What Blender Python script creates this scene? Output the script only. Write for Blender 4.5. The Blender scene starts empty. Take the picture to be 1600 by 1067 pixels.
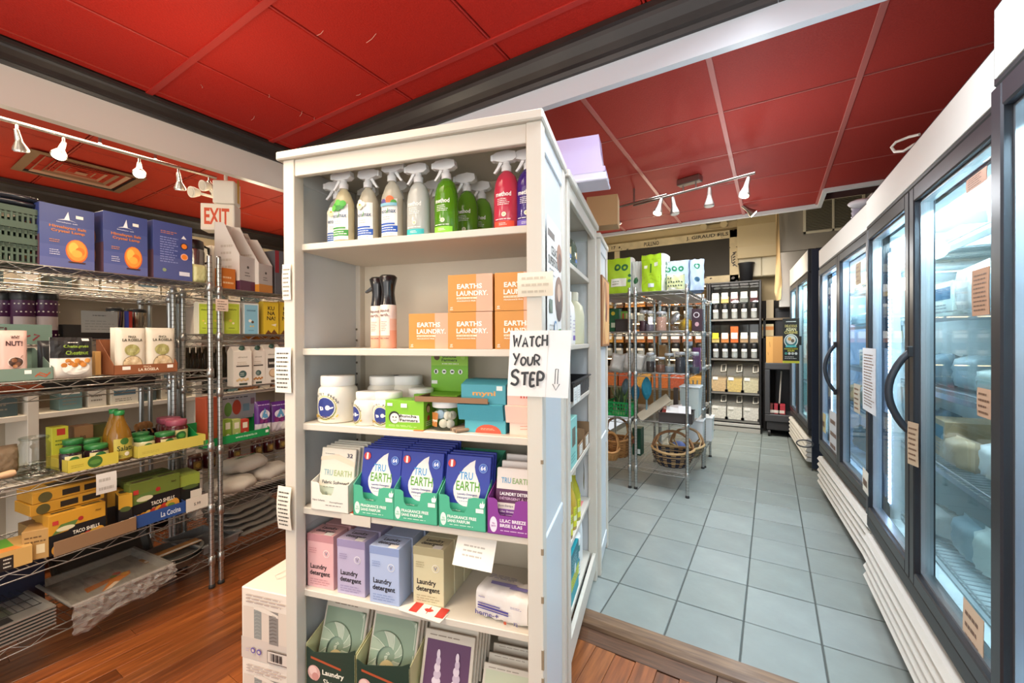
import bpy, math, random
import numpy as np
from mathutils import Vector, Matrix, Euler

# ------------------------------------------------------------------ camera, world, lights, exposure
S = bpy.context.scene
COL = S.collection
F_PX, YAW, PITCH, ROLL, CH = 657.26, math.radians(31.67), math.radians(-.238), math.radians(-.246), 1.34
def _rot():
    cy, sy, cp, sp = math.cos(YAW), math.sin(YAW), math.cos(PITCH), math.sin(PITCH)
    fwd = np.array([-sy*cp, cy*cp, sp]); right = np.array([cy, sy, 0.]); up = np.cross(right, fwd)
    r2 = math.cos(ROLL)*right + math.sin(ROLL)*up; u2 = -math.sin(ROLL)*right + math.cos(ROLL)*up
    return np.array([r2, u2, fwd])
RM = _rot(); EYE = np.array([0, 0, CH])
cam = bpy.data.cameras.new('camera'); cam_o = bpy.data.objects.new('camera', cam); COL.objects.link(cam_o)
cam.sensor_width = 36; cam.lens = F_PX/1600*36; cam.clip_start = .02; cam.clip_end = 60
cam_o.matrix_world = Matrix([[RM[0][i], RM[1][i], -RM[2][i], EYE[i]] for i in range(3)] + [[0, 0, 0, 1]])
S.camera = cam_o
S.view_settings.view_transform = 'Standard'; S.view_settings.look = 'None'
S.view_settings.gamma = 1; S.view_settings.use_curve_mapping = False
S.view_settings.exposure = 0.0
wd = bpy.data.worlds.new('world'); S.world = wd; wd.use_nodes = True
wd.node_tree.nodes['Background'].inputs[0].default_value = (.93, .97, 1, 1)
wd.node_tree.nodes['Background'].inputs[1].default_value = .8

def lamp(name, kind, loc, energy, color, aim=None, **kw):
    l = bpy.data.lights.new(name, kind); l.energy = energy; l.color = color
    for k, v in kw.items(): setattr(l, k, v)
    o = bpy.data.objects.new(name, l); COL.objects.link(o); o.location = loc
    if aim is not None:
        o.rotation_euler = (Vector(aim)-Vector(loc)).to_track_quat('-Z', 'Y').to_euler()
    return o
# daylight through an assumed shop window behind the camera, then added unseen fill lamps
lamp('shop_window_light', 'AREA', (-.9, -2.6, 1.5), 40, (1, .98, .95), (-.9, 2, 1.1), shape='RECTANGLE', size=4.4, size_y=2.2)
lamp('shop_door_light', 'AREA', (1.15, -2.0, 1.2), 40, (1, .96, .9), (-1.0, 1.2, .9), shape='RECTANGLE', size=1.4, size_y=2.0)  # added unseen fill for the bookcase's inner left side
WARM, COOL, NEUT = (1, .82, .58), (.84, .93, 1), (1, .93, .84)
for loc, e, c in (((-1.75, -.55, 2.0), 17, WARM), ((-1.95, .75, 2.05), 8, WARM), ((-1.0, -.3, 2.0), 3, (1, .9, .78)), ((.12, 1.35, 1.95), 8, COOL), ((-.1, 2.75, 2.0), 10, (.94, .97, 1)),
                  ((-.25, 4.3, 2.0), 7, (.97, .98, 1)), ((-.5, 5.75, 1.9), 12, NEUT), ((-1.4, 5.9, 2.0), 26, WARM), ((-3.7, 1.9, 2.0), 5, WARM), ((-4.45, .5, 1.95), 7, WARM), ((-4.3, 2.4, 1.95), 10, WARM)):
    lamp('ceiling_bulb', 'POINT', loc, e, c, shadow_soft_size=.07)  # added invisible fill points, no bulbs hang here
for loc, aim, e, c, sz in (((-1.55, .15, 2.59), (-1.65, .15, 0), 46, (1, .84, .62), 1.1), ((-.35, 3.3, 2.55), (-.35, 3.3, 0), 22, (.95, .98, 1), 1.0),
                           ((-.1, 1.1, 2.55), (-.25, 1.3, .6), 14, COOL, .6), ((-1.2, -.5, 2.5), (-1.0, 1.0, .9), 6, (1, .92, .8), .9), ((-.45, 5.4, 2.55), (-.45, 6.5, .7), 34, NEUT, 1.0)):
    lamp('ceiling_panel_light', 'AREA', loc, e, c, aim, shape='SQUARE', size=sz, spread=math.radians(125))  # unseen area fills added below the ceiling, not fitted panels
lamp('rear_aisle_light', 'AREA', (-3.43, .87, 2.5), 18, WARM, (-3.52, .86, 0), shape='RECTANGLE', size=2.2, size_y=.3)  # added fill to brighten the white shelving behind the wire racks

# ------------------------------------------------------------------ pixel rays met with real planes of the room
def ray(x, y): return RM.T @ np.array([(x-800)/F_PX, -(y-533.5)/F_PX, 1.])
def hit(px, py, p0, n):
    r = ray(px, py); return EYE + r*(np.dot(np.asarray(p0)-EYE, n)/np.dot(r, n))
def at_y(px, py, Y): return hit(px, py, (0, Y, 0), np.array([0, 1., 0]))
def at_x(px, py, X): return hit(px, py, (X, 0, 0), np.array([1., 0, 0]))
def at_z(px, py, Z): return hit(px, py, (0, 0, Z), np.array([0, 0, 1.]))
class Frame:                       # a local frame standing on the floor
    def __init__(s, ox, oy, deg):
        s.o = np.array([ox, oy, 0.]); s.a = math.radians(deg)
        s.x = np.array([math.cos(s.a), math.sin(s.a), 0]); s.y = np.array([-math.sin(s.a), math.cos(s.a), 0])
    def w(s, x, y, z): return tuple(s.o + s.x*x + s.y*y + np.array([0, 0, z]))
    def l(s, P): P = np.asarray(P)-s.o; return np.array([P@s.x, P@s.y, P[2]])
    def px(s, px, py, x): return s.l(hit(px, py, s.o+s.x*x, s.x))
    def py(s, px, py, y): return s.l(hit(px, py, s.o+s.y*y, s.y))
K = Frame(-.538, 1.019, 14.9)      # front bookcase, origin at its front right corner
W = Frame(-2.591, 1.082, 7.5)      # left wire shelving, origin at the post between its two units
SB = Frame(*K.w(.009, .405, 0)[:2], 12.7)   # bookcases behind, origin at the front one's rear right corner

# ------------------------------------------------------------------ materials
_m = {}
def lin(h):
    if isinstance(h, str):
        h = h.lstrip('#'); h = ''.join(q*2 for q in h) if len(h) == 3 else h; c = [int(h[i:i+2], 16)/255 for i in (0, 2, 4)]
    else: c = list(h)
    return tuple(x/12.92 if x <= .04045 else ((x+.055)/1.055)**2.4 for x in c) + (1,)
def M(col, rough=.5, metal=0, alpha=1, emit=0, spec=.5, coat=0, noise=0, scale=30, bump=0, bscale=60):
    key = (col, rough, metal, alpha, emit, spec, coat, noise, scale, bump, bscale)
    if key in _m: return _m[key]
    m = bpy.data.materials.new('paint_' + str(len(_m))); m.use_nodes = True
    nt = m.node_tree; b = nt.nodes['Principled BSDF']; c = lin(col)
    b.inputs['Base Color'].default_value = c; m.diffuse_color = c
    b.inputs['Roughness'].default_value = rough; b.inputs['Metallic'].default_value = metal
    b.inputs['Alpha'].default_value = alpha; b.inputs['Specular IOR Level'].default_value = spec
    if coat: b.inputs['Coat Weight'].default_value = coat; b.inputs['Coat Roughness'].default_value = .12
    if emit:
        b.inputs['Emission Color'].default_value = c; b.inputs['Emission Strength'].default_value = emit
    if noise or bump:
        tc = nt.nodes.new('ShaderNodeTexCoord')
    if noise:
        n = nt.nodes.new('ShaderNodeTexNoise'); n.inputs['Scale'].default_value = scale; n.inputs['Detail'].default_value = 4
        r = nt.nodes.new('ShaderNodeValToRGB')
        r.color_ramp.elements[0].position = .3; r.color_ramp.elements[1].position = .7
        r.color_ramp.elements[0].color = tuple(x*(1-noise) for x in c[:3]) + (1,)
        r.color_ramp.elements[1].color = tuple(min(1, x*(1+noise)) for x in c[:3]) + (1,)
        nt.links.new(tc.outputs['Object'], n.inputs['Vector']); nt.links.new(n.outputs['Fac'], r.inputs['Fac'])
        nt.links.new(r.outputs['Color'], b.inputs['Base Color'])
    if bump:
        n2 = nt.nodes.new('ShaderNodeTexNoise'); n2.inputs['Scale'].default_value = bscale; n2.inputs['Detail'].default_value = 5
        bp = nt.nodes.new('ShaderNodeBump'); bp.inputs['Strength'].default_value = bump; bp.inputs['Distance'].default_value = .01
        nt.links.new(tc.outputs['Object'], n2.inputs['Vector']); nt.links.new(n2.outputs['Fac'], bp.inputs['Height'])
        nt.links.new(bp.outputs['Normal'], b.inputs['Normal'])
    _m[key] = m; return m
def glass(tint='#eef6f8', refl=1.0, base=.03, rough=.02):
    key = ('glass', tint, refl, base, rough)
    if key in _m: return _m[key]
    m = bpy.data.materials.new('clear_glass_' + str(len(_m))); m.use_nodes = True; nt = m.node_tree
    nt.nodes.clear()
    out = nt.nodes.new('ShaderNodeOutputMaterial'); mix = nt.nodes.new('ShaderNodeMixShader')
    t = nt.nodes.new('ShaderNodeBsdfTransparent'); t.inputs[0].default_value = lin(tint)
    g = nt.nodes.new('ShaderNodeBsdfGlossy'); g.inputs['Roughness'].default_value = rough
    fr = nt.nodes.new('ShaderNodeLayerWeight'); fr.inputs['Blend'].default_value = .5
    pw = nt.nodes.new('ShaderNodeMath'); pw.operation = 'POWER'; pw.inputs[1].default_value = 4.5
    ma = nt.nodes.new('ShaderNodeMath'); ma.operation = 'MULTIPLY_ADD'; ma.use_clamp = True
    ma.inputs[1].default_value = .55*refl; ma.inputs[2].default_value = base
    nt.links.new(fr.outputs['Facing'], pw.inputs[0]); nt.links.new(pw.outputs[0], ma.inputs[0]); nt.links.new(ma.outputs[0], mix.inputs[0])
    nt.links.new(t.outputs[0], mix.inputs[1]); nt.links.new(g.outputs[0], mix.inputs[2])
    nt.links.new(mix.outputs[0], out.inputs[0]); _m[key] = m; return m
def wood(c0, c1, rough=.35, scale=6, stretch=(14, 1, 14), coat=.2):
    key = ('wood', c0, c1, rough, scale, stretch)
    if key in _m: return _m[key]
    m = bpy.data.materials.new('wood_grain_' + str(len(_m))); m.use_nodes = True; nt = m.node_tree; b = nt.nodes['Principled BSDF']
    tc = nt.nodes.new('ShaderNodeTexCoord'); mp = nt.nodes.new('ShaderNodeMapping'); mp.inputs['Scale'].default_value = stretch
    n = nt.nodes.new('ShaderNodeTexNoise'); n.inputs['Scale'].default_value = scale; n.inputs['Detail'].default_value = 6
    oi = nt.nodes.new('ShaderNodeObjectInfo'); ad = nt.nodes.new('ShaderNodeVectorMath'); ad.operation = 'ADD'
    r = nt.nodes.new('ShaderNodeValToRGB'); r.color_ramp.elements[0].color = lin(c0); r.color_ramp.elements[1].color = lin(c1)
    r.color_ramp.elements[0].position = .3; r.color_ramp.elements[1].position = .72
    h = nt.nodes.new('ShaderNodeHueSaturation'); mr = nt.nodes.new('ShaderNodeMapRange')
    mr.inputs['To Min'].default_value = .62; mr.inputs['To Max'].default_value = 1.3
    nt.links.new(oi.outputs['Random'], mr.inputs['Value']); nt.links.new(mr.outputs[0], h.inputs['Value'])
    nt.links.new(tc.outputs['Object'], mp.inputs[0]); nt.links.new(mp.outputs[0], ad.inputs[0]); nt.links.new(oi.outputs['Location'], ad.inputs[1])
    nt.links.new(ad.outputs[0], n.inputs['Vector']); nt.links.new(n.outputs['Fac'], r.inputs['Fac'])
    nt.links.new(r.outputs[0], h.inputs['Color']); nt.links.new(h.outputs[0], b.inputs['Base Color'])
    b.inputs['Roughness'].default_value = rough; b.inputs['Coat Weight'].default_value = coat; b.inputs['Coat Roughness'].default_value = .2
    _m[key] = m; return m

NTH = ('first', 'second', 'third', 'fourth', 'fifth', 'sixth', 'seventh', 'eighth', 'ninth', 'tenth', 'eleventh', 'twelfth', 'thirteenth', 'fourteenth', 'fifteenth', 'sixteenth', 'seventeenth', 'eighteenth', 'nineteenth', 'twentieth')

# ------------------------------------------------------------------ geometry
class G:
    def __init__(s): s.v = []; s.f = []; s.m = []; s.sm = []; s.mats = []; s.x = None
    def mi(s, mat):
        if mat not in s.mats: s.mats.append(mat)
        return s.mats.index(mat)
    def add(s, vs, fs, mat, smooth=False):
        b = len(s.v)
        if s.x is not None: vs = [tuple(s.x @ Vector(v)) for v in vs]
        s.v += [tuple(v) for v in vs]; k = s.mi(mat)
        for f in fs: s.f.append(tuple(b+i for i in f)); s.m.append(k); s.sm.append(smooth)
        return s
    def box(s, x0, x1, y0, y1, z0, z1, mat, b=0):
        if b <= 0:
            vs = [(x, y, z) for z in (z0, z1) for y in (y0, y1) for x in (x0, x1)]
            fs = [(0, 2, 3, 1), (4, 5, 7, 6), (0, 1, 5, 4), (2, 6, 7, 3), (0, 4, 6, 2), (1, 3, 7, 5)]
            return s.add(vs, fs, mat)
        cx, cy, cz = (x0+x1)/2, (y0+y1)/2, (z0+z1)/2; hx, hy, hz = abs(x1-x0)/2, abs(y1-y0)/2, abs(z1-z0)/2
        b = min(b, hx*.9, hy*.9, hz*.9); vs = []; idx = {}
        for sx in (-1, 1):
            for sy in (-1, 1):
                for sz in (-1, 1):
                    for ax in range(3):
                        p = [sx*(hx-b), sy*(hy-b), sz*(hz-b)]; p[ax] = (sx*hx, sy*hy, sz*hz)[ax]
                        idx[(sx, sy, sz, ax)] = len(vs); vs.append((cx+p[0], cy+p[1], cz+p[2]))
        fs = []
        for ax in range(3):
            o = [a for a in range(3) if a != ax]
            for sg in (-1, 1):
                q = []
                for a, c in ((-1, -1), (1, -1), (1, 1), (-1, 1)):
                    t = [0, 0, 0]; t[ax] = sg; t[o[0]] = a; t[o[1]] = c; q.append(idx[(*t, ax)])
                fs.append(tuple(q if (sg > 0) == (ax != 1) else q[::-1]))
        for ax in range(3):                       # edges along ax
            o = [a for a in range(3) if a != ax]
            for a in (-1, 1):
                for c in (-1, 1):
                    t0 = [0, 0, 0]; t0[ax] = -1; t0[o[0]] = a; t0[o[1]] = c; t1 = list(t0); t1[ax] = 1
                    q = (idx[(*t0, o[0])], idx[(*t1, o[0])], idx[(*t1, o[1])], idx[(*t0, o[1])])
                    fs.append(q)
        for sx in (-1, 1):
            for sy in (-1, 1):
                for sz in (-1, 1): fs.append(tuple(idx[(sx, sy, sz, a)] for a in range(3)))
        return s.add(vs, fs, mat)
    def tube(s, pts, r, mat, n=6, cap=True, smooth=True):
        pts = [Vector(p) for p in pts]; vs = []; fs = []; N = len(pts); up0 = None
        for i, p in enumerate(pts):
            d = (pts[min(i+1, N-1)]-pts[max(i-1, 0)]).normalized()
            ref = up0 if up0 is not None else (Vector((0, 0, 1)) if abs(d.z) < .9 else Vector((1, 0, 0)))
            a = d.cross(ref)
            if a.length < 1e-4: a = d.cross(Vector((.3, .8, .5)))
            a.normalize(); b = a.cross(d).normalized(); up0 = b
            rr = r[i] if isinstance(r, (list, tuple)) else r
            for k in range(n):
                t = 2*math.pi*k/n; vs.append(tuple(p + a*(rr*math.cos(t)) + b*(rr*math.sin(t))))
        for i in range(N-1):
            for k in range(n):
                k2 = (k+1) % n; fs.append((i*n+k, i*n+k2, (i+1)*n+k2, (i+1)*n+k))
        s.add(vs, fs, mat, smooth)
        if cap: s.add([vs[k] for k in range(n)], [tuple(range(n))[::-1]], mat); s.add(vs[-n:], [tuple(range(n))], mat)
        return s
    def lathe(s, prof, mat, n=20, cx=0, cy=0, sy=1, cap=True, smooth=True):
        vs = []; fs = []
        for r, z in prof:
            for k in range(n):
                t = 2*math.pi*k/n; vs.append((cx+r*math.cos(t), cy+sy*r*math.sin(t), z))
        for i in range(len(prof)-1):
            for k in range(n):
                k2 = (k+1) % n; fs.append((i*n+k, i*n+k2, (i+1)*n+k2, (i+1)*n+k))
        s.add(vs, fs, mat, smooth)
        if cap: s.add(vs[:n], [tuple(range(n))[::-1]], mat); s.add(vs[-n:], [tuple(range(n))], mat)
        return s
    def prism(s, poly, x0, x1, mat, axis='x'):     # polygon in the other two axes, extruded along axis
        n = len(poly)
        def P(a, b, t): return {'x': (t, a, b), 'y': (a, t, b), 'z': (a, b, t)}[axis]
        vs = [P(a, b, x0) for a, b in poly] + [P(a, b, x1) for a, b in poly]
        fs = [tuple(range(n))[::-1], tuple(range(n, 2*n))] + [(i, (i+1) % n, n+(i+1) % n, n+i) for i in range(n)]
        return s.add(vs, fs, mat)
    def grid(s, fn, nu, nv, mat, smooth=True):
        vs = [fn(i/nu, j/nv) for j in range(nv+1) for i in range(nu+1)]
        fs = [(j*(nu+1)+i, j*(nu+1)+i+1, (j+1)*(nu+1)+i+1, (j+1)*(nu+1)+i) for j in range(nv) for i in range(nu)]
        return s.add(vs, fs, mat, smooth)
    def ball(s, c, r, mat, n=8, sc=(1, 1, 1)):
        vs = []; fs = []; m = n//2
        for j in range(m+1):
            p = math.pi*j/m
            for i in range(n):
                t = 2*math.pi*i/n
                vs.append((c[0]+r*sc[0]*math.sin(p)*math.cos(t), c[1]+r*sc[1]*math.sin(p)*math.sin(t), c[2]+r*sc[2]*math.cos(p)))
        for j in range(m):
            for i in range(n): fs.append((j*n+i, (j+1)*n+i, (j+1)*n+(i+1) % n, j*n+(i+1) % n))
        return s.add(vs, fs, mat, True)
    def mesh(s, name='mesh'):
        me = bpy.data.meshes.new(name); me.from_pydata(s.v, [], s.f)
        for m in s.mats: me.materials.append(m)
        me.polygons.foreach_set('material_index', s.m); me.polygons.foreach_set('use_smooth', s.sm); me.update()
        return me
def obj(name, data, parent=None, loc=None, rz=0, rot=None):
    if isinstance(data, G): data = data.mesh(name)
    o = bpy.data.objects.new(name, data); COL.objects.link(o)
    if parent is not None: o.parent = parent
    if loc is not None: o.location = loc
    if rot is not None: o.rotation_euler = rot
    elif rz: o.rotation_euler = (0, 0, rz)
    return o
def tag(o, label=None, cat=None, group=None, kind=None):
    if label: o['label'] = label
    if cat: o['category'] = cat
    if group: o['group'] = group
    if kind: o['kind'] = kind
    return o
def thing(name, label, cat, loc=(0, 0, 0), rz=0, group=None, rot=None):
    o = obj(name, None, None, loc, rz, rot); return tag(o, label, cat, group)
def dup(root, loc, rz=0, label=None, group=None, rot=None):
    def cp(o, par):
        c = o.copy(); COL.objects.link(c)
        if par is not None: c.parent = par
        for ch in list(o.children): cp(ch, c)
        return c
    r = cp(root, None); r.location = loc; r.rotation_euler = rot if rot is not None else (0, 0, rz)
    if label: r['label'] = label
    if group: r['group'] = group
    return r

# ------------------------------------------------------------------ flat print: lettering and shapes laid on a real face
_txt = {}
def text_mesh(t, bold):
    key = (t, bold)
    if key in _txt: return _txt[key]
    c = bpy.data.curves.new('lettering', 'FONT'); c.body = t; c.size = 1; c.resolution_u = 2; c.offset = .014*bold; c.align_x = 'CENTER'
    c.space_line = .92
    o = bpy.data.objects.new('lettering', c); me = bpy.data.meshes.new_from_object(o)
    vs = np.array([v.co[:2] for v in me.vertices]) if len(me.vertices) else np.zeros((1, 2))
    fs = [tuple(p.vertices) for p in me.polygons]
    bpy.data.objects.remove(o); bpy.data.curves.remove(c); bpy.data.meshes.remove(me)
    lo, hi = vs.min(0), vs.max(0); ex = np.maximum(hi-lo, 1e-6)
    _txt[key] = ((vs-lo)/ex, fs, ex[0]/ex[1]); return _txt[key]
def flat(o, u, v):                 # map (a,b,height) in metres onto a plane with origin o and unit axes u, v
    o, u, v = Vector(o), Vector(u).normalized(), Vector(v).normalized(); n = u.cross(v)
    return lambda a, b, h: tuple(o + u*a + v*b + n*h)
def front(w, h, y=0.0, x0=None):   # face of a carton whose front is y=0, looking along -y
    return flat(((-w/2 if x0 is None else x0), y, 0), (1, 0, 0), (0, 0, 1))
def drum(r, w, y0=None, zb=0, ry=None):  # label wrapped round a bottle of radius r about (0,y0)
    y0 = r if y0 is None else y0; ry = r if ry is None else ry
    def fn(a, b, h):
        t = (a-w/2)/r; return ((r+h)*math.sin(t), y0-(ry+h)*math.cos(t), zb+b)
    return fn
def prints(fn, w, h, shapes, parent=None, name='printed_label', seg=1, rough=.45, step=.00025, vseg=1):
    g = G(); lay = 1
    if seg > 1: seg = max(seg, 14); step = max(step, .0004)
    def hexm(c): return M(c, rough) if isinstance(c, (str, tuple)) else c
    for sh in shapes:
        k = sh[0]; z = step*lay; lay += 1
        if k == 'r':
            _, x0, y0, x1, y1, c = sh; n = seg
            nv = vseg
            vs = [fn((x0+(x1-x0)*i/n)*w, (y0+(y1-y0)*j/nv)*h, z) for j in range(nv+1) for i in range(n+1)]
            g.add(vs, [(j*(n+1)+i, j*(n+1)+i+1, (j+1)*(n+1)+i+1, (j+1)*(n+1)+i) for j in range(nv) for i in range(n)], hexm(c))
        elif k == 'e' or k == 'ring':
            _, cx, cy, rx, c = sh[:5]; ry = sh[5] if len(sh) > 5 else None; n = 18
            rxm = rx*w; rym = ry*h if ry else rxm
            vs = [fn(cx*w, cy*h, z)] + [fn(cx*w+rxm*math.cos(2*math.pi*i/n), cy*h+rym*math.sin(2*math.pi*i/n), z) for i in range(n)]
            if seg > 1:
                vs = [fn(cx*w, cy*h, z)] + [fn(cx*w+f_*rxm*math.cos(2*math.pi*i/n), cy*h+f_*rym*math.sin(2*math.pi*i/n), z) for f_ in (.35, .7, 1) for i in range(n)]
                g.add(vs, [(0, 1+i, 1+(i+1) % n) for i in range(n)] + [(1+r_*n+i, 1+r_*n+n+i, 1+r_*n+n+(i+1) % n, 1+r_*n+(i+1) % n) for r_ in (0, 1) for i in range(n)], hexm(c))
            else: g.add(vs, [(0, 1+i, 1+(i+1) % n) for i in range(n)], hexm(c))
        elif k == 'p':
            _, pts, c = sh; vs = [fn(a*w, b*h, z) for a, b in pts]; g.add(vs, [tuple(range(len(vs)))], hexm(c))
        elif k == 's':                 # brush strokes
            _, pts, wd_, c = sh; q = []
            for i, (a, b) in enumerate(pts):
                p0 = pts[max(i-1, 0)]; p1 = pts[min(i+1, len(pts)-1)]
                dx, dy = (p1[0]-p0[0])*w, (p1[1]-p0[1])*h; L = math.hypot(dx, dy) or 1
                nx, ny = -dy/L*wd_*w/2, dx/L*wd_*w/2; q += [fn(a*w+nx, b*h+ny, z), fn(a*w-nx, b*h-ny, z)]
            g.add(q, [(2*i, 2*i+1, 2*i+3, 2*i+2) for i in range(len(pts)-1)], hexm(c))
        elif k == 'l':                 # rows of tiny unreadable print
            _, x0, y0, x1, y1, n, c = sh; rnd = random.Random(n*7+int(x0*100)); dh = (y1-y0)/max(1, n)
            for i in range(n):
                yb = y0+dh*(i+.25); xe = x0+(x1-x0)*rnd.uniform(.7, 1); a = x0
                while a < xe-.01:
                    e = min(xe, a+(x1-x0)*rnd.uniform(.08, .24)); vs = []
                    for q in (a, e): vs += [fn(q*w, yb*h, z), fn(q*w, (yb+dh*.34)*h, z)]
                    g.add(vs, [(0, 2, 3, 1)], hexm(c)); a = e+(x1-x0)*.035
        elif k == 't':                 # text centred at cx, cy with block height hh (share of h) and optional width share
            _, t, cx, cy, hh, c = sh[:6]; fw = sh[6] if len(sh) > 6 else None; bold = sh[7] if len(sh) > 7 else 1
            vs, fs, asp = text_mesh(t, bold); H = hh*h; Wd = fw*w if fw else H*asp
            g.add([fn(cx*w+(a-.5)*Wd, cy*h+(b-.5)*H, z) for a, b in vs], fs, hexm(c))
    return obj(name, g, parent)
# ------------------------------------------------------------------ the room
FT = .025                                               # tiled floor stands a little above the boards
def struct(name, data=None, parent=None): o = obj(name, data, parent); o['kind'] = 'structure'; return o
rnd = random.Random(4)
tile_mats = [M(c, .38, noise=.10, scale=5, bump=.06, bscale=35) for c in ('#868e8b', '#828a87', '#8b9390', '#848c88')]
grout = M('#4f5350', .9)
fl = struct('floor'); g = G(); g.box(-2.0, 1.5, 1.93, 7.4, -.02, FT-.004, grout); obj('grout_bed', g, fl)
TX0, TDX, TY0, TDY = -.112, .2955, 2.228, .331
tile_me = {}
for i in range(-6, 5):
    for j in range(-1, 15):
        x0, y0 = TX0+TDX*i+.0035, TY0+TDY*j+.0035; x1, y1 = x0+TDX-.007, y0+TDY-.007
        short = j < 0
        if short: y0 = 1.93
        key = (short, rnd.randrange(4))
        if key not in tile_me:
            q = G(); q.box(0, x1-x0, 0, y1-y0, -.012, 0, tile_mats[key[1]], .002); tile_me[key] = q.mesh('tile')
        obj('tile', tile_me[key], fl, (x0, y0, FT + rnd.uniform(-.0006, .0006)))
# step nosing between boards and tiles
nos = wood('#5d4330', '#8a6a4c', .45, 5, (1, 14, 14)); tr = struct('trim_1')
g = G(); g.prism([(1.845, 0), (1.85, .014), (1.875, FT+.004), (1.928, FT+.006), (1.93, 0)], -1.3, .45, nos); obj('nosing', g, tr)
# boards
bm = [wood('#6a3618', '#a9612f', .3, 3, (16, 1.2, 16), .35), wood('#703a18', '#b56c38', .3, 3, (16, 1.2, 16), .35), wood('#5c2f15', '#9a552a', .32, 3, (16, 1.2, 16), .35)]
fw_ = struct('floor'); g = G(); g.box(-5.6, 1.5, -3.2, 1.93, -.05, -.012, M('#2a1408', .7)); g.box(-5.6, -2.0, 1.93, 5.2, -.05, -.012, M('#2a1408', .7)); obj('sub_floor', g, fw_)
PW = .086; pm = {}
for i in range(46):
    x0 = -3.75+PW*i; yend = 2.75 if x0 < -2.05 else 1.75
    y = -.45 + rnd.uniform(-.5, 0); n = 0
    while y < yend-.03:
        L = rnd.choice((.55, .75, .95, 1.2)); y1 = min(yend, y+L)
        if yend - y1 < .12: y1 = yend
        if (x0 < -1.35) or (x0 > -.95 and y1 > 1.1) or n % 2 == 0:
            key = (round(y1-y, 2), rnd.randrange(3))
            if key not in pm: q = G(); q.box(.0006, PW-.0006, .0006, key[0]-.0006, -.012, 0, bm[key[1]], .0012); pm[key] = q.mesh('plank')
            obj('plank', pm[key], fw_, (x0, y, rnd.uniform(-.0004, .0004)))
        y = y1; n += 1
for k in range(5):
    q = G(); q.box(.001, .62, 0, .092, -.012, .0005, wood('#4a2c1a', '#7c5236', .35, 4, (1.2, 16, 16), .3), .0012); obj('plank', q, fw_, (-2.05+.622*k, 1.752, 0))
# ceiling tiles in their grid
CZ = 2.60; ce = struct('ceiling'); g = G()
back = M('#3a0c08', .9); g.box(-5.6, 2.2, -3.2, 4.87, CZ+.03, CZ+.06, back); obj('ceiling_deck', g, ce)
def ctile_mat(c): return M(c, .62, spec=.18, noise=.10, scale=160, bump=.22, bscale=140)
def ceiling_field(xs, ys, col, barcol, xr, yr, jog=None, wx=.013, wy=.004):
    cm = {}; bar = M(barcol, .45)
    tm = [ctile_mat(col)]
    for a in range(len(xs)-1):
        for b in range(len(ys)-1):
            x0, x1, y0, y1 = max(xs[a], xr[0]), min(xs[a+1], xr[1]), max(ys[b], yr[0]), min(ys[b+1], yr[1])
            if x1-x0 < .03 or y1-y0 < .03 or (jog and x0 > jog[0]-.05 and y0 > jog[1]-.05): continue
            key = (round(x1-x0, 3), round(y1-y0, 3))
            if key not in cm:
                q = G(); q.box(.009, x1-x0-.009, .009, y1-y0-.009, .001, .018, tm[0], .004); cm[key] = q.mesh('ceiling_tile')
            obj('ceiling_tile', cm[key], ce, (x0, y0, CZ+rnd.uniform(0, .0015)))
    for x in xs[1:-1]:
        q = G(); q.box(x-wx, x+wx, yr[0], yr[1], CZ-(.004 if wx > .008 else -.0005), CZ+.02, bar, .0012); obj('grid_bar', q, ce)
    for y in ys[1:-1]:
        q = G(); q.box(xr[0], xr[1] if not jog or y < jog[1]+.05 else jog[0], y-wy, y+wy, CZ-(.004 if wy > .008 else -.0005), CZ+.02, bar, .001); obj('grid_bar', q, ce)
fr = lambda a, d, i, j: [a+d*k for k in range(i, j)]
ceiling_field(fr(-1.61, .602, -2, 6), fr(.86, .613, -4, 3), '#b3261c', '#b0261d', (-2.70, 2.0), (-1.6, 1.66), None, .004, .014)
ceiling_field(fr(-.84, .602, -4, 6), fr(2.62, .613, -2, 5), '#a5322a', '#b56058', (-2.80, 2.1), (1.74, 4.87), (.37, 4.40))
ceiling_field(fr(-5.04, .60, -1, 6), fr(.85, .613, -4, 8), '#b23220', '#ab3221', (-5.5, -2.82), (-1.6, 4.87), None, .004, .004)
g = G(); rs = random.Random(31)
for px, py in ((315, 135), (395, 185), (420, 150), (470, 178), (490, 188), (560, 148), (500, 52), (580, 60)):
    p = at_z(px, py, CZ); a = rs.uniform(-.6, .4); L = rs.uniform(.012, .04)
    g.tube([(p[0]-L*math.cos(a), p[1]-L*math.sin(a), CZ+.0005), (p[0], p[1]+.004, CZ+.0005), (p[0]+L*math.cos(a), p[1]+L*math.sin(a), CZ+.0005)], .0012, M('#d9a898', .7), 4)
tag(obj('scuff_marks', g, ce), kind='stuff')
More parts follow.
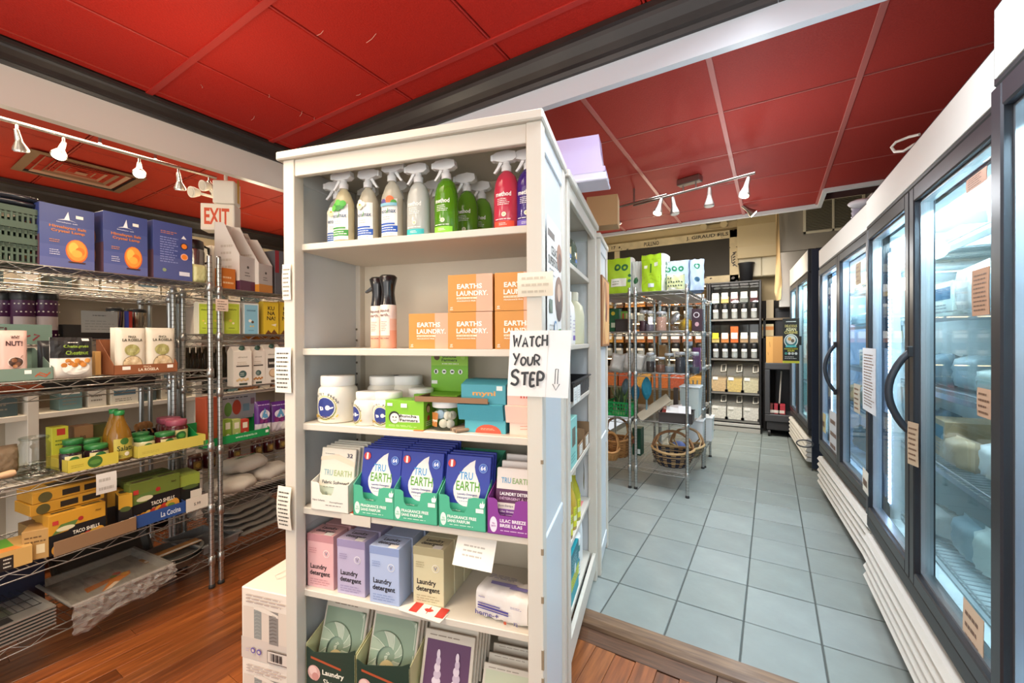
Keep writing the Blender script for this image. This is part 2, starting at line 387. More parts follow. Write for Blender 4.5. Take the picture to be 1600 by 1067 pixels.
# dropped beams: dark crown moulding over a white face
crown = M('#2c2623', .38, noise=.15, scale=8); white = M('#d2cdc4', .32); cool = M('#cdd2d8', .32)  # right beam: the same white with bluish light tinted in
tr = struct('trim_2'); g = G(); g.box(-2.815, -2.775, -1.6, 1.74, 2.352, CZ, white); obj('beam', g, tr)
prof = [(0, 0), (.015, 0), (.02, .012), (.035, .016), (.05, .03), (.066, .05), (.07, .06), (.082, .064), (.082, .08), (0, .08)]
g = G(); g.prism([(-2.775+a, CZ-.082+b) for a, b in prof], -1.6, 1.68, crown, 'y'); obj('crown_moulding', g, tr)
g = G(); g.box(-2.82, -2.77, -1.6, 1.74, 2.346, 2.354, white); obj('beam_edge', g, tr)
tr = struct('trim_3'); g = G(); g.box(-2.815, 2.1, 1.70, 1.735, 2.392, CZ, cool); obj('beam', g, tr)
g = G(); k = 1.45; g.prism([(1.70-a*k*.75, CZ-.118+b*1.475) for a, b in prof][::-1], -2.775, .02, crown); obj('crown_moulding', g, tr)
g = G(); g.prism([(1.70-a*k*.75, CZ-.118+b*1.475) for a, b in prof][::-1], .023, 2.1, crown); obj('crown_moulding', g, tr)
# white fascia at the end of the red ceiling
tr = struct('trim_4'); g = G(); fas = M('#dfe0dc', .4)
g.box(-2.7, .37, 4.87, 4.91, CZ-.03, 3.2, fas); g.box(.37, .40, 4.40, 4.91, CZ-.03, 3.2, fas); g.box(.40, 2.1, 4.40, 4.44, CZ-.03, 3.2, fas); obj('fascia', g, tr)
# walls
cream = M('#cfbf98', .7, noise=.04, scale=3)
o = struct('wall_left'); g = G(); g.box(-5.62, -5.55, -3.2, 5.0, 0, 2.75, cream); w_ = obj('plaster', g, o)
o.location = (.42, 0, 0)
tr = struct('trim_5'); g = G(); g.prism([(-5.13+a*1.7, CZ-.165+b*2.0) for a, b in prof], -3.2, 4.9, crown, 'y'); obj('crown_moulding', g, tr)
o = struct('wall_back'); g = G(); g.box(-5.6, 2.0, 7.3, 7.36, 0, 3.2, M('#c9b48c', .75, noise=.06, scale=2)); obj('plaster', g, o)
o = struct('wall_back'); g = G(); g.box(-5.6, -2.72, 4.92, 4.98, 0, 2.75, cream); obj('plaster', g, o)
o = struct('wall_partition'); g = G(); g.box(-2.78, -2.72, 4.0, 7.3, 0, 3.2, cream); obj('plaster', g, o)
o = struct('wall_right'); g = G(); g.box(1.5, 1.56, -3.2, 7.36, 0, 3.2, M('#8d8a82', .8)); obj('plaster', g, o)
o = struct('ceiling'); g = G(); g.box(-2.8, 2.0, 4.41, 7.36, 3.15, 3.2, M('#c9bb97', .8)); obj('rear_soffit', g, o)

# ------------------------------------------------------------------ front bookcase (white, panelled side)
bw = M('#d2cbbe', .42); bwc = M('#cbd0d3', .42); inner = M('#e2d7c3', .5); hole = M('#7d766b', .8)  # same white: bluish aisle light tinted into bwc, inner lightened against shade
bk_edge = M('#8b7a62', .7)
def bookcase(name, label, fr_, L, R, D, H, shelves, zb=0, panels=True, rz=None, loc=None):
    # local: front face y=0, opening from L to R, depth D, feet at zb
    t = thing(name, label, 'bookcase', loc if loc is not None else tuple(fr_.o), rz if rz is not None else fr_.a)
    P = .044
    g = G(); g.box(L-.02, R+.006, -.012, D+.01, H-.028, H, bw, .004); obj('top_board', g, t)
    g = G(); g.box(L+P, R-P, .004, .022, H-.083, H-.028, bw, .002); obj('top_rail', g, t)
    for x0, x1 in ((L, L+P), (R-P, R)):
        for y0, y1 in ((0, P), (D-P, D)):
            g = G(); g.box(x0, x1, y0, y1, zb, H-.028, bw, .002); obj('post', g, t)
    for x0, x1, xi in ((L+.004, L+.03, L), (R-.03, R-.004, R)):
        sp = None
        g = G(); g.box(x0+.006, x1-.006, P, D-P, zb+.05, H-.028, bwc); sp = obj('side_panel', g, t)
        for z0, z1 in ((H-.09, H-.028), (zb+.04, zb+.12), (.70, .77)):
            g = G(); g.box(x0, x1, P, D-P, z0, z1, bwc, .003); obj('side_rail', g, t)
        xi2 = L+.031 if xi == L else R-.031
        g = G()
        for k in range(18):
            for yy in (D-.05,):
                zz = .62+.045*k; g.box(xi2-.0015, xi2+.0015, yy-.004, yy+.004, zz-.004, zz+.004, hole)
        tag(obj('peg_holes', g, t), kind='stuff')
    g = G(); g.box(L+.02, R-.02, D-.012, D-.004, zb+.05, H-.03, inner); obj('back_panel', g, t)
    for z in shelves:
        g = G(); g.box(L+.031, R-.031, .034, D-.014, z-.022, z, bw, .002); obj('shelf', g, t)
    g = G(); g.box(L+P, R-P, .004, .022, zb+.06, shelves[-1]-.001, bw, .002); obj('plinth', g, t)
    return t
KSH = [1.666, 1.313, 1.060, .776, .498, .165]
bk = bookcase('bookcase', 'tall white wooden bookcase of cleaning products facing the viewer in the middle', K, -.874, .006, .385, 1.966, KSH)
g = G(); rr = random.Random(8)
for k in range(9):
    z = rr.uniform(.3, 1.0); g.box(.0, .0072, -.0012, .004, z, z+rr.uniform(.006, .03), bk_edge)
tag(obj('chipped_paint', g, bk), kind='stuff')
# side facing bookcase: local front is y=0 after turning 90 degrees, so build it in its own frame
SBF = Frame(*SB.w(-.004, .03, 0)[:2], 12.7+90)         # x runs away from the viewer, y runs left into the unit
SSH = [1.668, 1.317, 1.068, .778, .475, .18]
sbk = bookcase('bookcase', 'white bookcase standing side on behind the first, its shelves open to the tiled aisle', SBF, 0, .80, .36, 1.966, SSH, .025)
CB = Frame(*SB.w(.0, .845, 0)[:2], 12.7)
cbk = bookcase('bookcase', 'last white bookcase of the island, only its panelled end seen by the wire shelving', CB, -.87, .012, .38, 1.93, [1.6, 1.3, 1.0, .7, .4, .165], .025)

# ------------------------------------------------------------------ fridges along the right
blk = M('#232427', .42); blk2 = M('#17181a', .55); alu = M('#b9bcc0', .3, .9); grey = M('#3b3d42', .35, .5)
hdr_on = M('#dcd9d1', .35, emit=.08); kick_w = M('#d9d7cf', .5); lin_in = M('#dfe8ea', .5); gl = glass('#e6f4f8', .8, .03, .015)
led = M('#cfdcff', .4, emit=11); wire = M('#c4cace', .3, .7)
def fridge(name, label, loc, deg, L, D, ztop, zhb, doors, hdr=hdr_on, near_side=None, handle_at=None, tint=lin_in):
    # local: the front face is x=0 and looks along -x; y runs away from the viewer from 0 to L
    t = thing(name, label, 'fridge', loc, math.radians(deg)); DB = .40; zk = .075
    g = G(); e = .03
    g.box(.035, D, 0, e, zk, ztop, blk); g.box(.035, D, L-e, L, zk, ztop, blk); g.box(D-.04, D, e, L-e, zk, ztop, tint)
    g.box(.035, D, e, L-e, zhb-.03, ztop-.002, blk2); g.box(.035, D, e, L-e, zk, DB, blk2)
    g.box(.06, D-.04, e, e+.006, DB, zhb-.03, tint); g.box(.06, D-.04, L-e-.006, L-e, DB, zhb-.03, tint); g.box(.06, D-.04, e, L-e, DB, DB+.008, tint); g.box(.06, D-.04, e, L-e, zhb-.04, zhb-.03, tint)
    obj('cabinet', g, t)
    g = G(); g.box(-.026, .034, .006, L-.006, zhb+.012, ztop, blk, .004); h = obj('header_frame', g, t)
    g = G(); g.box(-.030, -.025, .022, L-.022, zhb+.026, ztop-.012, hdr, .001); obj('lit_sign', g, h)
    g = G(); g.box(-.026, .034, .004, L-.004, .345, DB, blk, .003)
    for yy in (.14, L-.14): g.lathe([(.009, 0), (.011, .004), (.008, .009)], alu, 8); 
    obj('sill', g, t)
    for k in range(5):                                  # louvres of the white kick grille
        z0 = zk+.048*k; g = G(); g.prism([(.03, z0), (-.038, z0+.006), (-.046, z0+.02), (-.032, z0+.042), (.03, z0+.046)], .03, L-.03, kick_w, 'y'); obj('grille_slat', g, t)
    g = G(); g.box(.03, .06, .01, L-.01, zk-.005, .345, blk2); g.box(.05, D-.02, .02, L-.02, 0, zk, blk2); obj('base', g, t)
    ys = [0]+list(doors)+[L]
    for i in range(len(ys)-1):
        a, b = ys[i]+.004, ys[i+1]-.004; z0, z1 = DB+.006, zhb+.008; f = .048
        g = G(); g.box(-.03, .03, a, a+f, z0, z1, grey, .004); g.box(-.03, .03, b-f, b, z0, z1, grey, .004)
        g.box(-.03, .03, a+f, b-f, z0, z0+f, grey, .004); g.box(-.03, .03, a+f, b-f, z1-f*1.15, z1, grey, .004)
        g.box(-.012, .022, a+f, a+f+.008, z0+f, z1-f*1.15, alu); g.box(-.012, .022, b-f-.008, b-f, z0+f, z1-f*1.15, alu); g.box(-.012, .022, a+f, b-f, z0+f, z0+f+.008, alu); g.box(-.012, .022, a+f, b-f, z1-f*1.15-.008, z1-f*1.15, alu)
        d = obj('door', g, t)
        g = G(); g.box(.0, .005, a+f, b-f, z0+f, z1-f*1.15, gl); obj('glass_pane', g, d)
        if handle_at and i in handle_at:
            yh, zc, hl = handle_at[i]; q = G(); pts = []
            for k in range(13):
                s_ = k/12; pts.append((-.034-.062*math.sin(math.pi*s_)**.8, yh, zc-hl/2+hl*s_))
            q.tube(pts, .0125, M('#2b2f36', .45), 8); q.box(-.045, -.028, yh-.014, yh+.014, zc-hl/2-.02, zc-hl/2+.02, blk, .003); q.box(-.045, -.028, yh-.014, yh+.014, zc+hl/2-.02, zc+hl/2+.02, blk, .003)
            obj('handle', q, d)
        if i < len(ys)-2: continue
        g = G(); yy = b-f-.012; g.box(.05, .075, yy-.04, yy, DB+.08, zhb-.10, M('#dfe6ee', .5)); lb = obj('lamp_housing', g, t)
        g = G(); nseg = 64; zz0, zz1 = DB+.1, zhb-.12
        for k in range(nseg):
            z = zz0+(zz1-zz0)*k/nseg; g.box(.045, .0505, yy-.036, yy-.003, z, z+(zz1-zz0)/nseg*.72, led)
        tag(obj('led_strip', g, lb), kind='stuff')
    li = lamp('fridge_light', 'AREA', (0, 0, 0), 24*L, (.86, .94, 1), None, shape='RECTANGLE', size=L-.1, size_y=.06); li.parent = t; li.location = (.085, L/2, zhb-.05); li.rotation_euler = Euler((math.radians(-28), 0, math.pi/2), 'XYZ')
    for z in FSH:
        g = G()
        for yy in np.arange(e+.02, L-e-.01, .035): g.box(.10, D-.05, yy-.0018, yy+.0018, z-.003, z, wire)
        g.box(.10, .106, e+.008, L-e-.008, z-.022, z-.002, wire); g.box(.10, .104, e+.008, L-e-.008, z+.012, z+.017, wire); g.box(D-.06, D-.054, e+.008, L-e-.008, z-.012, z, wire)
        obj('wire_shelf', g, t)
    return t
FSH = [.44, .80, 1.10, 1.40, 1.66]
F1 = Frame(.496, 1.40, 2.0); F1L = 1.43
fr1 = fridge('display_fridge', 'near two door glass fridge with a long white lit header', tuple(F1.w(0, 0, FT)), 2.0, F1L, .72, 2.03, 1.86, [.735], handle_at={0: (.70, 1.115, .30)})
F2 = Frame(.490, 2.93, 4.25); F2L = 1.55
fr2 = fridge('display_fridge', 'middle two door glass fridge with white header, beyond the near one', tuple(F2.w(0, 0, FT)), 4.25, F2L, .70, 2.075, 1.895, [.82], handle_at={1: (.87, 1.10, .34)}, tint=M('#c4d8f2', .5))
F3 = Frame(.338, 5.12, 4.25); F3L = 1.44
fr3 = fridge('display_fridge', 'farthest glass fridge with a dark navy side panel and a small white header', tuple(F3.w(0, 0, FT)), 4.25, F3L, .72, 2.21, 1.965, [.8], tint=M('#c2dede', .5))
g = G(); g.box(.0, .70, -.012, .002, .02, 2.2, M('#20293a', .45), .003); obj('side_panel', g, fr3)
F0 = Frame(.502, -.12, 2.0)
fr0 = fridge('display_fridge', 'closest glass fridge, only its steel door edge and header corner at the right border', tuple(F0.w(0, 0, FT)), 2.0, 1.5, .72, 2.05, 1.86, [.75])
# ------------------------------------------------------------------ product builders (front looks along -y, origin at the front bottom centre)
def carton(name, label, cat, loc, rz, w, d, h, col, shapes=None, side=None, top=None, group=None, bev=.0015, rough=.45, rot=None):
    t = thing(name, label, cat, loc, rz, group, rot)
    g = G(); g.box(-w/2, w/2, 0, d, 0, h, M(col, rough), bev); obj('box', g, t)
    if shapes: prints(front(w, h), w, h, shapes, t, 'printed_front')
    if side: prints(flat((w/2, 0, 0), (0, 1, 0), (0, 0, 1)), d, h, side, t, 'printed_side')
    if top: prints(flat((-w/2, 0, h), (1, 0, 0), (0, 1, 0)), w, d, top, t, 'printed_top')
    return t
def kloc(x, y, z): return K.w(x, y, z)
KR = K.a
WHT = '#f4f2ec'; INK = '#2a2a2e'
def bottle_body(h, w, d, neck, prof, mat, n=22):
    g = G(); g.lathe([(w/2*r, h*z) for r, z in prof], mat, n, 0, d/2, d/w); return g
def sprayer(parent, y, z, col, sc=1.0, flip=1):
    m = M(col, .35, alpha=1); g = G(); s_ = sc
    g.lathe([(.015*s_, z), (.015*s_, z+.018*s_), (.011*s_, z+.02*s_), (.009*s_, z+.034*s_)], m, 14, 0, y)
    g.x = Matrix.Translation((0, y, z))
    f = flip
    g.prism([(-.040*s_*f, .052*s_), (-.040*s_*f, .036*s_), (-.012*s_*f, .028*s_), (.022*s_*f, .030*s_), (.034*s_*f, .038*s_), (.030*s_*f, .056*s_), (.004*s_*f, .062*s_), (-.03*s_*f, .058*s_)][::f], -.011*s_, .011*s_, m, 'y')
    g.prism([(-.018*s_*f, .036*s_), (-.030*s_*f, .014*s_), (-.040*s_*f, .0), (-.034*s_*f, -.002*s_), (-.022*s_*f, .012*s_), (-.008*s_*f, .034*s_)][::f], -.005*s_, .005*s_, m, 'y')
    g.prism([(-.040*s_*f, .054*s_), (-.040*s_*f, .034*s_), (-.047*s_*f, .036*s_), (-.047*s_*f, .052*s_)][::f], -.009*s_, .009*s_, M('#fafafa', .4), 'y')
    g.x = None; return obj('spray_head', g, parent)
ECO = [(.0, .0), (.93, .0), (1, .02), (1, .66), (.97, .72), (.62, .90), (.34, .965), (.27, .98), (.27, 1)]
MET = [(.0, 0), (.93, 0), (1, .03), (1, .5), (.98, .66), (.90, .78), (.72, .89), (.46, .96), (.28, .985), (.24, 1)]
def eco_bottle(label, x, y, col, stripe, pic, shift=0., z=KSH[0], h=.185, w=.074, flip=1, mint=False, rz=0):
    t = thing('spray_bottle', label, 'bottle', kloc(x, y, z), KR+rz); d = .052
    obj('bottle', bottle_body(h, w, d, .02, ECO, M(col, .12, alpha=.55)), t)
    g = G(); g.lathe([(w/2*r*.93, h*zz) for r, zz in [(0, .01), (1, .02), (1, .6), (.98, .66)]], M('#d9cfae', .2, alpha=.35), 18, 0, d/2, d/w); obj('liquid', g, t)
    lw, lh = .066, .118
    sh = [('r', 0, 0, 1, 1, WHT), ('r', 0, .10, 1, .27, stripe), ('l', .08, .13, .92, .25, 2, WHT), ('r', .05, .30, .85, .345, stripe),
          ('t', 'eco', .28, .655, .085, '#34557a', .34), ('t', 'max', .70, .655, .085, '#34557a', .40), ('s', [(.46, .60), (.53, .74)], .035, '#5da03c'),
          ('l', .25, .42, .75, .54, 2, '#a0a49e'), ('l', .05, .02, .9, .07, 1, '#9a9a9a')]
    prints(drum(w/2, lw, d/2, .008, d/2), lw, lh, sh + pic, t, 'printed_label', 6)
    sprayer(t, d/2, h-.004, '#eceaea', 1.0, flip); return t
leafy = [('e', .5+dx, .92+dy, .15, c) for dx, dy, c in ((-.16, .02, '#3f9a35'), (.16, 0, '#2f8a2c'), (0, .1, '#58b23c'), (-.02, -.06, '#2c7d2a'), (.24, .07, '#4aa63a'), (-.25, -.05, '#63b64a'))]
daisy = [('e', .35+dx, .93+dy, .13, c) for dx, dy, c in ((-.15, .0, '#efe9cf'), (.15, .02, '#f4efd8'), (0, .08, '#faf6e6'), (0, -.05, '#e6dfba'))] + [('e', .35, .94, .05, '#d9b52c')]
fruit = [('e', .3, .9, .17, '#5a4c8c'), ('e', .62, .96, .2, '#d7632a'), ('e', .8, .88, .15, '#4a9a3a'), ('r', .1, .8, .95, .88, '#7fb5c9')]
eco_bottle('clear spray bottle with white label and blue band, leftmost on the top shelf', -.752, .10, '#d9d6c8', '#2d5ba8', daisy, flip=1, h=.175, rz=.3)
eco_bottle('clear spray bottle with green leaf picture and green label band', -.690, .045, '#e0d2a8', '#3d8f3a', leafy)
eco_bottle('clear spray bottle with white flowers and blue band, right of the green leaf one', -.606, .06, '#dcd4bc', '#1f56b0', daisy, flip=-1)
eco_bottle('clear spray bottle with a fruit picture over its blue band label', -.508, .05, '#dcd6c2', '#1a55b5', fruit, flip=-1, h=.192)
for i, (x, y, lb) in enumerate(((-.70, .20, 'unlabelled clear spray bottle standing behind the green leaf bottle'), (-.565, .19, 'clear spray bottle at the back behind the two blue band bottles'), (-.43, .21, 'clear spray bottle at the back behind the teal label bottle'))):
    t = thing('spray_bottle', lb, 'bottle', kloc(x, y, KSH[0]), KR)
    obj('bottle', bottle_body(.185, .074, .052, .02, ECO, M('#d9d6c8', .12, alpha=.5)), t); sprayer(t, .026, .181, '#e6e4e2', 1, 1)
def method_bottle(label, x, y, glassc, fillc, band, white=WHT, h=.178, z=KSH[0], rz=0):
    t = thing('spray_bottle', label, 'bottle', kloc(x, y, z), KR+rz); w, d = .078, .056
    obj('bottle', bottle_body(h, w, d, .02, MET, M(glassc, .1, alpha=.72)), t)
    g = G(); g.lathe([(w/2*r*.93, h*zz) for r, zz in [(0, .01), (.95, .02), (1, .05), (1, .5), (.97, .66), (.9, .76), (.72, .86)]], M(fillc, .25, alpha=.85), 18, 0, d/2, d/w); obj('liquid', g, t)
    lw, lh = .07, .105
    prints(drum(w/2, lw, d/2, .004, d/2), lw, lh, [('t', 'method', .46, .93, .13, white, .72, 2), ('l', .2, .62, .78, .82, 4, white), ('e', .5, .36, .10, '#f3efd2'), ('t', 'o', .5, .36, .06, '#8aa84a'), ('l', .1, .2, .9, .26, 1, white), ('r', .05, 0, .95, .17, band), ('l', .3, .05, .7, .13, 2, white)], t, 'printed_label', 6)
    sprayer(t, d/2, h-.004, '#efeceb', 1.0, 1); return t
method_bottle('clear spray bottle with white print and a teal base band', -.413, .05, '#cfd2cc', '#c8ccc4', '#35b3b5')
method_bottle('green spray bottle nearest the shelf front', -.316, .05, '#5f9a1e', '#4d8a12', '#8fdc3a')
method_bottle('green spray bottle half hidden behind the front green one', -.297, .17, '#6ea02a', '#5c9418', '#d9e6c0')
method_bottle('green spray bottle farthest back of the green ones', -.275, .255, '#79aa3a', '#689c2a', '#d9e6c0')
method_bottle('pinkish red spray bottle beside the purple one', -.119, .05, '#d8425a', '#cc2238', '#e8492c')
method_bottle('deep purple spray bottle against the right post of the top shelf', -.052, .055, '#4a2f88', '#3a2078', '#6d58b8')
# hair style mist cans
for x, y, lb, tr_ in ((-.603, .11, 'peach and black mist sprayer standing behind its twin', True), (-.541, .075, 'peach and black mist sprayer in front, with a black flared head', False)):
    t = thing('mist_sprayer', lb, 'bottle', kloc(x, y, KSH[1]), KR); g = G(); r = .0265
    g.lathe([(0, 0), (r-.001, 0), (r, .003), (r, .060)], M('#f2a98c', .35), 20, 0, r); g.lathe([(r, .060), (r, .098)], M('#f4c4ae', .35), 20, 0, r, cap=False); g.lathe([(r, .098), (r, .142), (r-.002, .146)], M('#f1ddd2', .35), 20, 0, r); obj('bottle', g, t)
    g = G(); g.lathe([(r-.001, .144), (r-.004, .162), (r-.006, .185), (r-.004, .205), (r+.003, .236), (r-.004, .243), (.004, .238)], M('#1b1a1c', .25, coat=.4), 20, 0, r); h_ = obj('spray_head', g, t)
    if tr_:
        g = G(); g.prism([(-.012, .222), (-.05, .196), (-.048, .191), (-.012, .206)], r-.006, r+.006, M('#1b1a1c', .25), 'y'); obj('trigger', g, h_)
    prints(drum(r, .045, r, .02), .045, .115, [('r', .1, .2, .92, .78, '#f5ded2'), ('t', 'liquid', .5, .90, .10, '#6a4e48', .72), ('t', 'earth.', .52, .79, .09, '#6a4e48', .70), ('l', .25, .32, .75, .62, 6, '#c49484'), ('t', 'hair mist', .5, .12, .04, '#4a342e', .7)], t, 'printed_label', 6)
# orange laundry boxes
def earths(label, x, y, z, w=.142, h=.110):
    sh = [('r', 0, 0, 1, 1, '#cf8d3c'), ('r', .64, 0, 1, 1, '#dca88c'), ('t', 'EARTHS', .49, .68, .135, '#fbf4e8', .56, 2), ('t', 'LAUNDRY.', .55, .49, .135, '#fbf4e8', .70, 2), ('r', .2, .335, .66, .385, '#f4e2c8'), ('l', .22, .34, .64, .38, 1, '#cf8d3c'), ('t', 'FRAGRANCE FREE', .42, .285, .035, '#fbf4e8', .42), ('t', '60', .085, .11, .05, '#fbf4e8'), ('r', .05, .05, .12, .065, '#fbf4e8')]
    return carton('laundry_box', label, 'box', kloc(x, y, z), KR, w, .15, h, '#c98739', sh)
e0 = earths('orange laundry box standing alone on the left, lower than the stacks', -.366, .055, KSH[1])
earths('orange laundry box at the bottom of the middle stack', -.2215, .035, KSH[1])
earths('orange laundry box on top of the middle stack', -.2205, .035, KSH[1]+.1115)
earths('orange laundry box at the bottom of the stack by the right post', -.0765+.002, .035, KSH[1], w=.136)
earths('orange laundry box on top of the stack by the right post, under the taped note', -.0775+.002, .037, KSH[1]+.1115, w=.136)
# third shelf: white tubs
def tub(label, x, y, r, h, rz=0, kind=0):
    t = thing('powder_tub', label, 'tub', kloc(x, y, KSH[2]), KR+rz); g = G(); b = M('#e9e6da', .28)
    g.lathe([(0, 0), (r*.92, 0), (r, h*.03), (r, h*.62), (r*.96, h*.72), (r*.80, h*.79)], b, 26, 0, r); obj('tub', g, t)
    g = G(); lid = M('#f4f3ef', .35); g.lathe([(r*.84, h*.785), (r*.86, h*.80), (r*.86, h*.98), (r*.83, h), (0, h)], lid, 30, 0, r)
    obj('lid', g, t); lw = r*1.7; lh = h*.56
    if kind == 0:
        arc = []
        sh = [('e', .5, .50, .38, '#e8d9a0'), ('e', .5, .50, .35, '#6a7a3c'), ('e', .5, .52, .33, '#f2ecd8'), ('e', .5, .52, .30, '#2c3a86'),
              ('p', [(.30, .56), (.44, .54), (.46, .44), (.34, .40)], '#f4f2ec'), ('e', .60, .52, .075, '#f4f2ec'), ('p', [(.55, .5), (.78, .56), (.76, .5), (.58, .44)], '#f4f2ec'),
              ('p', [(.06, .24), (.3, .2), (.92, .26), (.88, .16), (.12, .12)], '#c9a24a'), ('l', .06, .08, .9, .22, 3, '#9a7a2c')]
        word = 'COUNTRY FRESH'
        for i, ch in enumerate(word):
            if ch == ' ': continue
            a = math.pi*(.86-.72*i/(len(word)-1)); sh.append(('t', ch, .5+.43*math.cos(a), .50+.43*math.sin(a)*lw/lh, .105, '#2c2c22', .052, 2))
    else:
        sh = [('e', .3, .5, .10, '#5a4a34'), ('e', .3, .68, .05, '#3a3024'), ('l', .45, .2, .95, .55, 5, '#55594a'), ('s', [(.42, .55), (.7, .68), (.98, .72)], .07, '#3b4a2c')]
    prints(drum(r, lw, r, h*.05), lw, lh, sh, t, 'printed_label', 8); return t
tub('large white powder tub with blue goose label at the left end', -.755, .05, .066, .158)
tub('small white powder tub whose goose label turns to the left, in front', -.640, .055, .050, .108, rz=-.55)
tub('small white powder tub with goose label, right of the turned one in front', -.540, .05, .051, .110)
tub('large white powder tub at the back left behind the front ones', -.690, .19, .062, .150, rz=-.9, kind=1)
tub('large white powder tub standing at the back, second from the left', -.560, .20, .064, .150, rz=.1, kind=1)
tub('small white powder tub behind the green farmers box', -.475, .15, .050, .112, kind=1)
# green farmers box, display tray with header, tablets
gs = '#7cb82a'
carton('soap_box', 'lime green box with a farmer face in front of the tubs', 'box', kloc(-.449, .045, KSH[2]), KR, .136, .075, .090, gs,
       [('r', 0, 0, 1, 1, '#86c22c'), ('p', [(.36, .52), (.88, .50), (.9, .26), (.34, .24)], '#f6f4ec'), ('t', 'Buncha', .60, .46, .10, '#1d1d1d', .44, 2), ('t', 'Farmers', .62, .32, .10, '#1d1d1d', .46, 2), ('e', .24, .40, .145, '#2a2a22'), ('e', .25, .37, .12, '#f2ece0'), ('e', .21, .41, .018, '#222'), ('e', .29, .41, .018, '#222'), ('s', [(.2, .31), (.25, .285), (.3, .31)], .012, '#222'), ('r', .06, .80, .2, .9, '#f6f4ec'), ('r', .42, .76, .58, .9, '#f6f4ec'), ('l', .1, .08, .9, .16, 2, '#d9e8a8')],
       [('e', .4, .72, .2, '#5a3a1c'), ('e', .4, .68, .14, '#e2b890'), ('l', .15, .1, .85, .3, 3, '#e4ecc8'), ('e', .4, .38, .12, '#c03a2c')],
       [('r', .6, .2, .95, .8, '#2f7a3c'), ('l', .62, .3, .93, .7, 3, '#eef2e0')])
t = thing('display_tray', 'lime green cardboard display with a tall header, behind the farmers box', 'display', kloc(-.385, .14, KSH[2]), KR); g = G()
lm = M('#78b428', .5); g.box(-.085, .075, 0, .10, 0, .098, lm, .001); g.box(-.070, .072, .098, .102, .098, .238, lm, .001); obj('card_tray', g, t)
prints(flat((-.070, .098, .10), (1, 0, 0), (0, 0, 1)), .142, .136, [('r', 0, 0, 1, 1, '#7dbd2a'), ('r', 0, .66, 1, 1, '#97c83a'), ('t', 'Buncha\nFarmers', .5, .85, .17, '#39501c', .42, 2), ('e', .16, .88, .08, '#5a3a1c'), ('l', .3, .68, .8, .74, 1, '#eef2dc'), ('e', .14, .5, .06, WHT), ('e', .36, .5, .06, WHT), ('e', .58, .5, .06, WHT), ('e', .80, .5, .06, WHT), ('r', .11, .46, .16, .54, '#333'), ('r', .33, .48, .4, .52, '#333'), ('r', .55, .48, .62, .52, '#333'), ('r', .78, .46, .82, .54, '#333'), ('r', .02, .18, .18, .27, WHT), ('e', .88, .88, .06, '#a9d25a')], t, 'printed_header')
t = thing('tablet_jar', 'clear jar of round tablets with a white lid in front of the cardboard flap', 'jar', kloc(-.327, .05, KSH[2]), KR); r = .046; g = G()
g.lathe([(0, 0), (r*.94, 0), (r, .005), (r, .066), (r*.94, .072)], glass('#f0f2f0', .6, .05), 24, 0, r); obj('jar', g, t)
g = G(); g.lathe([(r*.97, .070), (r*.99, .072), (r*.99, .086), (r*.96, .089), (0, .089)], M('#f2f2ef', .35), 24, 0, r); obj('lid', g, t)
for i, (a, zz, c) in enumerate(((-.9, .02, '#b0785a'), (.15, .022, '#f0ead8'), (.75, .02, '#f3eedf'), (.55, .046, '#f0e9d4'), (-.1, .05, '#a9c8e0'), (.95, .046, '#efe8d6'), (-.6, .045, '#e8dcc4'))):
    g = G(); g.x = Matrix.Translation((.036*math.sin(a), r-.036*math.cos(a), zz)) @ Matrix.Rotation(a, 4, 'Z'); g.x = g.x @ Matrix.Rotation(math.pi/2, 4, 'X'); g.lathe([(0, -.004), (.013, -.004), (.014, 0), (.013, .004), (0, .004)], M(c, .7), 14); obj('tablet', g, t)
prints(drum(r, .05, r, .012), .05, .045, [('p', [(-.28, 0), (.25, 0), (.35, .95), (-.28, .95)], '#e08f4c'), ('t', 'myni', .05, .4, .26, '#fbf0e0', .5, 2)], t, 'printed_label', 4)
t = thing('cardboard_flap', 'flat brown cardboard tray resting across the jar lid', 'cardboard', kloc(-.285, .045, KSH[2]+.0898), KR+.02); g = G(); cb = M('#8f6d50', .75)
g.box(-.125, .115, .0, .10, 0, .004, cb, .001); g.box(-.125, .115, -.002, .001, .0, .016, cb); g.box(-.125, -.122, 0, .1, 0, .014, cb); obj('card', g, t)
t = thing('brush_bundle', 'small bundle of wooden brush sticks lying right of the tablet jar', 'brushes', kloc(-.262, .045, KSH[2]), KR+.9)
for k in range(4):
    g = G(); g.tube([(-.01, .012*k, .006), (.085, .012*k-.008, .009+.004*(k % 2))], .0055, M(('#a08468', '#8a7866', '#b09a80', '#7c6656')[k], .6), 6); obj('stick', g, t)
tag(obj('red_price_sticker', G().box(-.018, .018, 0, .012, 0, .0006, M('#d96a4a', .5)), None, kloc(-.395, .034, KSH[2]), KR), 'small red sticker on the shelf edge below the tablet jar', 'sticker')
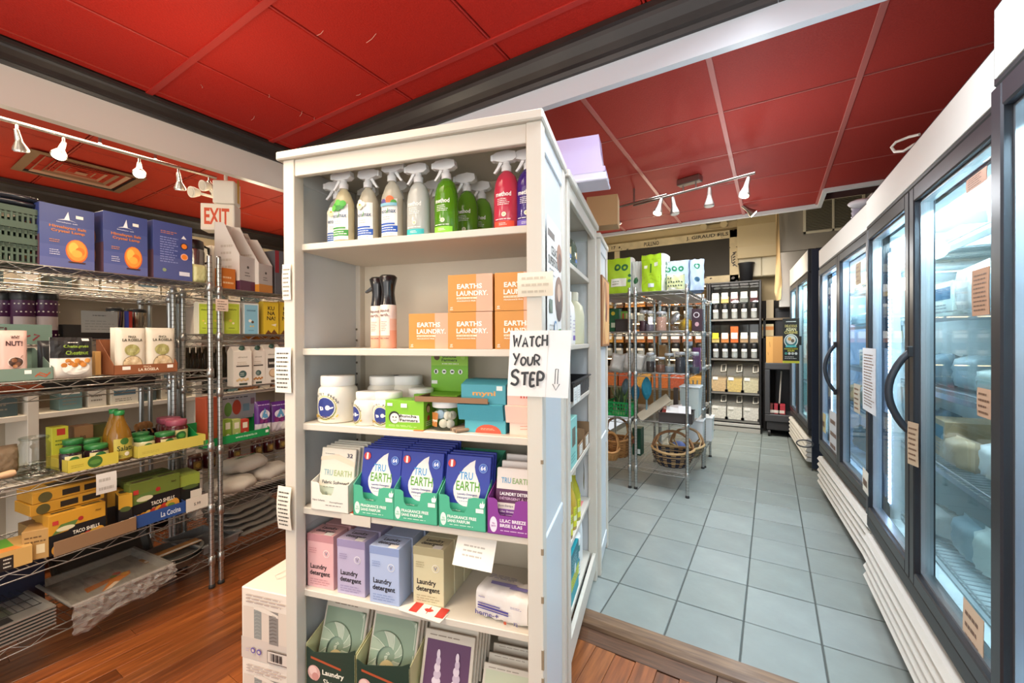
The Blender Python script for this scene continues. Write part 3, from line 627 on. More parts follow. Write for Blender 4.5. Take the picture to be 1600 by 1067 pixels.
# teal cartons
def tuck_box(label, x, y, z, w, d, h, col, art, dark, tilt=0):
    t = thing('soap_carton', label, 'carton', kloc(x, y, z), KR); g = G(); m = M(col, .5)
    g.prism([(0, 0), (d, 0), (d, h*.96), (d*.35, h), (0, h*.82)], -w/2, w/2, m); obj('box', g, t); prints(front(w, h*.82), w, h*.82, art, t, 'printed_front'); return t
tq = '#3f93a4'
t = thing('soap_carton', 'teal carton with an open front flap and an orange sun, bottom of its stack', 'carton', kloc(-.192, .06, KSH[2]), KR); g = G(); w, h = .142, .086; m = M(tq, .5)
g.box(-w/2+.012, w/2, .012, .13, 0, h, m, .001); g.prism([(0, .038), (.012, .04), (-.006, .088), (-.014, .086)], -w/2-.006, w/2-.004, M('#4aa0b2', .5)); g.box(-w/2+.012, w/2, .004, .013, 0, .04, M('#56aebb', .5)); g.box(-w/2+.02, w/2-.01, .014, .12, h, h+.0008, M('#2a2a2c', .6)); obj('box', g, t)
prints(front(w, h, .0035, -w/2+.012), w-.012, h, [('p', [(.28, 0)]+[(.58+.32*math.cos(math.pi-math.pi*k/10), .0+.30*math.sin(math.pi*k/10)) for k in range(11)]+[(.9, 0)], '#d9593c'), ('l', .4, .1, .76, .18, 2, '#efc8a4')], t, 'printed_front')
tuck_box('teal carton with orange lettering on top of the open one', -.19, .06, KSH[2]+.0875, .142, .12, .070, '#4798a8', [('t', 'myni', .52, .52, .32, '#d89a4c', .52, 2), ('r', .8, .72, .93, .95, '#d9e4e0')], 0)
t = thing('soap_carton', 'pale pink carton with a folded front, below the pink lettered one', 'carton', kloc(-.066, .06, KSH[2]), KR); g = G(); w, h = .096, .086; m = M('#eec9b8', .5)
g.box(-w/2+.006, w/2, .012, .12, 0, h, m, .001); g.prism([(0, .036), (.012, .04), (-.004, .088), (-.012, .086)], -w/2-.004, w/2, M('#f0cfbf', .5)); g.box(-w/2+.006, w/2, .004, .013, 0, .04, M('#f0d2c2', .5)); obj('box', g, t)
prints(front(w, h, .0035), w, h, [('s', [(.4, .3), (.95, .34)], .02, '#d99a80'), ('s', [(.4, .2), (.95, .24)], .02, '#d99a80')], t, 'printed_front')
tuck_box('pale pink carton with red lettering beside the right post', -.066, .06, KSH[2]+.0865, .096, .12, .066, '#e7bcb0', [('t', 'myni', .72, .5, .34, '#c8463c', .6, 2)], 0)

# fourth shelf: detergent trays. Each pack and each tray is a thing
Z4 = KSH[3]
def tray(label, x, y, w, d, hl, hs, hb, col, shapes, z=Z4):
    t = thing('display_tray', label, 'display', kloc(x, y, z), KR); m = M(col, .5); g = G(); e = .0015
    # front board with a deep notch between two rounded shoulders
    a = .135*w/.155
    pts = [(-w/2, 0), (w/2, 0), (w/2, hs), (w/2-a*.30, hs), (w/2-a*.42, hs-.006), (w/2-a*.46, hl+.012), (w/2-a*.52, hl), (-w/2+a*.34, hl), (-w/2+a*.28, hl+.01), (-w/2+a*.26, hs-.006), (-w/2+a*.18, hs), (-w/2, hs)]
    g.prism([(p, q) for p, q in pts], 0, .002, m, 'y')
    for sx in (-1, 1):
        x0 = sx*w/2; g.prism([(0, 0), (d, 0), (d, hb), (.5*d, hb*.86), (0, hs)], min(x0, x0-sx*.002), max(x0, x0-sx*.002), m)
    g.box(-w/2, w/2, 0, d, 0, .002, m); g.box(-w/2, w/2, d-.002, d, 0, hb, m); obj('card_tray', g, t)
    prints(front(w, hs), w, hs, shapes, t, 'printed_front'); return t
def drop_pts(cx, cy, rx, ry):
    return [(cx+rx*math.cos(math.radians(a)), cy+ry*math.sin(math.radians(a))) for a in range(-190, 26, 15)] + [(.735, .66), (.675, .75), (.645, .84), (.655, .94), (.54, .895), (.41, .81), (.29, .69)]
def tru_pack(label, x, y, z, lean, group=None, full=True):
    w, h, d = .148, .205, .010
    t = thing('detergent_pack', label, 'detergent pack', kloc(x, y, z), 0, group, rot=Euler((-lean, 0, KR), 'XYZ'))
    g = G(); g.box(-w/2, w/2, 0, d, 0, h, M('#2b3a9c', .4), .002); obj('sleeve', g, t)
    if full:
        sh = [('r', .01, .0, .99, .30, '#43a888'), ('p', [(0, .24), (.3, .30), (.6, .25), (1, .17), (1, .1), (0, .1)], '#43a888'), ('p', drop_pts(.50, .50, .30, .235), '#ece9e6'),
              ('t', 'TRU', .47, .70, .11, '#3d9bd4', .30, 1), ('t', 'EARTH', .52, .555, .135, '#5fa335', .52, 1), ('t', 'Laundry Detergent', .52, .435, .036, '#2c3a86', .44), ('t', 'Détergent à lessive', .52, .385, .036, '#2c3a86', .44), ('l', .35, .33, .68, .35, 1, '#8890b0'),
              ('e', .13, .87, .085, '#d43c34'), ('r', .105, .82, .155, .92, '#f4f0ea'), ('e', .84, .83, .095, '#7d9ad6'), ('e', .84, .83, .082, '#4468c0'), ('t', '64', .84, .83, .065, '#f2f4fa', .11, 2), ('t', 'Fragrance Free', .22, .20, .03, '#d9f0e4', .36), ('t', '+ Parfum', .16, .155, .03, '#d9f0e4', .24),
              ('p', [(.70, .27), (.80, .265), (.93, .08), (.66, .06)], '#eee0de')]
        prints(front(w, h), w, h, sh, t, 'printed_front')
    return t
for (x, y, lb, n) in ((-.553, .03, 'left', 7), (-.4045, .03, 'middle', 7), (-.248, .03, 'right', 3)):
    tray('mint green display tray of blue detergent packs, %s of the three' % lb, x, y, .151, .20, .050, .098, .19, '#4fb38f',
         [('e', .10, .26, .065, '#e4f2ea', .20), ('t', 'TRU', .10, .29, .05, '#4fb38f', .06), ('t', 'EARTH', .10, .22, .05, '#4fb38f', .085), ('t', 'FRAGRANCE FREE', .50, .36, .095, '#f2faf4', .62, 2), ('t', 'SANS PARFUM', .43, .235, .095, '#f2faf4', .48, 2), ('l', .24, .09, .95, .16, 1, '#cdeadb')] +
         [('p', [(.875, .80), (.90, .88), (.93, .84), (.945, .95), (.96, .84), (.99, .88), (.98, .78), (.96, .72), (.89, .72)], '#f4faf4')])
    for k in range(n):
        tru_pack(('blue detergent pack at the front of the %s mint tray' % lb if k == 0 else 'blue detergent pack, %s from the front in the %s mint tray' % (NTH[k], lb)), x+.003*k, y+.018+.0145*k, Z4+.004+.0035*k, .18 if lb != 'right' else .20, None if k == 0 else 'blue packs ranked in the %s mint tray' % lb, k == 0)
    for sfx in ('',):
        tag(obj('price_sticker', G().box(-.012, .012, 0, .0005, 0, .012, M(WHT, .5)), None, kloc(x+.057, y-.0012, Z4+.055), KR), 'white price sticker on the %s mint tray' % lb, 'sticker')
# white fabric softener tray
tray('white display tray of fabric softener packs at the left end', -.722, .03, .148, .20, .052, .092, .15, '#e7e2d8', [('t', 'Fabric Softener,', .22, .36, .075, '#4a4644', .34), ('t', 'Assouplissant', .68, .33, .07, '#6a6664', .36), ('l', .4, .18, .9, .26, 1, '#8a8682')])
for k in range(5):
    w, h = .138, .195
    t = thing('softener_pack', 'white and sage fabric softener pack at the front of its tray' if k == 0 else 'fabric softener pack, %s from the front in the white tray' % NTH[k], 'softener pack', kloc(-.72+.003*k, .046+.016*k, Z4+.004+.003*k), 0, None if k == 0 else 'softener packs ranked in the white tray', rot=Euler((-.16, 0, KR), 'XYZ'))
    obj('sleeve', G().box(-w/2, w/2, 0, .011, 0, h, M('#dfdacb', .5), .002), t)
    if k == 0: prints(front(w, h), w, h, [('r', 0, .02, 1, .40, '#b9c4b2'), ('p', [(0, .36), (1, .30), (1, .44), (0, .42)], '#dfdacb'), ('p', [(0, .84), (.5, .90), (1, .78), (1, .70), (.4, .82), (0, .78)], '#e8cfb8'), ('t', 'TRU', .26, .585, .10, '#8db4bc', .26), ('t', 'EARTH', .68, .585, .10, '#a8bc88', .50), ('t', 'Fabric Softener*', .50, .425, .06, '#3c4048', .78), ('t', '32', .84, .89, .07, '#3c3c58', .16), ('l', .15, .33, .8, .36, 1, '#7c8478'), ('l', .12, .89, .42, .92, 1, '#9a988e'), ('e', .26, .24, .035, '#8c988a'), ('e', .62, .24, .035, '#8c988a'), ('l', .15, .1, .8, .17, 2, '#8c988a')], t, 'printed_front')
# purple lilac tray
tray('purple display tray of lilac detergent packs by the right post', -.100, .03, .134, .20, .055, .104, .16, '#8a3a94', [('e', .14, .27, .085, '#efe2f0', .22), ('t', 'TRU', .14, .30, .05, '#8a3a94', .07), ('t', 'EARTH', .14, .23, .05, '#8a3a94', .10), ('t', 'LILAC BREEZE', .58, .40, .095, '#f6ecf6', .58, 2), ('t', 'BRISE LILAS', .54, .27, .095, '#f6ecf6', .50, 2), ('l', .3, .1, .95, .17, 1, '#d9b8dc')])
for k in range(3):
    w, h = .124, .178
    t = thing('detergent_pack', 'lilac detergent pack at the front of the purple tray' if k == 0 else ('lilac detergent pack in the middle of the purple tray' if k == 1 else 'lilac detergent pack at the back of the purple tray'), 'detergent pack', kloc(-.090+.004*k, .05+.034*k, Z4+.004+.012*k), 0, rot=Euler((-.16, 0, KR), 'XYZ'))
    obj('sleeve', G().box(-w/2, w/2, 0, .012, 0, h, M('#e2d9d2', .5), .002), t)
    prints(front(w, h), w, h, [('r', 0, .0, 1, .34, '#7d3f93'), ('r', 0, .44, 1, .66, '#5a2a50'), ('p', [(0, .66), (1, .66), (1, .60), (.5, .66)], '#5a2a50'), ('t', 'TRU', .24, .80, .09, '#5a9cc4', .24), ('t', 'EARTH', .62, .80, .09, '#8aa86a', .44), ('t', 'LAUNDRY DETERGENT', .56, .585, .052, '#f4eef2', .92, 2), ('t', 'DÉTERGENT À LESSIVE', .56, .515, .05, '#d9b4d4', .92), ('t', 'Eco-Strips', .26, .39, .04, '#6a5a70', .36), ('t', 'Lilac Breeze / Brise Lilas', .5, .305, .034, '#f0dff2', .76), ('l', .12, .17, .9, .27, 3, '#d9b8e2'), ('t', '32', .16, .09, .08, '#f6eef8', .18, 2), ('l', .4, .04, .9, .13, 3, '#d9b8e2')], t, 'printed_front')
# fifth shelf: laundry detergent cartons
Z5 = KSH[4]
def deter(label, x, y, col, dk, n=1, w=.108, d=.075, h=.182):
    sh = [('r', 0, .86, 1, 1, dk), ('t', 'Laundry', .44, .385, .12, '#1e1c20', .62, 2), ('t', 'detergent', .49, .265, .115, '#1e1c20', .76, 2), ('l', .12, .05, .88, .18, 3, dk), ('e', .74, .66, .115, '#efece6'), ('e', .74, .66, .10, col), ('t', 'v', .74, .66, .07, '#8a8494'), ('l', .1, .64, .46, .76, 3, dk)]
    return carton('detergent_carton', label, 'carton', kloc(x, y, Z5), KR, w, d, h, col, sh, None, [('t', 'Laundry\ndetergent', .5, .5, .6, '#2a2830', .7, 2), ('r', .62, .02, .9, .3, '#f0eee8')])
deter('pink laundry detergent carton at the left end', -.782, .055, '#e2b2b4', '#c48a90')
deter('lavender laundry detergent carton between the pink and the blue', -.655, .05, '#b9b0cc', '#9a8fb4')
deter('pale blue laundry detergent carton in front', -.522, .04, '#aebede', '#8a9cc6')
deter('cream laundry detergent carton in front', -.384, .075, '#d3cba6', '#aea480')
for i in range(3):
    carton('detergent_carton', 'pale blue carton %s the front blue carton' % ('directly behind', 'second behind', 'third behind')[i], 'carton', kloc(-.520+.006*i, .120+.078*i, Z5), KR, .108, .074, .182, '#aebede', None, None, None)
    carton('detergent_carton', 'cream carton %s the front cream carton' % ('directly behind', 'second behind', 'third behind')[i], 'carton', kloc(-.382+.002*i, .152+.077*i, Z5), KR, .108, .074, .182, '#c9c5a6') if i < 3 and .152+.077*i < .30 else None
carton('detergent_carton', 'pink carton behind the front pink carton', 'carton', kloc(-.775, .135, Z5), KR, .108, .074, .182, '#dba9ac')
carton('detergent_carton', 'lavender carton behind the front lavender carton', 'carton', kloc(-.648, .128, Z5), KR, .108, .074, .182, '#b3aac8')
# wipes
def pillow(name, label, cat, loc, rz, w, d, h, mat, shapes=None, tip=.012, group=None, rot=None, nx=10, crinkle=.002, seed=1, flatp=True):
    t = thing(name, label, cat, loc, rz, group, rot); rn = random.Random(seed); g = G()
    def fn_side(sg):
        def fn(u, v):
            x = (u-.5)*w; z = v*h; e = (1-(2*u-1)**6)*(1-(2*v-1)**6); yy = d/2 + sg*(d/2)*max(0, e)**.55
            c = crinkle*math.sin(u*23+seed)*math.sin(v*19+seed*2)
            return (x, yy + sg*c*(1 if 0 < u < 1 and 0 < v < 1 else 0), z)
        return fn
    f1 = fn_side(-1); f2 = fn_side(1)
    g.grid(f1, nx, nx, mat); g.grid(lambda u, v: f2(1-u, v), nx, nx, mat); obj('pouch', g, t)
    if shapes:
        prints(lambda a, b, hh: (a-w/2, f1(min(.999, max(.001, a/w)), min(.999, max(.001, b/h)))[1]-.0012-hh, b), w, h, shapes, t, 'printed_front', 8, vseg=6)
    return t
t = thing('wipes_pack', 'soft white pack of wipes with purple print, alone at the right', 'pack', kloc(-.136, .055, Z5), KR-.12); g = G(); w, d, h = .168, .09, .092
ws = M('#e9e3dc', .4, bump=.2, bscale=30)
def wf(u, v):
    a = 2*math.pi*v; s_ = 1-.10*abs(2*u-1)**4; cx = math.copysign(abs(math.cos(a))**.45, math.cos(a)); cz = math.copysign(abs(math.sin(a))**.45, math.sin(a))
    return ((u-.5)*w, d/2+cx*d/2*s_+.002*math.sin(u*31+v*9), h/2+cz*h/2*s_+(.002*math.sin(u*27+v*20)))
g.grid(wf, 16, 28, ws); g.add([wf(0, k/28) for k in range(28)], [tuple(range(28))], ws); g.add([wf(1, k/28) for k in range(28)], [tuple(range(28))[::-1]], ws); obj('wrapper', g, t)
prints(flat((-w/2, -.004, 0), (1, 0, 0), (0, 0, 1)), w, h, [('t', 'home-+', .24, .24, .15, '#3f3a8c', .46), ('s', [(.06, .56), (.5, .54)], .018, '#4a4496'), ('s', [(.06, .48), (.66, .44)], .03, '#4a4496'), ('s', [(.06, .40), (.66, .36)], .02, '#4a4496'), ('t', 'reyuse', .14, .76, .06, '#5a55a0'), ('t', '72', .80, .16, .11, '#3f3a8c'), ('e', .60, .12, .03, '#c0593c'), ('l', .7, .62, .93, .7, 2, '#8480b0')], t, 'printed_front')
prints(flat((-w/2, .006, h+.003), (1, 0, 0), (0, 1, 0)), w, d, [('p', [(.2, .45), (.7, .5), (.68, .3), (.22, .28)], '#8d86b8'), ('p', [(.62, .4), (.95, .42), (.93, .25), (.6, .22)], '#7e78b0'), ('l', .1, .6, .8, .85, 3, '#8a86a6')], t, 'printed_top')
# bottom shelf: fanned sheets in display boxes
Z6 = KSH[5]
def fan(label, x, y, col, n, boxcol, art, w=.175, h=.22, z=Z6+.01, boxed=True, lean=.30, dz=.018, step=.026):
    if boxed:
        t = thing('display_box', 'open display box holding the %s' % label, 'display', kloc(x, y, Z6), KR); g = G(); m = M('#d3cf9c', .5); mi = M(boxcol, .5); W_ = w+.02
        g.prism([(-W_/2, 0), (W_/2, 0), (W_/2, .165), (W_/2-.03, .150), (-W_/2+.03, .125), (-W_/2, .14)], 0, .003, mi, 'y')
        for sx in (-1, 1):
            x0 = sx*W_/2; g.prism([(0, 0), (.22, 0), (.22, .22), (0, .15)], min(x0, x0-sx*.002), max(x0, x0-sx*.002), m)
        g.box(-W_/2, W_/2, 0, .22, 0, .003, m); obj('card_box', g, t)
        prints(front(W_, .13), W_, .13, [('r', .02, .0, .98, .9, '#24382c'), ('p', [(.1, .86), (.72, .72), (.72, .66), (.1, .80)], '#b0502e'), ('t', 'Laundry', .56, .50, .17, '#efe9d8', .44, 2), ('t', 'Sheets', .54, .28, .15, '#efe9d8', .36), ('e', .17, .45, .13, '#d9a8a0'), ('e', .15, .5, .08, '#e8c4bc'), ('e', .2, .36, .07, '#c98c84')], t, 'printed_front')
    for k in range(n):
        t = thing('sheet_pack', ('%s, front one' if k == 0 else '%s, ' + NTH[k] + ' from the front') % label, 'pack', kloc(x+.004*k, y+.03+step*k, z+dz*k), 0, None if k == 0 else 'packs of %s' % label, rot=Euler((-lean, 0, KR), 'XYZ'))
        obj('sleeve', G().box(-w/2, w/2, 0, .009, 0, h, M('#cfc7b8', .6), .0015), t)
        prints(front(w, h), w, h, art if k == 0 else [('l', .12, .945, .8, .975, 1, '#8c7f70')], t, 'printed_front')
def shell_art():
    sh = [('r', .04, .04, .96, .88, '#8b9f88'), ('l', .2, .92, .8, .96, 1, '#8c7f70')]
    cl = lambda x, y: (min(.96, max(.04, x)), min(.88, max(.04, y)))
    cols = ('#a9b8a0', '#97aa92', '#b8c3ae', '#8aa088')
    rad = lambda th: .085*math.exp(.27*th)
    for k in range(22):
        t0, t1 = .55*k, .55*(k+1); q = [t0+(t1-t0)*i/4 for i in range(5)]
        P = lambda th, f_: cl(.46+f_*rad(th)*math.cos(th+2.2), .36+f_*.8*rad(th)*math.sin(th+2.2))
        sh.append(('p', [P(t_, 1) for t_ in q] + [P(t_-.25, .42) for t_ in q[::-1]], cols[k % 4]))
        sh.append(('s', [P(t0, 1), P(t0-.12, .75), P(t0-.3, .42)], .012, '#d2d9c6'))
    return sh + [('e', .46, .20, .17, '#d9c792'), ('p', [(.36, .12), (.43, .27), (.46, .13)], '#2c2a22'), ('p', [(.47, .13), (.5, .27), (.57, .12)], '#2c2a22'), ('r', .05, .04, .95, .11, '#c9b888'), ('t', 'good guy', .5, .08, .04, '#5a4a30', .4)]
fan('grey green nautilus sheet packs on the left', -.727, .035, '#8ba08a', 6, '#24382c', shell_art(), z=Z6+.045)
fan('grey green nautilus sheet packs in the middle', -.527, .035, '#8ba08a', 5, '#24382c', shell_art(), z=Z6+.052)
def cone(cx):
    out = []
    for k in range(7): out.append(('e', cx+.01*(k % 2), .20+.085*k, .115-.0135*k, ('#d9cbd6', '#c4b2c4')[k % 2], .06))
    return out
fan('plum packs with two white spiral shells', -.332, .03, '#6a3f66', 6, '#24382c', [('r', .06, .05, .94, .88, '#5e3a5c'), ('l', .1, .92, .8, .96, 1, '#8c7f70')] + cone(.32) + cone(.70), z=Z6+.012, boxed=False, dz=.021)
coral = [('r', .05, .05, .95, .92, '#5c7d70')] + [('s', [(.5, .1), (.5+.2*math.sin(a), .5), (.5+.45*math.sin(a*1.2), .85)], .02, '#7d9a88') for a in (-.9, -.5, -.1, .3, .7, 1.1)]
fan('dark green coral packs at the back by the right post', -.112, .21, '#5c7d70', 1, '#24382c', coral, z=Z6+.03, boxed=False, w=.15, lean=.12)
fan('pale packs lying low by the right post', -.135, .04, '#cfc7b8', 4, '#24382c', [('r', .05, .05, .95, .9, '#bfc4a8'), ('l', .1, .92, .8, .96, 1, '#8c7f70')], z=Z6-.07+.075, boxed=False, w=.165, h=.155, lean=.42, dz=.008, step=.035)

# ------------------------------------------------------------------ paper signs and notes fixed to the bookcase
pap = M('#efece6', .7); pap2 = M('#e9e2d2', .7)
def note(name, label, loc, rz, w, h, n, col='#e9e2d2', ink='#6b665e', curl=.004, rot=None, head=None):
    t = thing(name, label, 'note', loc, rz, None, rot)
    g = G(); fn = lambda a, b, hh: (a-w/2, -.0025-hh-curl*math.sin(math.pi*b/h)*.6-curl*.4*(a/w), b)
    m = M(col, .7); N = 6; g.grid(lambda u, v: fn(u*w, v*h, 0), N, N, m); g.grid(lambda u, v: (lambda p: (p[0], p[1]+.0012, p[2]))(fn((1-u)*w, v*h, 0)), N, N, m); obj('paper', g, t)
    sh = [('l', .12, .08, .9, .82 if head else .92, n, ink)]
    if head: sh.append(('t', head, .5, .88, .10, ink, .7))
    prints(lambda a, b, hh: fn(a, b, hh+.0004), w, h, sh, t, 'handwriting'); return t
note('shelf_note', 'narrow white price note high on the left post of the front bookcase', kloc(-.857, -.001, 1.475), KR, .036, .118, 7, '#e4ddcf', '#8a857c')
note('shelf_note', 'larger white note with handwritten lines halfway up the left post', kloc(-.872, -.003, 1.168), KR, .068, .150, 9, '#ece6da', '#4a463f')
note('shelf_note', 'curled white price list low on the left post', kloc(-.866, -.004, .715), KR, .060, .142, 9, '#e6e0d2', '#4a463f', curl=.012)
note('shelf_note', 'blank looking yellowed note taped across the right post above the step sign', kloc(-.012, -.003, 1.458), KR, .100, .066, 3, '#e3dac6', '#c4b9a4', curl=.005)
t = thing('price_card', 'white card hanging tilted under the fourth shelf edge', 'note', kloc(-.214, .022, .668), 0, None, Euler((-.45, .06, KR+.02), 'XYZ'))
obj('card', G().box(-.062, .062, 0, .001, 0, .088, M('#e9e4da', .6)), t); prints(front(.124, .088), .124, .088, [('l', .2, .3, .8, .75, 3, '#b5aea4')], t, 'printed_front')
for nm, x, z, lb in (('flag_tag', -.62, Z4, 'clear shelf tag with a red and white maple flag on the fourth shelf edge'),):
    t = thing(nm, lb, 'tag', kloc(x, .030, z-.023), KR); obj('card', G().box(-.055, .055, 0, .001, -.012, .022, M('#cfc8bc', .4)), t)
    prints(flat((-.055, .0045, .0236), (1, 0, 0), (0, 1, 0)), .11, .03, [('r', .2, .05, .42, .95, '#c8553c'), ('r', .74, .05, .98, .95, '#c8553c'), ('p', [(.5, .2), (.58, .8), (.66, .2)], '#c8553c')], t, 'printed_flag')
t = thing('flag_tag', 'clear round ended shelf tag with a maple flag lying under the cream carton', 'tag', kloc(-.385, .022, Z5+.001), KR-.05); g = G()
g.prism([(-.085, .012), (-.075, .0), (.075, -.012), (.08, .03), (.06, .052), (-.05, .052)], 0, .0012, M('#ebe4d6', .3), 'z'); obj('card', g, t)
prints(flat((-.045, .006, .0014), (1, 0, 0), (0, 1, 0)), .12, .046, [('r', 0, 0, 1, 1, '#f0e6da'), ('r', 0, 0, .24, 1, '#c63b32'), ('r', .76, 0, 1, 1, '#c63b32'), ('p', [(.36, .5), (.42, .62), (.47, .6), (.5, .92), (.53, .6), (.58, .62), (.64, .5), (.56, .32), (.51, .3), (.51, .1), (.49, .1), (.49, .3), (.44, .32)], '#c63b32')], t, 'printed_flag')
# the hand lettered step sign: letters are brush strokes
t = thing('step_sign', 'white paper sign hand lettered WATCH YOUR STEP with an arrow, taped to the right post', 'sign', kloc(0, 0, 0), KR)
SW, SH, SX, SZ = .168, .181, -.094, 1.184
def sfn(a, b, h):
    x = SX + a*SW/SW + .010*(b/SH); z = SZ + b; y = -.004
    if x > .008: y = -.004 + (x-.008)*.18 + .25*(x-.008)**2*3
    return (x, y-h-.001*math.sin(b*40), z)
g = G(); g.grid(lambda u, v: sfn(u*SW, v*SH-(.010*max(0, (u-.62))*(1-v)), 0), 16, 8, M('#f1eeea', .65)); g.grid(lambda u, v: (lambda p: (p[0], p[1]+.0015, p[2]))(sfn((1-u)*SW, v*SH, 0)), 16, 4, pap); g.grid(lambda u, v: sfn(.108+u*.0012, v*SH, .0006), 1, 6, M('#d9d4cc', .6)); obj('paper', g, t)
bk_ = '#26262a'; LET = {
 'W': [[(0, 1), (.18, .05), (.42, .75)], [(.42, .75), (.62, .05), (1, 1)]], 'A': [[(0, 0), (.5, 1), (1, 0)], [(.2, .35), (.8, .35)]], 'T': [[(0, .95), (1, 1)], [(.5, 1), (.5, 0)]],
 'C': [[(1, .85), (.6, 1), (.15, .8), (0, .45), (.2, .1), (.6, 0), (1, .2)]], 'H': [[(0, 0), (.05, 1)], [(1, 0), (.95, 1)], [(0, .5), (1, .52)]],
 'Y': [[(0, 1), (.5, .5)], [(1, 1), (.3, 0)]], 'O': [[(.5, 1), (.1, .75), (.05, .3), (.45, 0), (.9, .25), (.95, .7), (.5, 1)]], 'U': [[(0, 1), (.08, .25), (.45, 0), (.85, .25), (1, 1)]],
 'R': [[(.05, 0), (0, 1), (.7, .95), (.9, .75), (.65, .5), (.05, .45)], [(.3, .48), (1, 0)]], 'S': [[(.95, .82), (.6, 1), (.15, .85), (.2, .6), (.75, .45), (.9, .2), (.55, 0), (0, .12)]],
 'E': [[(.9, 1), (.05, .97), (0, 0), (.9, .03)], [(.02, .5), (.75, .52)]], 'P': [[(.05, 0), (0, 1), (.7, .98), (.95, .75), (.7, .48), (.03, .46)]]}
sh = []
def word(txt, x, y, hs, ws, gap, wd_, dy=0):
    for i, ch in enumerate(txt):
        h_ = hs[i]; w_ = ws[i]
        for st in LET[ch]:
            pts = [(x+a*w_, y+dy*i+b*h_) for a, b in st]
            if len(st) > 3:
                e = [pts[0]]+pts+[pts[-1]]; pts = []
                for j in range(1, len(e)-2):
                    for q in range(5):
                        u = q/5; pts.append(tuple(.5*(2*e[j][m]+(e[j+1][m]-e[j-1][m])*u+(2*e[j-1][m]-5*e[j][m]+4*e[j+1][m]-e[j+2][m])*u*u+(3*e[j][m]-e[j-1][m]-3*e[j+1][m]+e[j+2][m])*u**3) for m in (0, 1)))
                pts.append(e[-1])
            sh.append(('s', pts, wd_, bk_))
        x += w_+gap
word('WATCH', .065, .745, [.19, .145, .15, .145, .165], [.13, .085, .085, .075, .08], .028, .030, .006)
word('YOUR', .075, .475, [.18, .125, .13, .15], [.105, .085, .085, .09], .03, .030)
word('STEP', .060, .175, [.225, .19, .185, .20], [.135, .13, .085, .10], .034, .042, -.003)
ar = [(.79, .42), (.79, .20), (.755, .20), (.81, .105), (.865, .20), (.832, .20), (.832, .42), (.79, .42)]
sh.append(('s', ar, .012, bk_))
prints(lambda a, b, h: sfn(a, b, h+.0006), SW, SH, sh, t, 'brush_lettering')
# food poster on the side panel, facing the aisle
t = thing('food_poster', 'narrow poster with dishes of food stuck on the bookcase side panel', 'poster', kloc(.0085, .055, 1.34), KR+math.pi/2); w, h = .225, .36
obj('paper', G().box(0, w, 0, .0008, 0, h, M('#ece8e2', .6)), t)
prints(flat((0, 0, 0), (1, 0, 0), (0, 0, 1)), w, h, [('r', .05, .84, .5, .9, '#6a5f58'), ('t', 'CELIAC\nSUPERFOODS', .46, .70, .17, '#4a4642', .78, 2), ('e', .85, .74, .2, '#a8765c'), ('e', .88, .70, .14, '#6d4636'), ('e', .8, .38, .3, '#8a6350'), ('e', .8, .30, .22, '#4a3430'), ('e', .78, .42, .13, '#c9a48c'), ('r', .1, .38, .3, .5, '#8d9c8e'), ('r', .1, .22, .3, .33, '#5e7062'), ('l', .1, .52, .5, .6, 2, '#8a847c'), ('e', .5, .1, .1, '#4a86b8'), ('e', .5, .1, .07, '#ece8e2'), ('p', [(.6, .0), (.95, .0), (.9, .1), (.7, .09)], '#5c8a4c'), ('l', .08, .02, .4, .14, 3, '#9a948c')], t, 'printed_poster')
# cases beside the bookcase on the boards
def glass_case(label, z, flap):
    w, d, h = .224, .30, (.251 if flap else .211); P = EYE + ray(375.5, 917)*1.5; fr_ = Frame(P[0], P[1], 14.9); loc = fr_.w(w/2, 0, z); t = thing('glassware_case', label, 'carton', loc, fr_.a); m = M('#e4dbcf', .6); m2 = M('#cfc2b6', .6)
    g = G(); g.box(-w/2, w/2, .004, d, 0, h, m, .003); obj('box', g, t)
    gg = M('#8e908c', .35, alpha=.9)
    prints(front(w, h, .0035), w, h, [('r', 0, .0, 1, .30, '#cfc4ba'), ('r', .04, .30, .97, .74, '#d6cabd'), ('r', .26, .31, .41, .76, '#8f9390'), ('r', .56, .28, .74, .74, '#8a8682'), ('p', [(.26, .76), (.41, .78), (.74, .70), (.74, .66), (.26, .72)], '#e4dbcf')] + [('s', [(.28, .35+.05*k), (.33, .37+.05*k), (.39, .36+.05*k)], .006, '#b5b9b4') for k in range(8)] + [('s', [(.58, .32+.05*k), (.65, .345+.05*k), (.72, .335+.05*k)], .007, '#55524f') for k in range(8)] +
           [('l', .12, .80, .92, .94, 3, '#b5a8a4'), ('e', .26, .15, .045, '#6a5ca8'), ('e', .38, .145, .045, '#6a5ca8'), ('e', .26, .15, .025, '#cfc4ba'), ('e', .38, .145, .025, '#cfc4ba'), ('l', .12, .12, .2, .18, 2, '#b5a8c0'), ('r', .55, .04, .99, .21, '#4a4442'), ('r', .56, .05, .99, .20, '#d6ccc2')] + [('r', .61+.026*k, .075, .619+.026*k+.007*(k % 3), .18, '#2c2a2c') for k in range(9)], t, 'printed_front')
    if flap: prints(flat((-w/2, 0, h), (1, 0, 0), (0, 1, 0)), w, d, [('s', [(.30, .85), (.45, .6), (.62, .48), (.95, .36)], .035, '#9a918c'), ('p', [(.46, .72), (.6, .62), (.66, .9), (.55, .98)], '#4a3d96'), ('p', [(.68, .6), (.76, .55), (.85, .9), (.74, .95)], '#4a3d96'), ('p', [(.84, .52), (.92, .5), (.98, .85), (.9, .9)], '#4a3d96'), ('s', [(.34, .5), (.28, .3), (.4, .24), (.5, .4)], .01, '#c4bab0')], t, 'printed_top')
    return t
glass_case('upper white case of drinking glasses, stacked left of the front bookcase', .212, True)
glass_case('lower white case of drinking glasses, standing on the boards under the upper one', 0, False)

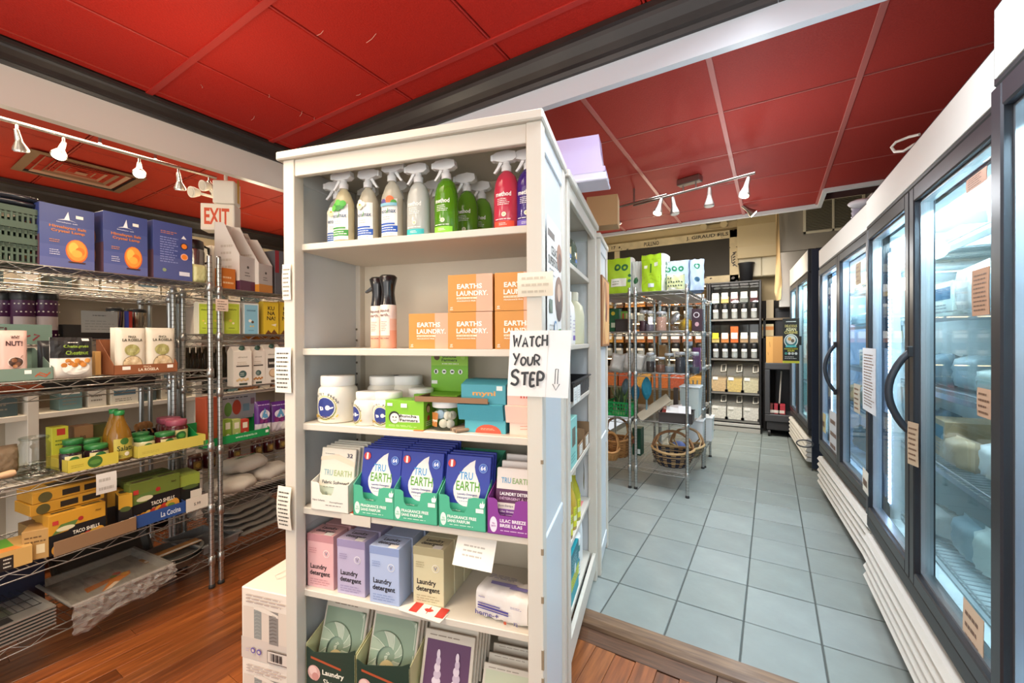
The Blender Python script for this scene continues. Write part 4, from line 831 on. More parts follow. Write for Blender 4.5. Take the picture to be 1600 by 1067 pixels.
# ------------------------------------------------------------------ side facing bookcase contents (local x runs away, shelves face the aisle)
def sb(x, y, z): return SBF.w(x, y, z)
SR = SBF.a
def jug(label, x, y):
    t = thing('glass_jug', label, 'jug', sb(x, y, SSH[0]), SR); g = G(); m = glass('#e2ece0', .7, .06)
    g.lathe([(0, 0), (.052, 0), (.056, .01), (.056, .10), (.045, .13), (.02, .155), (.018, .175), (.021, .18)], m, 20, 0, .06); obj('body', g, t)
    g = G(); g.tube([(.02, .06, .17), (.045, .06, .185), (.062, .06, .17), (.05, .06, .13)], .005, m, 8); obj('handle', g, t)
    prints(drum(.056, .06, .06, .02), .06, .08, [('e', .5, .5, .3, '#e6c88a'), ('r', .15, .1, .8, .3, '#3a6ab0')], t, 'printed_label', 4)
jug('clear glass jug with ring handle on the top shelf, nearer one', .275, .037); jug('clear glass jug with ring handle on the top shelf, farther one', .415, .037)
def pump(label, x, y, z, h, r, col, cap='#f2f0ec', lab=None):
    t = thing('soap_bottle', label, 'bottle', sb(x, y, z), SR); g = G(); m = M(col, .3)
    g.lathe([(0, 0), (r*.95, 0), (r, .006), (r, h*.55), (r*.86, h*.72), (r*.5, h*.82), (r*.42, h*.84)], m, 20, 0, r); obj('bottle', g, t)
    g = G(); g.lathe([(r*.5, h*.83), (r*.52, h*.98), (r*.46, h), (0, h)], M(cap, .35), 14, 0, r); obj('cap', g, t)
    if lab: prints(drum(r, r*1.5, r, h*.08), r*1.5, h*.45, lab, t, 'printed_label', 5)
pump('tall white soap bottle with a blue label on the second shelf', .25, .037, SSH[1], .27, .036, '#e9e7e0', lab=[('r', 0, 0, 1, .3, '#5a6fb8'), ('l', .1, .4, .9, .9, 4, '#b0acb8')])
pump('white soap bottle with purple print on the second shelf', .345, .037, SSH[1], .24, .034, '#efece6', lab=[('r', .1, 0, .9, .2, '#7a5a9a'), ('l', .1, .3, .9, .9, 4, '#c0b4c4')])
pump('cream coloured large soap bottle at the far end of the second shelf', .60, .037, SSH[1], .265, .062, '#d9d6b4', '#e2dfc6')
t = thing('plastic_tray', 'black plastic tray of white cards on the third shelf', 'tray', sb(.50, .036, SSH[2]), SR); g = G(); bm_ = M('#26282b', .4); w, d, h = .46, .22, .085
for a in ((-w/2, -w/2+.005, 0, d, 0, h), (w/2-.005, w/2, 0, d, 0, h), (-w/2, w/2, 0, .005, 0, h), (-w/2, w/2, d-.005, d, 0, h), (-w/2, w/2, 0, d, 0, .005), (-w/2-.012, w/2+.012, -.012, .002, h-.006, h), (-w/2-.012, w/2+.012, d-.002, d+.012, h-.006, h)): g.box(*a, bm_)
for k in range(10): g.box(-w/2+.05+.05*k, -w/2+.065+.05*k, -.0015, .001, .015, .065, M('#3c4046', .3))
obj('tray', g, t)
for k, (x, lb) in enumerate(((.235, 'white card standing in front of the black tray, nearest'), (.32, 'white card standing in front of the black tray, second'), )):
    t = thing('price_card', lb, 'card', sb(x, .016, SSH[2]-.002), SR); obj('card', G().box(-.035, .035, 0, .002, 0, .07, M('#e9ece8', .6)), t); prints(front(.07, .07), .07, .07, [('l', .2, .2, .85, .8, 4, '#a8b0b4')], t, 'handwriting')
def carton_s(name, label, x, y, z, w, d, h, col, shapes=None, side=None): return carton(name, label, 'box', sb(x, y, z), SR, w, d, h, col, shapes, side)
carton_s('soap_box', 'mint green box with a cut out window on the fourth shelf', .30, .037, SSH[3], .17, .09, .215, '#8fd0c8', [('r', .3, .42, .75, .8, '#6a6a5c'), ('l', .2, .1, .8, .3, 3, '#4a9a94')])
for k, (x, lb) in enumerate(((.48, 'small open brown cardboard box next to the mint box'), (.67, 'small open brown cardboard box at the far end of the fourth shelf'))):
    t = thing('cardboard_box', lb, 'box', sb(x, .037, SSH[3]), SR); g = G(); m = M('#8e7050', .75); w, d, h = .16, .16, .105
    for a in ((-w/2, -w/2+.004, 0, d, 0, h), (w/2-.004, w/2, 0, d, 0, h*1.1), (-w/2, w/2, 0, .004, 0, h*.6), (-w/2, w/2, d-.004, d, 0, h*1.2), (-w/2, w/2, 0, d, 0, .004)): g.box(*a, m)
    obj('box', g, t); prints(front(w, h*.6), w, h*.6, [('r', .3, .1, .8, .9, '#e9e6de'), ('l', .35, .2, .75, .8, 4, '#9a948c')], t, 'printed_front')
note('shelf_note', 'white paper note hanging from the fourth shelf of the side bookcase', sb(.50, .03, SSH[3]-.15), SR+.2, .13, .12, 3, '#eef0f0', '#c4c8cc')
for i, (x, y, c) in enumerate(((.27, .037, '#c9a23a'), (.365, .037, '#d2b34a'), (.47, .037, '#c2c23a'), (.32, .125, '#b8932c'))):
    lb = ('nearest amber bottle with yellow label on the fifth shelf', 'second amber bottle with yellow label on the fifth shelf', 'third bottle with lime label on the fifth shelf', 'amber bottle behind the others on the fifth shelf')[i]
    t = thing('cleaner_bottle', lb, 'bottle', sb(x, y, SSH[4]), SR); g = G(); m = M(c, .12, alpha=.8); r = .038
    g.lathe([(0, 0), (r, 0), (r, .12), (r*.8, .15), (r*.4, .19), (r*.36, .215)], m, 16, 0, r); obj('bottle', g, t)
    prints(drum(r, .055, r, .015), .055, .09, [('r', 0, 0, 1, 1, '#d8d836'), ('r', 0, .3, 1, .55, '#e6ecc0'), ('l', .1, .6, .9, .9, 3, '#7f9a3a')], t, 'printed_label', 4); obj('cap', G().lathe([(r*.42, .213), (r*.42, .238), (0, .238)], M('#e8e6dc', .4), 12, 0, r), t)
tag(obj('red_leaflet', G().box(-.04, .04, 0, .05, 0, .001, M('#e88a86', .6)), None, sb(.66, .06, SSH[4]), SR), 'small pink and red leaflet lying on the fifth shelf', 'leaflet')
t = thing('powder_tub', 'teal tub with a wide white lid on the bottom shelf', 'tub', sb(.52, .05, SSH[5]), SR); r = .066; g = G(); g.lathe([(0, 0), (r, 0), (r, .15), (r*.95, .158)], M('#17837e', .35), 24, 0, r); obj('tub', g, t)
obj('lid', G().lathe([(r*1.02, .150), (r*1.04, .153), (r*1.04, .188), (r, .192), (0, .192)], M('#edf0ee', .35), 26, 0, r), t); prints(drum(r, .10, r, .01), .10, .11, [('r', 0, 0, .7, 1, '#e4ecec'), ('l', .1, .1, .6, .8, 5, '#7aa4b0'), ('e', .3, .6, .12, '#3a8aa4')], t, 'printed_label', 6)
carton_s('powder_box', 'teal and yellow box at the near end of the bottom shelf', .34, .04, SSH[5], .18, .10, .22, '#1b9aa8', [('r', 0, .62, 1, 1, '#15707e'), ('r', 0, .28, 1, .52, '#c9d43a'), ('e', .5, .58, .12, '#d9ecee'), ('l', .1, .3, .9, .5, 4, '#7f8f2a'), ('l', .1, .66, .8, .9, 4, '#9fd4da')])
pump('white trigger bottle at the far end of the bottom shelf', .66, .06, SSH[5], .28, .036, '#e8ecee')
# on top of the island
t = thing('storage_bin', 'stack of clear lilac plastic storage bins upside down on top of the island', 'bin', (*SB.w(-.083, .168, 0)[:2], 1.967), SB.a)
def openbin(g, w, d, h, z, m):      # upside down: the rim is at the bottom
    vs = []
    d = .10
    for sc, zz in ((.90, z+h), (.97, z+.02), (1.03, z+.02), (1.03, z)): vs += [(-w/2*sc, d/2-d/2*sc, zz), (w/2*sc, d/2-d/2*sc, zz), (w/2*sc, d/2+d/2*sc, zz), (-w/2*sc, d/2+d/2*sc, zz)]
    fs = [(0, 1, 2, 3)] + [(4*r_+k, 4*r_+4+k, 4*r_+4+(k+1) % 4, 4*r_+(k+1) % 4) for r_ in range(3) for k in range(4)]
    g.add(vs, fs, m)
g = G(); openbin(g, .39, .26, .15, .035, M('#cdbfe6', .25, alpha=.7)); obj('bin', g, t)
g = G(); openbin(g, .40, .27, .12, .012, M('#d8d4e4', .3, alpha=.8)); obj('bin', g, t)
g = G(); g.box(-.21, .21, -.01, .12, 0, .012, M('#e2dcec', .25, alpha=.85), .004); obj('lid', g, t)
g = G()
for k in range(2): g.box(-.06+.02*k, -.052+.02*k, .004, .012, .07, .12, M('#efe9f6', .3))
obj('rib', g, t)
carton('cardboard_box', 'plain brown cardboard box on top of the island beyond the lilac bins', 'box', (*SB.w(.025, .837, 0)[:2], 1.967), SB.a, .168, .12, .165, '#b08c60', rough=.8)
t = thing('framed_print', 'orange and brown picture hanging on the end of the last bookcase', 'picture', (*SB.w(.0225, .86, 0)[:2], 1.30), 12.7*math.pi/180+math.pi/2); w, h = .36, .40
g = G(); g.box(0, w, 0, .016, 0, h, M('#8c5a30', .5)); obj('frame', g, t)
prints(flat((0, 0, 0), (1, 0, 0), (0, 0, 1)), w, h, [('r', .03, .03, .97, .97, '#c98a4c'), ('e', .4, .7, .28, '#a4622c'), ('e', .6, .3, .3, '#e0b070'), ('e', .5, .5, .16, '#7a3a1c'), ('p', [(.1, .1), (.4, .5), (.3, .9), (.2, .6)], '#e8c88c')], t, 'printed_picture')
# ------------------------------------------------------------------ chrome wire shelving
chrome = M('#b6b7b4', .28, .92); chrome_d = M('#8f9290', .3, .9)
_post = {}
def shelving(name, label, loc, rz, x0, x1, y0, y1, levels, top, zb=0, ringed=True, wires=.026):
    # posts at the four corners, levels = heights of the shelf decks (local z)
    t = thing(name, label, 'wire shelving', loc, rz); r = .0125
    key = ('post', round(top, 3), zb, ringed)
    if key not in _post:
        g = G(); g.tube([(0, 0, zb+.02), (0, 0, top)], r, chrome, 10)
        if ringed:
            z = zb+.06
            while z < top-.02: g.lathe([(r+.0002, z), (r+.0008, z+.001), (r+.0008, z+.003), (r+.0002, z+.004)], chrome_d, 10, cap=False); z += .0254
        g.lathe([(r, top), (r*.8, top+.006), (0, top+.007)], chrome_d, 10); _post[key] = g.mesh('post')
        q = G(); q.lathe([(0, zb), (.017, zb), (.016, zb+.014), (.008, zb+.024)], M('#2a2a2a', .5), 10); _post[key+('f',)] = q.mesh('foot')
    for px in (x0, x1):
        for py in (y0, y1):
            p = obj('post', _post[key], t, (px, py, 0)); obj('foot', _post[key+('f',)], p)
    long_y = (y1-y0) > (x1-x0)
    for z in levels:
        g = G(); rr = .0022
        def rail(a, b, r_=rr, n=4): g.tube([a, b], r_, chrome, n, False)
        for px in (x0, x1):
            for zz in (z, z-.032): rail((px, y0, zz), (px, y1, zz), .003, 5)
            L = y1-y0; n = max(2, int(L/.055)); pts = [(px, y0+L*k/n, z-(.032 if k % 2 else 0)) for k in range(n+1)]
            g.tube(pts, .0018, chrome, 4, False)
        for py in (y0, y1):
            for zz in (z, z-.032): rail((x0, py, zz), (x1, py, zz), .003, 5)
            L = x1-x0; n = max(2, int(L/.055)); pts = [(x0+L*k/n, py, z-(.032 if k % 2 else 0)) for k in range(n+1)]
            g.tube(pts, .0018, chrome, 4, False)
        if long_y:
            for yy in np.arange(y0+wires, y1, wires): rail((x0, yy, z-.002), (x1, yy, z-.002), .0017, 4)
            for k in range(1, 3): xx = x0+(x1-x0)*k/3; rail((xx, y0, z-.006), (xx, y1, z-.006), .0028)
        else:
            for xx in np.arange(x0+wires, x1, wires): rail((xx, y0, z-.002), (xx, y1, z-.002), .0017, 4)
            for k in range(1, 3): yy = y0+(y1-y0)*k/3; rail((x0, yy, z-.006), (x1, yy, z-.006), .0028)
        s_ = obj('wire_shelf', g, t)
        cg = G()
        for px in (x0, x1):
            for py in (y0, y1): cg.lathe([(r+.001, z-.04), (r+.006, z-.036), (r+.004, z+.008), (r+.001, z+.01)], chrome, 10, px, py, cap=False)
        obj('corner_sleeve', cg, s_)
    return t
U1 = [1.648, 1.182, .780, .448, .165]; U2 = [1.632, 1.378, 1.072, .756, .425, .168]
shelving('wire_shelving', 'chrome wire shelving of snacks and jars along the left side, nearest unit', tuple(W.o), W.a, -.34, 0, -1.30, 0, U1, 1.80)
shelving('wire_shelving', 'chrome wire shelving unit behind the left post of the front bookcase', tuple(W.o), W.a, -.34, 0, .048, 1.27, U2, 1.80)
BB = [1.60, 1.352, 1.10, .72, .40]
shelving('wire_shelving', 'chrome wire shelving standing back to back behind the near left unit', W.w(-.37, 0, 0), W.a, -.30, -.0, -1.30, -.005, BB, 1.62, ringed=False)
shelving('wire_shelving', 'chrome wire shelving standing back to back behind the far left unit', W.w(-.37, 0, 0), W.a, -.30, -.0, .04, 1.27, [1.60, 1.34, 1.10, .78, .53, .15], 1.62, ringed=False)
WR = W.a + math.pi/2
def wp(x0, x1, yt, yb, dx, z):
    """location, width and height of something standing at depth dx on a deck at z, seen between the given columns and rows"""
    a = W.px(x0, yb, dx); b = W.px(x1, yt, dx)
    return W.w(dx, (a[1]+b[1])/2, z), b[1]-a[1], max(.01, b[2]-z)
def wc(name, label, cat, x0, x1, yt, yb, dx, z, d, col, shapes=None, side=None, group=None, tilt=0, rough=.5, top=None):
    loc, w, h = wp(x0, x1, yt, yb, dx, z)
    return _wc(name, label, cat, loc, w, h, d, col, shapes, side, group, tilt, rough, top)
def _wc(name, label, cat, loc, w, h, d, col, shapes, side, group, tilt, rough, top):
    t = carton(name, label, cat, loc, WR+tilt, w, d, h, col, shapes, None, top, group, rough=rough)
    if side: prints(flat((-w/2, d, 0), (0, -1, 0), (0, 0, 1)), d, h, side, t, 'printed_side')
    return t
# --- top deck
z = U1[0]+.002
lampc = '#3c4a88'
def lampbox(label, x0, x1, yt, yb, back=False):
    rock = [('e', .66, .30, .21, '#d9682a', .19), ('e', .66, .31, .185, '#f0953a', .17), ('e', .60, .34, .09, '#f8bd54', .10), ('e', .72, .30, .09, '#e8772a', .07), ('e', .66, .26, .10, '#f6ad48', .06), ('r', .50, .105, .82, .125, '#4a2c20')]
    if not back:
        sh = [('r', 0, 0, 1, .16, '#5a6299'), ('r', 0, .16, 1, .36, '#4d5894'), ('r', 0, .36, 1, .7, '#42508c'), ('r', 0, .7, 1, 1, '#384684')] + rock + [('t', 'Himalayan Salt', .5, .655, .055, '#c9783c', .68, 2), ('t', 'Crystal Lamp', .5, .59, .055, '#c9783c', .62, 2), ('p', [(.42, .78), (.5, .92), (.53, .78)], '#e9ebf4'), ('p', [(.3, .765), (.46, .80), (.66, .765), (.5, .785)], '#e9ebf4'), ('t', 'himalayan salt', .48, .735, .022, '#d9dcee', .38), ('r', .64, .83, .78, .88, '#eceae4'), ('l', .16, .40, .36, .46, 2, '#d08a54'), ('l', .16, .2, .36, .3, 3, '#c9cce4')]
    else:
        sh = [('r', 0, 0, 1, .4, '#4f5992'), ('r', 0, .4, 1, 1, '#404c8a'), ('l', .18, .80, .62, .86, 2, '#c97f4c'), ('l', .16, .3, .62, .76, 11, '#8f98cc'), ('e', .78, .63, .10, '#2a2a3a'), ('e', .78, .63, .075, '#e8842c'), ('e', .78, .44, .10, '#e9b0a0'), ('e', .78, .44, .075, '#e8842c'), ('p', [(.7, .76), (.76, .82), (.84, .76)], '#e9ebf4'), ('r', .64, .1, .92, .17, '#d9dcec'), ('e', .26, .17, .05, '#8fa07a')]
    return wc('lamp_box', label, 'box', x0, x1, yt, yb, -.03, z, .22, lampc, sh, [('r', 0, 0, 1, .5, '#6a4a58'), ('e', .5, .6, .2, '#d9803a'), ('e', .5, .3, .2, '#d9803a')], rough=.35)
lampbox('blue salt lamp box with a glowing rock, leftmost of the three', 62, 147, 332, 419)
lampbox('blue salt lamp box with a glowing rock, in the middle', 162, 230, 343, 429)
lampbox('blue salt lamp box turned to its printed back', 240, 300, 356, 434, True)
bg = M('#43574a', .55)
loc, w, h = wp(-28, 60, 328, 412, -.05, z)
for k in range(3):
    t = thing('woven_basket', ('green perforated plastic basket at the bottom of its stack', 'green perforated plastic basket in the middle of its stack', 'green perforated plastic basket on top of its stack')[k], 'basket', (loc[0], loc[1], z+.062*k), WR); g = G(); d = .25; hh = h-.126
    for s_ in range(4):
        L = w if s_ % 2 == 0 else d; n = int(L/.014)
        o_ = [(-w/2, 0), (w/2, 0), (w/2, d), (-w/2, d)][s_]; ux, uy = [(1, 0), (0, 1), (-1, 0), (0, -1)][s_]
        for i in range(n+1):
            a = L*i/n; x, y = o_[0]+ux*a, o_[1]+uy*a; g.box(x-.0035, x+.0035, y-.0035, y+.0035, 0, hh, bg)
        for zz in ((0, .012), (hh*.36, hh*.44), (hh*.66, hh*.74), (hh-.024, hh)):
            x, y = o_[0]+ux*L, o_[1]+uy*L; e = .006 if zz[1] == hh else .002
            g.box(min(o_[0], x)-e, max(o_[0], x)+e, min(o_[1], y)-e, max(o_[1], y)+e, *zz, bg)
    g.box(-w/2, w/2, 0, d, .0, .004, bg); obj('basket', g, t)
for k in range(2):
    P = W.w(-.19, W.px(8, 320, -.19)[1], z+h+.004+.024*k)
    t = thing('pan_lid', ('dark round pan lid lying on the green baskets, lower of two', 'dark round pan lid lying on the green baskets, upper of two')[k], 'lid', P); g = G(); g.lathe([(0, 0), (.125, 0), (.135, .006), (.138, .018), (.132, .02), (.03, .026), (0, .027)], M('#22262e', .25, coat=.4), 32); obj('lid', g, t)
t = thing('vacuum_flask', 'steel vacuum flask with black top and handle beside the salt lamp boxes', 'flask', wp(303, 318, 365, 440, -.17, z)[0], WR); g = G(); g.lathe([(0, 0), (.052, 0), (.055, .01), (.055, .20), (.05, .215)], M('#8f8f8d', .25, .9), 24, 0, .055); obj('body', g, t)
g = G(); g.lathe([(.051, .213), (.053, .225), (.05, .262), (.03, .272), (0, .273)], M('#1c1c1e', .35), 22, 0, .055); g.tube([(.05, .055, .245), (.085, .055, .235), (.09, .055, .16), (.055, .055, .14)], .008, M('#1c1c1e', .4), 8); obj('lid', g, t)
loc, w, h = wp(303, 326, 414, 438, -.02, z)
pillow('snack_bag', 'crinkled pale green bag at the end of the top deck', 'bag', loc, WR, w, .07, h, M('#c4c490', .35, bump=.4, bscale=30), crinkle=.006)
z2 = U2[0]+.002
wc('white_carton', 'plain white carton behind the shelving posts on the top deck', 'box', 331, 356, 388, 440, -.20, z2, .12, '#e4dfd2')
def holder(label, x0, x1, yt, yb, base, dx=-.03, sh=None, bodyc='#dcdad4'):
    loc, w, h = wp(x0, x1, yt, yb, dx, z2); t = thing('display_carton', label, 'carton', loc, WR+.25); g = G(); d = .17; m = M(bodyc, .5)
    for sx in (-1, 1):
        a = sx*w/2; g.prism([(0, 0), (d, 0), (d, h), (d*.62, h*.98), (0, h*.5)], min(a, a-sx*.003), max(a, a-sx*.003), m)
    g.box(-w/2, w/2, 0, .003, 0, h*.5, M('#c4c2c2', .5)); g.box(-w/2, w/2, d-.003, d, 0, h, m); g.box(-w/2, w/2, 0, d, 0, .003, m); obj('card', g, t)
    prints(front(w, h*.5), w, h*.5, [('r', 0, 0, 1, .3, base), ('e', .5, .7, .07, '#4a4848'), ('l', .3, .42, .7, .58, 2, '#6a6868')], t, 'printed_front')
    prints(flat((-w/2, d, 0), (0, -1, 0), (0, 0, 1)), d, h, [('r', 0, 0, 1, .14, base), ('l', .25, .2, .8, .7, 5, '#c4bfb4')], t, 'printed_side')
holder('tall white display carton with a plum base on the far top deck', 372, 402, 352, 441, '#5c2a4c'); holder('grey display carton standing behind the plum and orange ones', 390, 412, 362, 438, '#a8a49c', -.12, bodyc='#b9b5ac'); holder('tall white display carton with an orange base on the far top deck', 402, 428, 372, 442, '#d08a2c')
wc('snack_box', 'small orange box in front of the white display cartons', 'box', 346, 368, 421, 440, -.02, z2, .06, '#c8742c', [('l', .1, .2, .9, .7, 2, '#e8c8a0')])
wc('book', 'dark red and grey book standing at the far end of the top deck', 'book', 430, 445, 394, 441, -.05, z2, .14, '#5c5f66', [('r', 0, .5, .4, 1, '#8c2430')])
# --- second deck of the near unit
z = U1[1]+.002
def disp(label, x0, x1, yt, yb, dx, z, d, col, lip, sh=None, back=None, hb=None, inner='#b9ad98'):
    loc, w, h = wp(x0, x1, yt, yb, dx, z); t = thing('display_tray', label, 'display', loc, WR); m = M(col, .55); mi = M(inner, .6); g = G(); hb_ = hb or h
    g.box(-w/2, w/2, 0, .003, 0, lip, m); g.box(-w/2, w/2, d-.003, d, 0, hb_, m); g.box(-w/2, w/2, 0, d, 0, .003, m)
    for sx in (-1, 1):
        a = sx*w/2; g.prism([(0, 0), (d, 0), (d, hb_), (d*.85, hb_), (0, lip)], min(a, a-sx*.002), max(a, a-sx*.002), m)
    obj('card_tray', g, t)
    if sh: prints(front(w, lip), w, lip, sh, t, 'printed_front')
    return t, loc, w, h
_, l0, w0, h0 = disp('grey green display carton of pink nut pouches at the left border', -62, 83, 517, 602, -.03, z, .20, '#70867a', .050, [('r', .66, .55, .74, .85, WHT), ('s', [(.78, .3), (.84, .6), (.92, .4)], .02, '#b0522c'), ('s', [(.8, .5), (.9, .25), (.96, .6)], .02, '#b0522c')], hb=.13)
t = thing('display_header', 'grey green header card lettered in dark red above the pink pouches', 'card', W.w(-.19, W.px(-8, 500, -.19)[1], z+.145), WR); w, h = .33, .085
obj('card', G().box(-w/2, w/2, 0, .003, 0, h, M('#6a8479', .5)), t); prints(front(w, h), w, h, [('t', 'NUT!', .45, .7, .3, '#4a2c30', .3, 2), ('s', [(.70, .2), (.76, .5), (.72, .3), (.80, .45)], .02, '#7a2c34'), ('s', [(.82, .2), (.88, .45), (.83, .5)], .02, '#7a2c34')], t, 'printed_front')
def nutp(label, x0, x1, dx):
    loc, w, h = wp(x0, x1, 518, 596, dx, z)
    pillow('nut_pouch', label, 'pouch', (loc[0], loc[1], z+.004), WR, w, .035, h, M('#dcb8ae', .4), [('t', 'WHY', .55, .86, .07, '#4a2c30', .3, 2), ('t', 'NUT!', .5, .74, .10, '#4a2c30', .55, 2), ('e', .55, .36, .27, '#e6cfc6'), ('e', .55, .36, .24, '#4a342c'), ('e', .5, .4, .10, '#8a5a3c'), ('e', .62, .32, .10, '#6d4632'), ('e', .52, .28, .08, '#a4704a'), ('s', [(.7, .45), (1.0, .62)], .03, '#8a6a5c'), ('r', .2, .02, .8, .1, '#b98a5c')], seed=3)
nutp('pink nut pouch with a bowl of nuts, showing in the grey green carton', -2, 45, -.05); nutp('pink nut pouch cut by the left border of the picture', -48, -4, -.05)
loc, w, h = wp(81, 147, 527, 591, -.03, z)
ch = pillow('chestnut_pouch', 'black and white pouch of chestnuts standing alone', 'pouch', loc, WR, w, .04, h, M('#e6e2da', .3), [('r', 0, .50, 1, 1, '#1e1e20'), ('t', 'Chataignes', .56, .77, .09, '#8aa83c', .60, 2), ('t', 'Chestnut', .58, .62, .10, '#8aa83c', .54, 2), ('l', .36, .85, .7, .9, 1, WHT), ('r', .7, .91, .88, .97, WHT), ('e', .55, .26, .33, '#efece6', .18)] + [('e', .27+.075*i+.02*(i % 2), .34+.05*((i*2) % 3)-.02, .075, ('#c8823a', '#d9964a', '#b8702c')[i % 3]) for i in range(8)], seed=5)
loc, w, h = wp(62, 100, 532, 590, -.12, z); pillow('chestnut_pouch', 'black pouch half hidden behind the chestnut pouch', 'pouch', loc, WR, w, .04, h, M('#24262a', .3), seed=6)
wc('wooden_block', 'pale wooden stand between the chestnuts and the brown tray', 'wood', 149, 158, 549, 585, -.12, z, .05, '#c49a5c')
_, l0, w0, h0 = disp('brown display carton of white bean pouches on the second deck', 178, 277, 515, 584, -.03, z, .16, '#8f5636', .045, [('t', 'FINCA', .5, .76, .2, '#e9d0b4', .12), ('t', 'LA ROSELA', .52, .45, .3, '#f0e4d2', .32, 2), ('r', .12, .5, .24, .85, WHT), ('r', .82, .5, .92, .85, WHT)], hb=.165)
for i, (x0, x1, dx, lb) in enumerate(((183, 230, -.045, 'white bean pouch at the left front of the brown carton'), (231, 276, -.045, 'white bean pouch at the right front of the brown carton'), (176, 222, -.12, 'white bean pouch behind the left front one in the brown carton'))):
    loc, w, h = wp(x0, x1, 515, 580, dx, z)
    pillow('bean_pouch', lb, 'pouch', (loc[0], loc[1], z+.004), WR, w, .04, h+.004, M('#dfd8c8', .35), [('t', 'FINCA', .5, .80, .05, '#5a5648', .26, 2), ('t', 'LA ROSELA', .5, .73, .06, '#5a5648', .66, 2), ('e', .48, .51, .25, '#a8a468', .125), ('l', .32, .46, .64, .55, 3, '#d2d0a4'), ('e', .5, .20, .33, '#8a7a5c', .19), ('e', .5, .20, .31, '#d8c29c', .175)] + [('e', .3+.1*k, .15+.06*(k % 3), .07, ('#e6d4b4', '#cdb68e')[k % 2], .03) for k in range(5)], seed=9+i)
# --- third deck
z = U1[2]+.002
def jar(label, px, py0, py1, dx, z, body, lid, r=None, lab=None, group=None, wpx_=None, lidz=.82):
    x0, x1 = px; loc, w, h = wp(x0, x1, py0, py1, dx, z); r = r or w/2
    t = thing('food_jar', label, 'jar', loc, WR, group); g = G(); g.lathe([(0, 0), (r*.94, 0), (r, .006), (r, h*.70), (r*.86, h*.80)], body, 20, 0, r); obj('jar', g, t)
    g = G(); g.lathe([(r*.88, h*lidz-.004), (r*.94, h*lidz), (r*.94, h*.98), (r*.88, h), (0, h*1.005)], lid, 22, 0, r); obj('lid', g, t)
    if lab: prints(drum(r, r*1.7, r, .008), r*1.7, h*.58, lab, t, 'printed_label', 5)
    return t
greenl = M('#2a7038', .35); darkj = M('#2a1a1e', .12, coat=.4); pink = M('#9a4a60', .4); pale = M('#c9c49a', .25); redd = M('#4a1418', .15, coat=.4)
kl = [('r', 0, 0, 1, 1, '#d9cf9a'), ('p', [(.15, .0), (.85, 0), (.7, .25), (.3, .25)], '#b04a34'), ('e', .5, .62, .28, '#2c6a38'), ('e', .5, .62, .18, '#4f9a4c', .14), ('l', .2, .28, .8, .4, 1, '#6a6a3c')]
_, l0, w0, h0 = disp('long yellow carton tray of green lidded jars, nearer one', 106, 185, 700, 746, -.02, z, .20, '#c8b848', .052, [('r', 0, 0, 1, 1, '#cdbd4a'), ('e', .52, .52, .15, '#3c6a2c'), ('e', .52, .5, .11, '#5c8a3c', .2), ('l', .06, .3, .3, .6, 2, '#a89a34')], hb=.05)
jar('dark jar with a green lid at the left front of the near yellow tray', (99, 134), 697, 742, -.05, z, darkj, greenl, lab=kl); jar('dark jar with a green lid at the right front of the near yellow tray', (138, 177), 692, 738, -.05, z, darkj, greenl, lab=kl)
for i, (a, b, dx) in enumerate(((103, 137, -.15), (128, 164, -.15))): jar('dark jar with a green lid in the back row of the near yellow tray, %s' % ('left', 'right')[i], (a, b), 684, 726, dx, z, darkj, greenl)
_, l0, w0, h0 = disp('long yellow carton tray of mixed jars next to the salad dressing', 215, 321, 660, 719, -.02, z, .20, '#cdbf55', .055, [('r', 0, 0, 1, 1, '#d2c45a'), ('l', .06, .25, .3, .5, 2, '#b8a84a')], hb=.055)
jar('pale mustard jar with a green lid in the far yellow tray', (216, 248), 681, 722, -.05, z, pale, greenl, lab=kl)
jar('pale jar with a green lid behind the mustard jar', (212, 240), 674, 712, -.14, z, pale, greenl)
jar('dark red jar with a green lid in the far yellow tray', (250, 281), 673, 716, -.05, z, redd, greenl, lab=kl)
jar('dark jar with a dusky pink lid at the right end of the far yellow tray', (267, 300), 654, 708, -.09, z, redd, pink, lab=kl); jar('dark jar with a dusky pink lid behind the first pink lidded one', (258, 290), 651, 702, -.17, z, redd, pink); jar('dark jar with a dusky pink lid at the back left of the far yellow tray', (252, 280), 650, 698, -.24, z, redd, pink)
def dressing(label, x0, x1, yt, yb, dx):
    loc, w, h = wp(x0, x1, yt, yb, dx, z); r = w/2; t = thing('dressing_bottle', label, 'bottle', loc, WR); g = G()
    g.lathe([(0, 0), (r*.95, 0), (r, .006), (r, h*.46), (r*.85, h*.60), (r*.5, h*.78), (r*.36, h*.86), (r*.36, h*.93)], M('#86601f', .08, alpha=.88), 22, 0, r); obj('bottle', g, t)
    obj('cap', G().lathe([(r*.40, h*.91), (r*.42, h*.92), (r*.42, h), (0, h)], M('#1f7a3c', .4), 16, 0, r), t)
    prints(drum(r, r*1.75, r, .012), r*1.75, h*.40, [('r', 0, 0, 1, 1, '#b7ab4c'), ('e', .5, .86, .2, '#3c6a2c'), ('t', 'Salata', .54, .52, .26, '#26361c', .76), ('e', .6, .22, .12, '#e6e2cc'), ('l', .1, .06, .5, .2, 2, '#6a6a2c')], t, 'printed_label', 6)
dressing('golden salad dressing bottle with a green cap, in front', 176, 213, 640, 722, -.03); dressing('golden salad dressing bottle with a green cap, behind its twin', 168, 200, 638, 712, -.13)
loc, w, h = wp(36, 86, 680, 742, -.06, z); r = w/2
cg_ = glass('#eef1ee', .8, .06)
